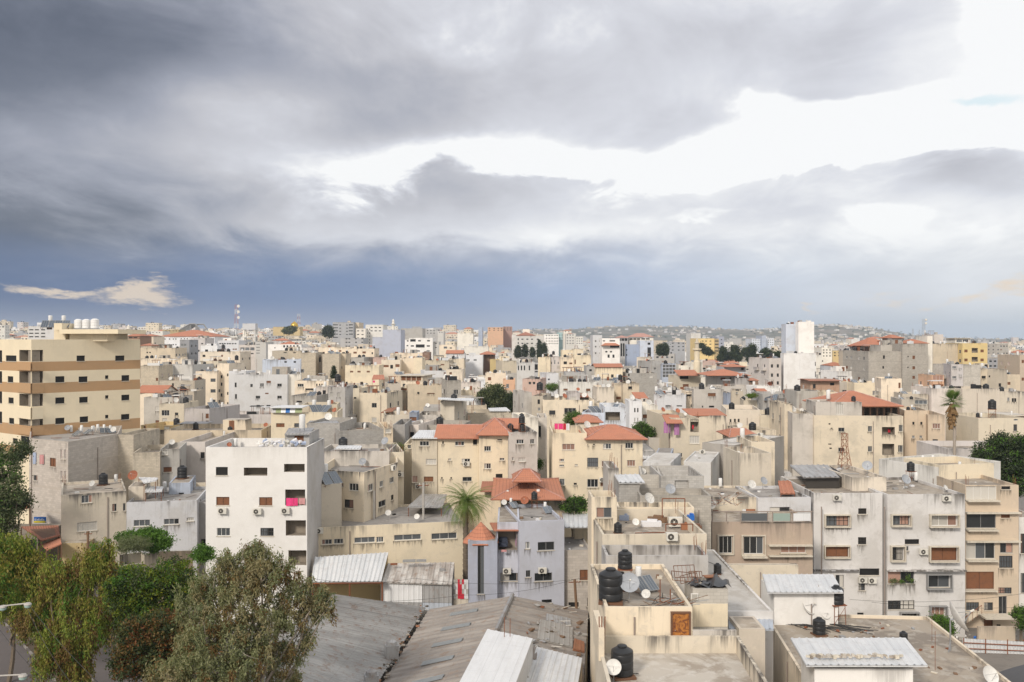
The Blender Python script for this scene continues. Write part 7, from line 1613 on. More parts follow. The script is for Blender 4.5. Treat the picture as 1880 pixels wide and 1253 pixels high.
    for x, y, w, mt in ((385, 362, 1.6, 'wood'), (545, 402, .8, 'sheet_rust'), (600, 410, .9, 'frame_brown'), (570, 350, .45, 'blue_plastic'), (440, 340, .5, 'cloth_white'), (350, 385, 1.6, 'cloth_white'), (200, 350, .8, 'cloth_sky')):
        Z = (H-z)*F/(T(0, y)[1]-Y0); p = P(*T(x, y), Z); o = MB(); o.box((p.x, p.y, z+.22), (w, .5, .42), mt, rr.uniform(-.3, .3)); o.box((p.x+.1, p.y+.05, z+.5), (w*.5, .35, .14), mt, rr.uniform(-.5, .5)); tag(o.build('terrace_crate'), {'wood': 'brown board crate near scorch mark', 'sheet_rust': 'rust-coloured bin on aircon terrace', 'frame_brown': 'dark brown chest on aircon terrace', 'blue_plastic': 'bright blue plastic tub on terrace', 'cloth_white': ('small white bundle on terrace' if w < 1 else 'long white sheet bundle on terrace'), 'cloth_sky': 'pale blue sack heap on terrace'}[mt], 'crate')
    m = MB(); 
    for x0, x1, y0, y1, Z in ((432, 582, 372, 412, 66), (412, 538, 230, 340, 72)):
        a, b, c, d = P(*T(x0, y1), Z), P(*T(x0, y0), Z), P(*T(x1, y0), Z), P(*T(x1, y1), Z); m = MB(); m.bar(a, b, .04, 'rust'); m.bar(b, c, .04, 'rust'); m.bar(c, d, .04, 'rust'); tag(m.build('iron_frame'), 'low rusty pipe frame on the aircon terrace' if y0 > 300 else 'tall rusty pipe frame before the scorch', 'frame')
    p = P(*T(485, 340), 71); add_prop('a', (p.x, 71, TER1['deck']+.1), 1.3, TER1, 0)
    a, b = P(*T(300, 338), 74.96), P(*T(330, 275), 74.96); m = MB()
    # bricks and bits on the front-right roof
    m = MB(); rr = random.Random(31)
    for k in range(46): x, y = rr.uniform(19.5, 30), rr.uniform(56, 66.5); m.box((x, y, 6.72), (rr.uniform(.1, .4), rr.uniform(.05, .25), rr.uniform(.03, .12)), rr.choice(('sill', 'wood', 'rust', 'blue_plastic' if k == 3 else 'deck_light', 'cloth_red' if k == 5 else 'steel')), rr.uniform(0, 3))
    for k in range(26):
        a = Vector((20.5+rr.uniform(-.6, 3), 67-rr.uniform(0, 1.5), 6.72)); b = a+Vector((rr.uniform(1, 4.5), -rr.uniform(.5, 2.2), rr.uniform(0, .05))); c = a.lerp(b, .5)+Vector((0, rr.uniform(-.5, .5), .02)); m.bar(a, c, .022, 'cable'); m.bar(c, b, .022, 'cable')
    tag(m.build('roof_clutter'), 'black cables and rubble strewn over the foreground roof', 'clutter', None, 'stuff')
terraces()
for h_, s in ((TER1, .1),): pass
def px_rail(): pass
# ---- fences, tarp, poles, lamps, wires
def street_bits():
    tile('G'); q = [P(1768, 1200, 84.6), P(1890, 1203, 84), P(1890, 1180, 84), P(1768, 1173, 84.6)]; r = empty('metal_fence', q[0]); tag(r, 'white corrugated fence with rusty rails', 'fence')
    child(corr([(q[0].x, q[0].y, -2.1), (q[1].x, q[1].y, -2.1), (q[2].x, q[2].y+.02, q[2].z), (q[3].x, q[3].y+.02, q[3].z)], 'sheet_white', .3, .05).build('sheet_panel', None, tuple(q[0])), r); m = MB()
    for t in (.35, .75): m.bar((q[0].x, q[0].y-.12, -2+(q[3].z+2)*t), (q[1].x, q[1].y-.12, -2+(q[2].z+2)*t), .05, 'rust')
    for t in (0, .33, .66, 1): p = q[0].lerp(q[1], t); m.bar((p.x, p.y-.14, -2.1), (p.x, p.y-.14, q[3].z+.1), .05, 'rust')
    child(m.build('rail', None, tuple(q[0])), r)
    m = MB(); n = 14
    for i in range(n):
        for j in range(10):
            f = lambda u, v: (31.9+u*6+1.2*(1-cos(v*pi))*.2, 53+v*7.5, 4.4+1.9*sin(pi*(.08+.6*u))+.12*sin(v*9+u*5)-u*.4)
            m.face([f(i/n, j/10), f((i+1)/n, j/10), f((i+1)/n, (j+1)/10), f(i/n, (j+1)/10)], 'tarp_dark' if i < 9 else 'tarp_pale')
    r = empty('tarpaulin_shelter', (34, 58, 0)); tag(r, 'domed dark grey tarpaulin with pale side by fence', 'tarpaulin'); child(m.build('cover', None, (34, 58, 0), True), r); m = MB()
    for x in (31.9, 34.8, 37.7):
        for y in (53.4, 60.2): m.bar((x, y, 0), (x, y, 4.7), .06, 'rust')
    child(m.build('post', None, (34, 58, 0)), r)
    def pole(text, px, yt, Z, lean_=0, mat='concrete_pole', arm=1.2):
        top = P(px, yt, Z); r = empty('utility_pole', (top.x, Z, 0)); tag(r, text, 'pole'); m = MB(); m.bar((top.x+lean_, Z, -.2), top, .13, mat, 8); child(m.build('shaft', None, (top.x, Z, 0)), r)
        if arm: m = MB(); m.bar(top+Vector((-arm/2, 0, -.3)), top+Vector((arm/2, 0, -.25)), .05, 'rust'); m.bar(top+Vector((-arm/3, 0, -.25)), top+Vector((-arm/3, 0, 0)), .04, 'ac_white'); m.bar(top+Vector((arm/3, 0, -.25)), top+Vector((arm/3, 0, 0)), .04, 'ac_white'); child(m.build('cross_arm', None, (top.x, Z, 0)), r)
        return top
    p1 = pole('leaning wooden pole before the stone house', 1055, 1064, 86.3, .3, 'wood')
    tile('B'); p2 = pole('grey concrete pole behind ribbon-window hall, left', *T(940, 520), 97.5, arm=0); p3 = pole('grey concrete pole beside the palm', *T(1413, 430), 97.8); p4 = pole('slim pole by corner house windows', *T(1106, 480), 97.6, arm=0)
    tile('A'); p5 = pole('short wooden pole at yellow corner', *T(490, 412), 96, arm=.8, mat='wood')
    def wire(pts, sag, text):
        m = MB()
        for a, b in zip(pts[:-1], pts[1:]):
            n = 16; pr_ = None
            for k in range(n+1):
                t = k/n; q = a.lerp(b, t)-Vector((0, 0, sag*4*t*(1-t)))
                if pr_ is not None: m.bar(pr_, q, .016, 'cable', 3)
                pr_ = q
        o = m.build('overhead_wire'); tag(o, text, 'wire')
    wire([P(560, 1060, 84), P(760, 1062, 86), p1], .5, 'long wire from white block to wooden pole'); wire([p1, P(850, 1093, 82), P(560, 1100, 80)], .4, 'lower wire running left from wooden pole')
    wire([P(632, 993, 95.5), P(840, 972, 95)], 1.6, 'sagging cable across the yellow hall'); wire([P(1560, 1101, 86), P(1880, 1090, 88)], .5, 'wire across the pale grey facades'); wire([P(1600, 1106, 86), P(1880, 1115, 88)], .3, 'lower wire across the pale grey facades')
    wire([p1, P(1170, 1030, 84)], .2, 'short wire right of the wooden pole')
    # street lamps whose poles stand left of the frame
    def lamp(text, x0, y0, x1, y1, Z, two):
        a, b = P(x0, y0, Z), P(x1, y1, Z-1); r = empty('street_lamp', (a.x, a.y, 0)); tag(r, text, 'street lamp'); m = MB(); m.bar((a.x, a.y, 0), a, .12, 'steel', 8); child(m.build('pole', None, (a.x, a.y, 0)), r); m = MB(); m.bar(a, b, .045, 'concrete_pole', 6); child(m.build('arm', None, (a.x, a.y, 0)), r)
        for t in ((.5, 1.0) if two else (1.0,)):
            p = a.lerp(b, t); m = MB(); m.lathe(p-Vector((0, 0, .05)), [(0, .1), (.16, .08), (.24, 0), (.24, -.04)], 'concrete_pole', 12); o = child(m.build('lamp_head', None, (a.x, a.y, 0)), r); m = MB(); m.lathe(p-Vector((0, 0, .09)), [(.22, 0), (.20, -.14), (.10, -.22), (0, -.24)], 'lamp_glass', 12); q = m.build('lamp_glass', None, (a.x, a.y, 0), True); q.parent = o; q.location = (0, 0, 0)
        return b
    l1 = lamp('twin-headed street lamp over the road', -40, 1118, 51, 1108, 58, True); l2 = lamp('lower single street lamp at road edge', -40, 1243, 42, 1239, 50, False)
    wire([l1, P(205, 1275, 52)], .3, 'cable falling right from the twin lamp'); wire([l1+Vector((0, 0, -.4)), P(150, 1275, 52)], .5, 'lower cable falling from the twin lamp'); wire([P(-20, 1130, 58), P(110, 1275, 50)], .3, 'cable between street lamps')
plain('tarp_dark', (.075, .075, .08), .6); plain('tarp_pale', (.45, .47, .52), .5); plain('lamp_glass', (.35, .48, .44), .15, spec=.7)
street_bits()
def yard():
    m = MB(); r = random.Random(14)
    m.face([(38, 76, -1.93), (60, 76, -1.93), (60, 91, -1.93), (38, 91, -1.93)], 'pavement'); o = m.build('yard'); tag(o, None, None, kind='structure'); m = MB()
    for k in range(60): x, y = r.uniform(40, 52), r.uniform(85.5, 90); s_ = r.uniform(.1, .6); m.box((x, y, -1.9+s_*.2), (s_, s_*.6, s_*.4), r.choice(('wood', 'sill', 'rust', 'block', 'white_tank', 'blue_plastic', 'stained')), r.uniform(0, 3))
    tag(m.build('yard_junk'), 'junk and stones lying in the yard below the tan house', 'junk', None, 'stuff')
    for x, t, mt in ((41.5, 'short cream wall in the yard by the fence', 'stained'), (47.5, 'second short wall in the yard below the stairs', 'tan')): m = MB(); m.box((x, 87, -1.1), (3.6, .3, 1.7), mt); tag(m.build('yard_wall'), t, 'wall')
yard()
tile('G'); f_ = FRONTR
add_prop('d', (30.2, 60.5, f_['deck']), 2.2, f_, 1.25); add_prop('w', (22.9, 66.6, f_['deck']), 1.5, f_, .4); add_prop('d', (22.1, 66.3, f_['deck']), 1.3, f_, .5); add_prop('g', (21.2, 67, f_['deck']), 1.2, f_, -.7); add_prop('S', (24.3, 66.4, f_['deck']), .95, f_, .2)
add_prop('d', (28.6, 53.2, f_['deck']), 1.1, f_, .3); add_prop('v', (27.2, 57, f_['deck']), .6, f_, .3); add_prop('v', (29.6, 62.5, f_['deck']), .5, f_, 1)
# ---- masts, minarets, water tower
def lattice(text, px, yb_, yt_, Z, w0, w1, mats, name='lattice_mast', dishes=0):
    b, t = P(px, yb_, Z), P(px, yt_, Z); r = empty(name, b); tag(r, text, 'mast'); m = MB(); n = max(6, int((t.z-b.z)/(w0*1.3))); pv = None
    for k in range(n+1):
        s = k/n; w = (w0+(w1-w0)*min(1, s*1.6))/2; z = b.z+(t.z-b.z)*s; c = [Vector((b.x+sx*w, Z+sy*w, z)) for sx, sy in ((-1, -1), (1, -1), (1, 1), (-1, 1))]; mt = mats[k % len(mats)]
        rr = max(.022, w0*.03)
        for i in range(4): m.bar(c[i], c[(i+1) % 4], rr*.6, mt, 3)
        if pv:
            for i in range(4): m.bar(pv[i], c[i], rr, mt, 3); m.bar(pv[i], c[(i+1) % 4], rr*.6, mt, 3)
        pv = c
    child(m.build('lattice', None, tuple(b)), r)
    for k in range(dishes): m = MB(); z = t.z-(t.z-b.z)*(.05+.2*k); m.lathe((b.x+w0*.6, Z-w0*.4, z), [(0, .1), (w0*.35, 0), (w0*.35, -.2)], 'ac_white', 10, Vector((0, -1, 0))); child(m.build('drum_antenna', None, tuple(b)), r)
plain('mast_red', (.35, .12, .10), .7)
lattice('rusty lattice tower before cream apartments', 1550.5, 866, 796, 101, 1.35, .55, ['rust'])
lattice('thin antenna mast on cream shaft', 1695.8, 618, 586, 278, 1.0, .6, ['steel'], dishes=2)
lattice('tall red and white mast on skyline', 434, 612, 560, 1500, 7, 4, ['mast_red', 'mast_red', 'ac_white'], dishes=3)
lattice('pale chimney-like mast on skyline', 548.5, 606, 577, 1500, 5, 4, ['ac_white', 'mast_red'])
lattice('faint pylon left of antenna mast', 1676, 620, 604, 1900, 5, 2, ['steel']); lattice('faint second pylon beside the mast', 1688, 620, 606, 1900, 5, 2, ['steel'])
def minaret(text, px, yb_, yt_, Z, w, mat='offwhite', base=60):
    t = P(px, yt_, Z); b = P(px, yb_, Z); Hh = t.z-b.z; r = empty('minaret', (b.x, Z, b.z)); tag(r, text, 'minaret'); L = (b.x, Z, b.z); m = MB()
    m.lathe((b.x, Z, b.z-base), [(w*.62, 0), (w*.62, base), (w*.5, base+.3), (w*.5, base+Hh*.44)], mat, 12); child(m.build('shaft', None, L), r)
    m = MB(); m.lathe((b.x, Z, b.z+Hh*.42), [(w*.5, 0), (w*.85, Hh*.06), (w*.85, Hh*.11), (w*.78, Hh*.11)], mat, 12); child(m.build('gallery', None, L), r)
    m = MB(); m.lathe((b.x, Z, b.z+Hh*.50), [(w*.4, 0), (w*.36, Hh*.22), (w*.5, Hh*.24), (w*.5, Hh*.27), (w*.3, Hh*.29), (w*.26, Hh*.36), (w*.08, Hh*.43), (0, Hh*.50)], mat, 12); child(m.build('upper_shaft', None, L), r)
minaret('cream balconied minaret amid pale houses', 1279.6, 664, 619, 332, 2.0, 'cream'); minaret('slender minaret above lavender hall', 722, 606, 585, 640, 2.2); minaret('small minaret behind red pavilion', 236, 612, 596, 560, 2.2)
def wtower():
    tile('U1'); Z = 900; a, b = P(*T(1207, 92), Z), P(*T(1345, 25), Z); r = empty('water_tower', ((a.x+b.x)/2, Z, a.z)); tag(r, 'white box water tower on the skyline', 'water tower'); L = tuple(r.location); m = MB(); m.box(((a.x+b.x)/2, Z+4, (a.z+b.z)/2), (b.x-a.x, 9, b.z-a.z), 'white'); child(m.build('tank', None, L), r)
    zb = P(*T(0, 160), Z).z-10
    for i in range(4): m = MB(); x = a.x+(b.x-a.x)*(.06+.88*(i % 2)); y = Z+(1 if i < 2 else 7); m.box((x, y, (zb+a.z)/2), (1.6, 1.6, a.z-zb), 'offwhite'); child(m.build('leg', None, L), r)
    m = MB(); m.box(((a.x+b.x)/2, Z+4, a.z-(a.z-zb)*.45), (b.x-a.x, 8, 1.2), 'offwhite'); child(m.build('brace', None, L), r)
wtower()
def tent():
    tile('U1'); Z = 950; m = MB(); L = [P(*T(x, y), Z) for x, y in ((530, 92), (640, 30), (700, 32), (745, 95))]
    for p, q in zip(L[:-1], L[1:]): m.bar(p, q, .8, 'frame_grey'); m.bar(p+Vector((0, 25, 0)), q+Vector((0, 25, 0)), .8, 'frame_grey')
    for k in range(9): p = L[0].lerp(L[1], k/8); m.bar(p, (p.x+2, p.y, L[0].z-4), .5, 'frame_grey'); m.bar(p, p+Vector((0, 25, 0)), .4, 'frame_grey')
    for k in range(5): p = L[2].lerp(L[3], k/4); m.bar(p, (p.x, p.y, L[3].z-4), .5, 'frame_grey')
    m.face([L[0], L[1], L[1]+Vector((0, 25, 0)), L[0]+Vector((0, 25, 0))], 'frame_grey'); tag(m.build('stadium_roof'), 'dark gabled steel roof above the school', 'steel roof')
    tile('U1'); c = P(*T(1765, 62), 1000); m = MB(); m.lathe(c, [(4.2, 0), (4.4, 1.5), (3.6, 3.6), (2, 5), (.3, 6), (0, 7.5)], 'gold', 16); r = empty('mosque', (c.x, c.y, c.z)); tag(r, 'ochre mosque with gold dome on skyline', 'mosque'); child(m.build('dome', None, tuple(c), True), r)
    m = MB(); m.box((c.x-7, c.y, c.z-5), (30, 14, 10), 'ochre'); child(m.build('wall', None, tuple(c)), r)
plain('gold', (.55, .36, .05), .3, .6)
tent()
# ---- the road at the lower left
def road():
    A, B_ = Vector((-50.8, 88)), Vector((-37.3, 72.2)); d = (B_-A).normalized(); n = Vector((-d.y, d.x)); A = A-d*90; Lh = 190
    def strip(name, o0, o1, z, mat, kind='structure', zz=0):
        m = MB(); k = 60
        for i in range(k):
            p, q = A+d*Lh*i/k, A+d*Lh*(i+1)/k; m.face([(p.x+n.x*o0, p.y+n.y*o0, z), (q.x+n.x*o0, q.y+n.y*o0, z), (q.x+n.x*o1, q.y+n.y*o1, z), (p.x+n.x*o1, p.y+n.y*o1, z)], mat)
        o = m.build(name); tag(o, None, None, kind=kind); return o
    # n points to the right-hand side looking down the strip (away from +Y): decide by sign
    s = 1 if (A+n).x > A.x else -1
    strip('road', -9*s, -.02*s, .05, 'asphalt'); strip('median_soil', .2*s, 2.3*s, .14, 'soil'); strip('road', 2.5*s, 10.5*s, .052, 'asphalt'); strip('pavement', 10.7*s, 13.5*s, .16, 'pavement'); strip('pavement', -12*s, -9.2*s, .16, 'pavement')
    for off in (0, 2.3, 10.5, -9.2):
        m = MB(); i = 0; t = 0
        while t < Lh:
            p = A+d*(t+.5)+n*s*(off+.1); m.box((p.x, p.y, .09), (.2, .97, .2), 'kerb_white' if (i % 2 == 0 or off == 10.5) else 'kerb_black' if off in (0, 2.3) else 'kerb_white', atan2(d.y, d.x)-pi/2); t += 1; i += 1
        o = m.build('kerb'); tag(o, None, None, kind='structure')
road()
# ================================================================= trees and plants
import numpy as np
def leaf_mat(name, c1, c2, c3, s=.55):
    m, nt, b = newmat(name); p = pos(nt); n = noise(nt, p, s, 3, .5); n2 = noise(nt, p, 5, 2, .6)
    base = mixc(nt, sstep(nt, n, .40, .60), c1, c2); base = mixc(nt, mth(nt, 'MULTIPLY', sstep(nt, n2, .45, .75), .8), base, c3)
    setc(nt, b.inputs['Base Color'], base); b.inputs['Roughness'].default_value = .6; b.inputs['Specular IOR Level'].default_value = .25
    tr = nt.nodes.new('ShaderNodeBsdfTranslucent'); setc(nt, tr.inputs[0], mixc(nt, 1, base, (1.0, 1.15, .6), 'MULTIPLY')); mx = nt.nodes.new('ShaderNodeMixShader'); mx.inputs[0].default_value = .3
    nt.links.new(b.outputs[0], mx.inputs[1]); nt.links.new(tr.outputs[0], mx.inputs[2]); nt.links.new(mx.outputs[0], nt.nodes['Material Output'].inputs[0])
leaf_mat('leaf_dark', (.038, .058, .026), (.065, .09, .036), (.10, .12, .05)); leaf_mat('leaf_green', (.06, .14, .02), (.10, .20, .03), (.17, .28, .05)); leaf_mat('leaf_pepper', (.19, .24, .04), (.25, .20, .05), (.36, .38, .07), .45)
leaf_mat('leaf_yellow', (.06, .12, .018), (.12, .17, .02), (.36, .32, .02), .6); leaf_mat('leaf_red', (.09, .085, .028), (.18, .06, .022), (.09, .13, .025), .7); leaf_mat('leaf_euca', (.20, .215, .10), (.27, .225, .12), (.38, .38, .23), .5)
leaf_mat('leaf_olive', (.13, .155, .075), (.17, .19, .095), (.22, .24, .13)); leaf_mat('leaf_pine', (.025, .04, .02), (.04, .058, .028), (.055, .075, .035)); leaf_mat('leaf_palm', (.11, .19, .04), (.17, .23, .06), (.24, .27, .09), 1.5); leaf_mat('leaf_dead', (.25, .15, .07), (.33, .21, .10), (.2, .12, .05), 2)
leaf_mat('leaf_brown', (.16, .085, .03), (.20, .13, .05), (.13, .12, .04), .5)
plain('bark', (.17, .135, .10), .9, spots=.5, scale=6); plain('bark_pale', (.36, .31, .26), .8, spots=.3, scale=5)
def leaves_mesh(name, C, L, W, mats, rng, droop=0., flat=0., probs=None, grp=1):
    """C: N x 3 leaf positions; quads of length L and width W"""
    N = len(C); D = rng.normal(size=(N, 3)); D[:, 2] -= droop; D /= np.linalg.norm(D, axis=1)[:, None]
    S = rng.normal(size=(N, 3)); S[:, 2] *= (1-flat); S = np.cross(D, S); S /= np.linalg.norm(S, axis=1)[:, None]+1e-6
    l = (L*rng.uniform(.6, 1.3, N))[:, None]; w = (W*rng.uniform(.6, 1.3, N))[:, None]
    V = np.stack([C, C+D*l*.5+S*w*.5, C+D*l, C+D*l*.5-S*w*.5], 1).reshape(-1, 3)
    me = bpy.data.meshes.new(name); me.vertices.add(4*N); me.vertices.foreach_set('co', V.astype(np.float32).ravel()); me.loops.add(4*N); me.loops.foreach_set('vertex_index', np.arange(4*N, dtype=np.int32))
    me.polygons.add(N); me.polygons.foreach_set('loop_start', np.arange(0, 4*N, 4, dtype=np.int32)); me.polygons.foreach_set('loop_total', np.full(N, 4, dtype=np.int32))
    for m in mats: me.materials.append(M[m])
    g_ = max(1, grp); a_ = rng.choice(len(mats), N//g_+1, p=probs).repeat(g_)[:N]; b_ = rng.choice(len(mats), N, p=probs); me.polygons.foreach_set('material_index', np.where(rng.random(N) < .75, a_, b_).astype(np.int32)); me.update(calc_edges=True); me.validate()
    return me
def crown_points(blobs, rng, clumps, per, cr, droop=0., hollow=.55):
    out = []; vol = np.array([b[3]*b[4]*b[5] for b in blobs])**.66; vol = vol/vol.sum()
    for b, v in zip(blobs, vol):
        n = max(2, int(clumps*v)); d = rng.normal(size=(n, 3)); d /= np.linalg.norm(d, axis=1)[:, None]; r = rng.uniform(hollow, 1.04, n)[:, None]; c = np.array(b[:3])+d*r*np.array(b[3:6])*rng.uniform(.85, 1.1, (n, 1))
        k = per; q = rng.normal(size=(n, k, 3))*cr*.85*rng.uniform(.6, 1.4, (n, 1, 1)); q[:, :, 2] *= .7
        if droop: q[:, :, 2] -= rng.uniform(0, droop, (n, k))*1.0; q[:, :, :2] *= .55
        out.append((c[:, None, :]+q).reshape(-1, 3))
    return np.concatenate(out)
def tree(name, text, base_px, Z, blobs, mats, clumps, per, cr, L, W, droop=0., ldroop=0., seed=1, probs=None, trunk=True, bark='bark', cat='tree', group=None, hollow=.5, rtr=.22, limbs=True):
    """blobs: (px, py, rx_px, ry_px[, dZ]) in photo pixels"""
    rng = np.random.default_rng(seed); bl = []
    for b in blobs:
        z = Z+(b[4] if len(b) > 4 else 0); p = P(b[0], b[1], z); rx, rz = b[2]*z/F, b[3]*z/F; bl.append((p.x, p.y, p.z, rx, max(rx*.9, .3), rz))
    bx = P(base_px, 700, Z).x; g = ground_z(bx, Z); root = empty(name, (bx, Z, g)); tag(root, text, cat, group)
    C = crown_points(bl, rng, clumps, per, cr, droop, hollow)-np.array([bx, Z, g]); o = bpy.data.objects.new('crown', leaves_mesh('crown', C, L, W, mats, rng, ldroop, probs=probs, grp=per)); col.objects.link(o); o.parent = root
    if trunk:
        m = MB(); r = random.Random(seed); cz = sum(b[2] for b in bl)/len(bl); cx = sum(b[0] for b in bl)/len(bl); cy = sum(b[1] for b in bl)/len(bl); top = Vector((bx+(cx-bx)*.6, Z+(cy-Z)*.6, g+(cz-g)*.6)); pr_ = Vector((bx, Z, g-.2)); n = 5; R0 = rtr
        def limb(a, b, r0, r1, k=6):
            prev = None; off = Vector((r.uniform(-1, 1), r.uniform(-1, 1), 0))*(b-a).length*.1
            for i in range(k+1):
                t = i/k; p = a.lerp(b, t)+off*sin(pi*t); rad = r0+(r1-r0)*t; ring = [p+Vector((cos(j*pi/3)*rad, sin(j*pi/3)*rad, 0)) for j in range(6)]
                if prev:
                    for j in range(6): m.face([prev[j], prev[(j+1) % 6], ring[(j+1) % 6], ring[j]], bark)
                prev = ring
        limb(pr_, top, R0, R0*.6); child(m.build('trunk', None, (bx, Z, g)), root)
        if limbs:
            m = MB()
            for b in bl:
                e = Vector(b[:3]); s = pr_.lerp(top, r.uniform(.55, 1)); limb(s, e, R0*.4, R0*.12)
                for _ in range(4): limb(e.lerp(s, r.uniform(0, .4)), e+Vector((r.uniform(-1, 1)*b[3], r.uniform(-1, 1)*b[4], r.uniform(-.3, 1)*b[5]))*.9, R0*.13, R0*.03, 4)
            child(m.build('limbs', None, (bx, Z, g)), root)
    return root
BTREE = 'dark_broadleaf_tree'
tree('shade_tree', 'dark tree at left edge below banded tower', 8, 96, [(2, 835, 22, 20), (-2, 865, 34, 30), (26, 890, 14, 26, -2), (-30, 870, 40, 60), (8, 915, 28, 30, -1), (0, 950, 30, 30, -1), (-20, 960, 50, 60)], ['leaf_dark', 'leaf_green', 'leaf_olive'], 380, 46, .42, .32, .15, seed=3, probs=[.45, .15, .4])
tree('shade_tree', 'grey-green tree over far left shops', 40, 99, [(35, 830, 20, 18), (30, 920, 24, 22)], ['leaf_olive', 'leaf_dark'], 120, 40, .4, .3, .14, seed=4)
tree('pepper_tree', 'yellow-green pepper tree at left edge', 15, 72, [(5, 1010, 55, 46), (45, 1050, 50, 45), (0, 1085, 46, 50, -3), (-40, 1030, 50, 60), (30, 1000, 28, 26), (60, 1085, 40, 40), (70, 1030, 26, 24)], ['leaf_pepper', 'leaf_green', 'leaf_yellow'], 560, 46, .34, .30, .10, droop=.9, ldroop=1.6, seed=5, probs=[.55, .2, .25])
tree('pepper_tree', 'drooping rusty-green pepper tree over the road', 150, 66, [(165, 1030, 48, 34), (120, 1075, 52, 42), (190, 1080, 42, 48), (85, 1100, 36, 46), (150, 1140, 60, 52, -2), (110, 1180, 44, 40, -3), (175, 1020, 30, 22), (140, 1215, 34, 34, -3), (215, 1050, 30, 30), (225, 1110, 26, 40), (60, 1130, 34, 34), (100, 1040, 30, 26), (85, 1200, 24, 26, -3), (190, 1000, 26, 16)], ['leaf_pepper', 'leaf_brown', 'leaf_green'], 760, 72, .26, .26, .08, droop=1.4, ldroop=2.2, seed=6, probs=[.55, .3, .15])
tree('flame_tree', 'bushy green tree with yellow sprays', 280, 62, [(262, 1062, 52, 32), (318, 1052, 42, 28), (240, 1100, 44, 36), (296, 1100, 50, 36), (336, 1086, 34, 32), (270, 1130, 50, 30), (215, 1085, 26, 26)], ['leaf_green', 'leaf_yellow', 'leaf_dark'], 430, 70, .24, .20, .10, seed=7, probs=[.25, .45, .3])
tree('flame_tree', 'low tree with reddish dry pods', 262, 56, [(255, 1170, 46, 36), (302, 1158, 42, 36), (240, 1215, 40, 34), (300, 1212, 44, 40), (335, 1170, 34, 40)], ['leaf_red', 'leaf_dark', 'leaf_brown'], 520, 50, .25, .20, .10, seed=8, probs=[.42, .43, .15])
tree('eucalyptus', 'big grey-green eucalyptus before the warehouse', 440, 50.5, [(478, 1022, 44, 34), (510, 1040, 36, 30), (440, 1062, 56, 40), (540, 1085, 46, 44), (390, 1075, 46, 36), (356, 1110, 40, 44), (430, 1120, 60, 46, -2), (500, 1130, 52, 44, -1), (570, 1120, 34, 36), (380, 1170, 60, 44, -3), (340, 1215, 50, 40, -2), (440, 1190, 60, 44, -3), (510, 1195, 44, 40, -1), (420, 1240, 70, 36, -3), (330, 1245, 56, 30), (560, 1165, 28, 26), (520, 1242, 40, 30), (600, 1110, 22, 26), (590, 1090, 26, 20), (300, 1235, 40, 26), (480, 1060, 50, 40, -1), (420, 1025, 26, 20), (465, 1005, 22, 18)],
     ['leaf_euca', 'leaf_olive', 'leaf_brown'], 800, 84, .25, .22, .065, droop=.4, ldroop=1.2, seed=9, probs=[.66, .2, .14], bark='bark_pale', rtr=.3, hollow=.35)
tree('hedge', 'clipped bright green hedge by workshop', 265, 88, [(240, 985, 24, 12), (270, 982, 28, 13), (298, 992, 20, 16), (285, 1000, 24, 14)], ['leaf_green'], 260, 46, .22, .2, .12, seed=10, trunk=False, cat='hedge')
tree('olive_shrub', 'rounded grey-green shrub before bright hedge', 245, 85, [(245, 1000, 30, 15), (232, 1004, 18, 11)], ['leaf_olive'], 160, 46, .2, .16, .06, seed=11, trunk=False, cat='shrub')
tree('green_shrub', 'small bright shrub beside the white block', 372, 84, [(372, 1018, 20, 15)], ['leaf_green'], 90, 46, .2, .18, .1, seed=12, cat='shrub')
tree('shade_tree', 'broad dark tree between mid houses', 905, 186, [(892, 728, 16, 14), (908, 720, 18, 13), (925, 735, 16, 12), (905, 740, 20, 12)], ['leaf_dark', 'leaf_olive'], 300, 40, .5, .42, .26, seed=13)
tree('shade_tree', 'lower dark tree beside ribbed house', 948, 184, [(945, 735, 15, 12), (938, 745, 16, 10), (953, 742, 10, 12)], ['leaf_dark', 'leaf_pine'], 200, 40, .5, .42, .26, seed=14)
tree('green_tree', 'fresh green tree left of small pyramid roof', 1054, 137, [(1054, 766, 12, 9), (1048, 772, 10, 7), (1062, 772, 8, 6)], ['leaf_green', 'leaf_olive'], 120, 40, .3, .3, .14, seed=15)
tree('green_tree', 'dark green tree right of cream villa', 1180, 126, [(1176, 790, 13, 13), (1188, 794, 12, 10), (1168, 798, 8, 9)], ['leaf_dark', 'leaf_green'], 160, 40, .3, .3, .14, seed=16)
tree('green_tree', 'dark tree behind the red pyramid villa', 1055, 97.5, [(1045, 930, 14, 10), (1065, 928, 14, 9), (1056, 922, 14, 8)], ['leaf_dark', 'leaf_green'], 150, 44, .26, .24, .12, seed=17)
tree('green_shrub', 'yellowish bush in the alley, mid left', 731, 117, [(731, 822, 10, 6)], ['leaf_yellow', 'leaf_olive'], 50, 36, .25, .2, .1, seed=18, cat='shrub')
tree('green_shrub', 'bright vine on alley wall, centre', 990, 117, [(991, 852, 3, 8)], ['leaf_green'], 24, 30, .25, .2, .1, seed=19, trunk=False, cat='vine')
tree('green_shrub', 'small green treetop among peach houses', 1014, 238, [(1014, 711, 10, 5)], ['leaf_green', 'leaf_olive'], 60, 36, .4, .4, .2, seed=20, cat='shrub')
tree('shade_tree', 'large dark tree at the right edge', 1840, 113, [(1845, 812, 30, 17), (1815, 836, 26, 24), (1850, 845, 36, 30), (1880, 830, 26, 34), (1875, 880, 30, 30), (1835, 875, 26, 24), (1800, 845, 14, 14)], ['leaf_dark', 'leaf_green', 'leaf_pine'], 620, 46, .34, .3, .15, seed=21, probs=[.5, .2, .3])
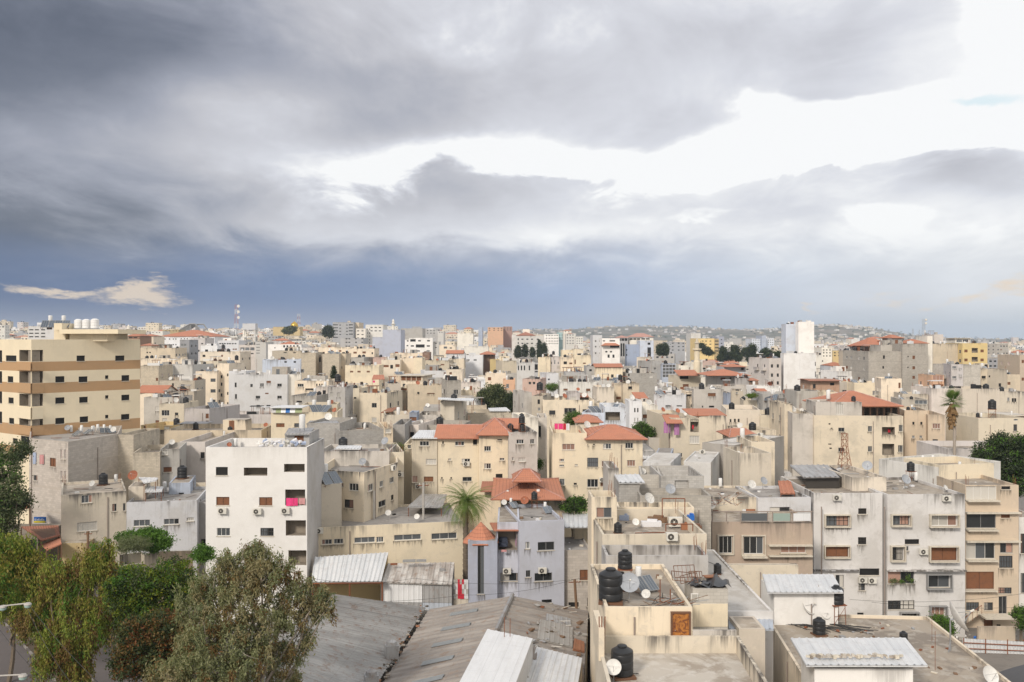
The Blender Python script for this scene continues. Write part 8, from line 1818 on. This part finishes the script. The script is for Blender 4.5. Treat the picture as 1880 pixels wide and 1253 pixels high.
tree('green_tree', 'small green tree before the grey facade', 1728, 79, [(1722, 1142, 12, 12), (1738, 1152, 14, 14), (1728, 1165, 12, 12)], ['leaf_dark', 'leaf_green'], 130, 44, .24, .2, .1, seed=22)
tree('green_shrub', 'bush at the foot of tan house', 1872, 86, [(1872, 1126, 12, 12), (1880, 1146, 10, 10)], ['leaf_green', 'leaf_dark'], 80, 44, .22, .2, .1, seed=23, cat='shrub')
tree('balcony_plants', 'potted plants in the grey facade balcony', 1665, 88.3, [(1640, 1066, 7, 3), (1655, 1067, 6, 3), (1666, 1061, 3, 7), (1673, 1067, 4, 4)], ['leaf_green', 'leaf_olive'], 30, 30, .12, .14, .07, seed=24, trunk=False, cat='plants')
tree('green_shrub', 'flowering plants on beige terrace', 1380, 170, [(1380, 727, 11, 3)], ['leaf_yellow', 'leaf_green'], 40, 30, .25, .25, .12, seed=25, trunk=False, cat='plants')
tree('conifer', 'small dark conifer beside tan twin block', 613, 272, [(613, 700, 6, 4), (613, 692, 4.6, 4), (613, 684, 3, 4), (613, 677, 1.6, 4)], ['leaf_pine', 'leaf_dark'], 120, 36, .35, .4, .2, seed=26)
tile('U3')
for i, (x, y0, y1, w, Z, t) in enumerate(((658, 268, 375, 17, 590, 'first cypress left of the hotel front'), (728, 255, 368, 17, 590, 'tall cypress before the hotel windows'), (885, 205, 385, 11, 585, 'needle-thin cypress right of hotel'), (935, 242, 388, 24, 580, 'broad dark cypress right of hotel'), (905, 262, 385, 12, 582, 'slim cypress beside broad cypress'), (810, 290, 372, 9, 590, 'small slim cypress before hotel'), (642, 300, 375, 9, 592, 'thin cypress at hotel corner'))):
    px, ya = T(x, y0); yb2 = T(0, y1)[1]; n = 6; tree('cypress', t, px, Z, [(px, ya+(yb2-ya)*(k+.6)/n, w/5.875*(.35+.65*min(1, k/3)), (yb2-ya)/n*.75) for k in range(n)], ['leaf_pine', 'leaf_dark'], 130, 30, .7, .9, .5, seed=40+i, group='cypresses by the white hotel', rtr=.3, limbs=False)
tile('U4')
for i, (bl, Z, t) in enumerate((([(425, 300, 13, 42), (420, 335, 14, 20)], 560, 'left cypress before beige block'), ([(478, 290, 14, 45), (478, 335, 16, 20)], 560, 'right cypress before beige block'), ([(870, 285, 28, 40), (925, 320, 40, 32), (960, 345, 30, 20)], 600, 'dark trees in front of mustard block'),
        ([(1100, 330, 26, 55), (1090, 390, 45, 30)], 560, 'pointed dark tree, right of mustard block'), ([(1160, 380, 55, 35), (1215, 300, 22, 40), (1210, 370, 40, 40)], 560, 'dense dark trees mid right'), ([(1253, 330, 11, 55), (1262, 390, 30, 30)], 555, 'cypress closing the dark grove'), ([(1340, 330, 34, 32), (1345, 355, 30, 18)], 600, 'round dark tree before office wings'),
        ([(1398, 320, 14, 60), (1400, 400, 30, 40)], 560, 'cypress left of the slate tower'), ([(1432, 310, 14, 50), (1450, 400, 45, 35)], 556, 'cypress before the slate tower'), ([(1545, 350, 40, 55), (1600, 350, 38, 55), (1560, 420, 60, 35), (1500, 410, 40, 40)], 555, 'broad dark trees left of arched wing'), ([(1700, 375, 45, 25)], 420, 'dark trees behind the arched wing'))):
    tree('dark_tree', t, T(bl[0][0], 0)[0], Z, [(*T(x, y), a/5.875, b/5.875) for x, y, a, b in bl], ['leaf_pine', 'leaf_dark'], 200, 34, .8, .95, .5, seed=60+i, group='dark trees below the hills', rtr=.3, limbs=False)
tile('U2'); tree('dark_tree', 'dark tree beside the unfinished grey tower', T(360, 0)[0], 790, [(*T(x, y), a/5.875, b/5.875) for x, y, a, b in ((365, 95, 40, 42), (345, 125, 35, 35), (395, 130, 25, 40))], ['leaf_pine', 'leaf_dark'], 220, 34, 1.1, 1.3, .7, seed=80, rtr=.4, limbs=False)
tile('U1'); tree('dark_tree', 'grey-green tree under gold dome mosque', T(1700, 0)[0], 950, [(*T(x, y), a/5.875, b/5.875) for x, y, a, b in ((1700, 100, 60, 28), (1740, 85, 40, 22))], ['leaf_pine', 'leaf_olive'], 200, 34, 1.3, 1.5, .8, seed=81, rtr=.4, limbs=False)
tree('dark_tree', 'small dark firs behind stone hall', T(350, 0)[0], 352, [(*T(x, y), a/5.875, b/5.875) for x, y, a, b in ((340, 330, 14, 22), (362, 325, 12, 26), (385, 335, 12, 14))], ['leaf_pine', 'leaf_dark'], 80, 34, .5, .6, .3, seed=82, rtr=.2, limbs=False)
def frond(m, base, az, el0, L, sag, mat, leaf=.55, n=12, wd=.05):
    d = Vector((cos(az), sin(az), 0)); prev = None; side = Vector((-sin(az), cos(az), 0))
    for k in range(n+1):
        t = k/n; a = el0-sag*t; p = base if k == 0 else prev+(d*cos(a)+Vector((0, 0, sin(a))))*(L/n)
        if prev is not None:
            m.bar(prev, p, .025*(1-t)+.006, mat, 3); fw = (p-prev).normalized(); ll = leaf*sin(pi*min(1, .15+t*.85))**.5+.05
            for s in (-1, 1):
                for q in (0, .5):
                    b = prev.lerp(p, q); tip = b+side*s*ll*.75+fw*ll*.6-Vector((0, 0, ll*.25)); m.face([b-fw*wd/2, b+fw*wd/2, tip], mat)
        prev = p
def date_palm():
    c = P(855, 921, 93); r = empty('date_palm', (c.x, 93, 0)); tag(r, 'feathery date palm behind the yellow hall', 'palm'); L = (c.x, 93, 0); m = MB(); rr = random.Random(5)
    for k in range(20): z0 = c.z*k/20; m.lathe((c.x, 93, z0), [(.30-.004*k, 0), (.36-.004*k, c.z/20*.9), (.29, c.z/20)], 'bark', 10)
    child(m.build('trunk', None, L), r); m = MB()
    for k in range(85): frond(m, c+Vector((rr.uniform(-.2, .2), rr.uniform(-.2, .2), rr.uniform(-.3, .3))), rr.uniform(0, 2*pi), rr.uniform(-.5, 1.35), rr.uniform(2.6, 3.7), rr.uniform(.9, 1.7), 'leaf_palm', .55)
    child(m.build('crown', None, L), r)
    m = MB()
    for k in range(16): frond(m, c-Vector((0, 0, .5)), rr.uniform(0, 2*pi), rr.uniform(-1.2, -.4), rr.uniform(1.6, 2.6), .8, 'leaf_dead', .4)
    child(m.build('dead_fronds', None, L), r)
    c = P(1748, 738, 114); r = empty('fan_palm', (c.x, 114, 0)); tag(r, 'tall fan palm with brown skirt', 'palm'); L = (c.x, 114, 0); m = MB(); m.lathe((c.x+.3, 114, 0), [(.26, 0), (.2, c.z*.5), (.18, c.z)], 'bark_pale', 8); child(m.build('trunk', None, L), r)
    def fan(m, az, el, Ls, mat, s):
        d = Vector((cos(az)*cos(el), sin(az)*cos(el), sin(el))); b = c+d*Ls; m.bar(c, b, .02, mat, 3); sd = d.cross(Vector((0, 0, 1))).normalized(); up = sd.cross(d)
        for j in range(-6, 7): a = j*.2; v = (d*cos(a)+sd*sin(a))*s-Vector((0, 0, .12*abs(j)*s*.35)); w = up*0+sd*.05; m.face([b-w, b+w, b+v*(1-.03*abs(j))], mat)
    m = MB()
    for k in range(64): fan(m, rr.uniform(0, 2*pi), rr.uniform(-.5, 1.4), rr.uniform(.6, 1.15), 'leaf_palm' if k % 3 else 'leaf_green', rr.uniform(.8, 1.15))
    child(m.build('crown', None, L), r); m = MB()
    for k in range(70): a = rr.uniform(0, 2*pi); z = rr.uniform(.2, 2.6); p = Vector((c.x+.15*cos(a), 114+.15*sin(a), c.z-z)); q = p+Vector((cos(a)*(.75-.2*z), sin(a)*(.75-.2*z), -1.1)); s = Vector((-sin(a), cos(a), 0))*.12; m.face([p-s, p+s, q+s*1.4, q-s*1.4], 'leaf_dead')
    child(m.build('dead_skirt', None, L), r)
date_palm()
def far_trees():
    rng = np.random.default_rng(77); r = random.Random(77); pts = []
    for _ in range(1500):
        Z = r.uniform(420, 4600) if r.random() < .75 else r.uniform(420, 1300); a = r.uniform(-.6, .6); x = a*Z; g = ground_z(x, Z)
        if any(h['Z'] > Z-30 and h['Z'] < Z+40 and h['x0'] < CX+F*a < h['x1'] for h in HOUSES): continue
        s = r.uniform(1.6, 3.6)*(1+.5*sm(Z, 1500, 3500)); n = 26; q = rng.normal(size=(n, 3))*np.array([s, s, s*.7])*.6+np.array([x, Z, g+s*1.1]); pts.append(q)
    me = leaves_mesh('distant_trees', np.concatenate(pts), 2.6, 1.9, ['leaf_pine', 'leaf_dark'], rng); o = bpy.data.objects.new('distant_trees', me); col.objects.link(o); tag(o, 'scattered dark trees among distant houses and hills', 'trees', None, 'stuff')
    # weeds and bushes along the median and pavements
    pts = []
    A, B_ = Vector((-50.8, 88)), Vector((-37.3, 72.2)); d = (B_-A).normalized(); n = Vector((-d.y, d.x)); n = n if n.x > 0 else -n
    for _ in range(170): p = A+d*r.uniform(-50, 40)+n*r.uniform(.5, 2.1); s = r.uniform(.15, .45); pts.append(rng.normal(size=(40, 3))*np.array([s, s, s*.7])+np.array([p.x, p.y, .3+s*.5]))
    me = leaves_mesh('median_bushes', np.concatenate(pts), .22, .1, ['leaf_dark', 'leaf_brown', 'leaf_olive'], rng); o = bpy.data.objects.new('median_bushes', me); col.objects.link(o); tag(o, 'dry bushes and weeds along the road median', 'undergrowth', None, 'stuff')
far_trees()
label_props()
# ================================================================= thin haze over the whole town, sky outside it
def haze():
    m = bpy.data.materials.new('haze'); m.use_nodes = True; nt = m.node_tree; nt.nodes.clear(); o = nt.nodes.new('ShaderNodeOutputMaterial'); v = nt.nodes.new('ShaderNodeVolumePrincipled')
    v.inputs['Color'].default_value = (.70, .82, 1, 1); v.inputs['Density'].default_value = HAZE_D; v.inputs['Anisotropy'].default_value = .2; nt.links.new(v.outputs[0], o.inputs['Volume']); M['haze'] = m
    b = MB(); b.box((0, 0, 62), (13000, 13000, 126), 'haze'); h = b.build('haze'); tag(h, None, None, kind='stuff'); bpy.context.view_layer.update()
HAZE_D = .00011
haze()
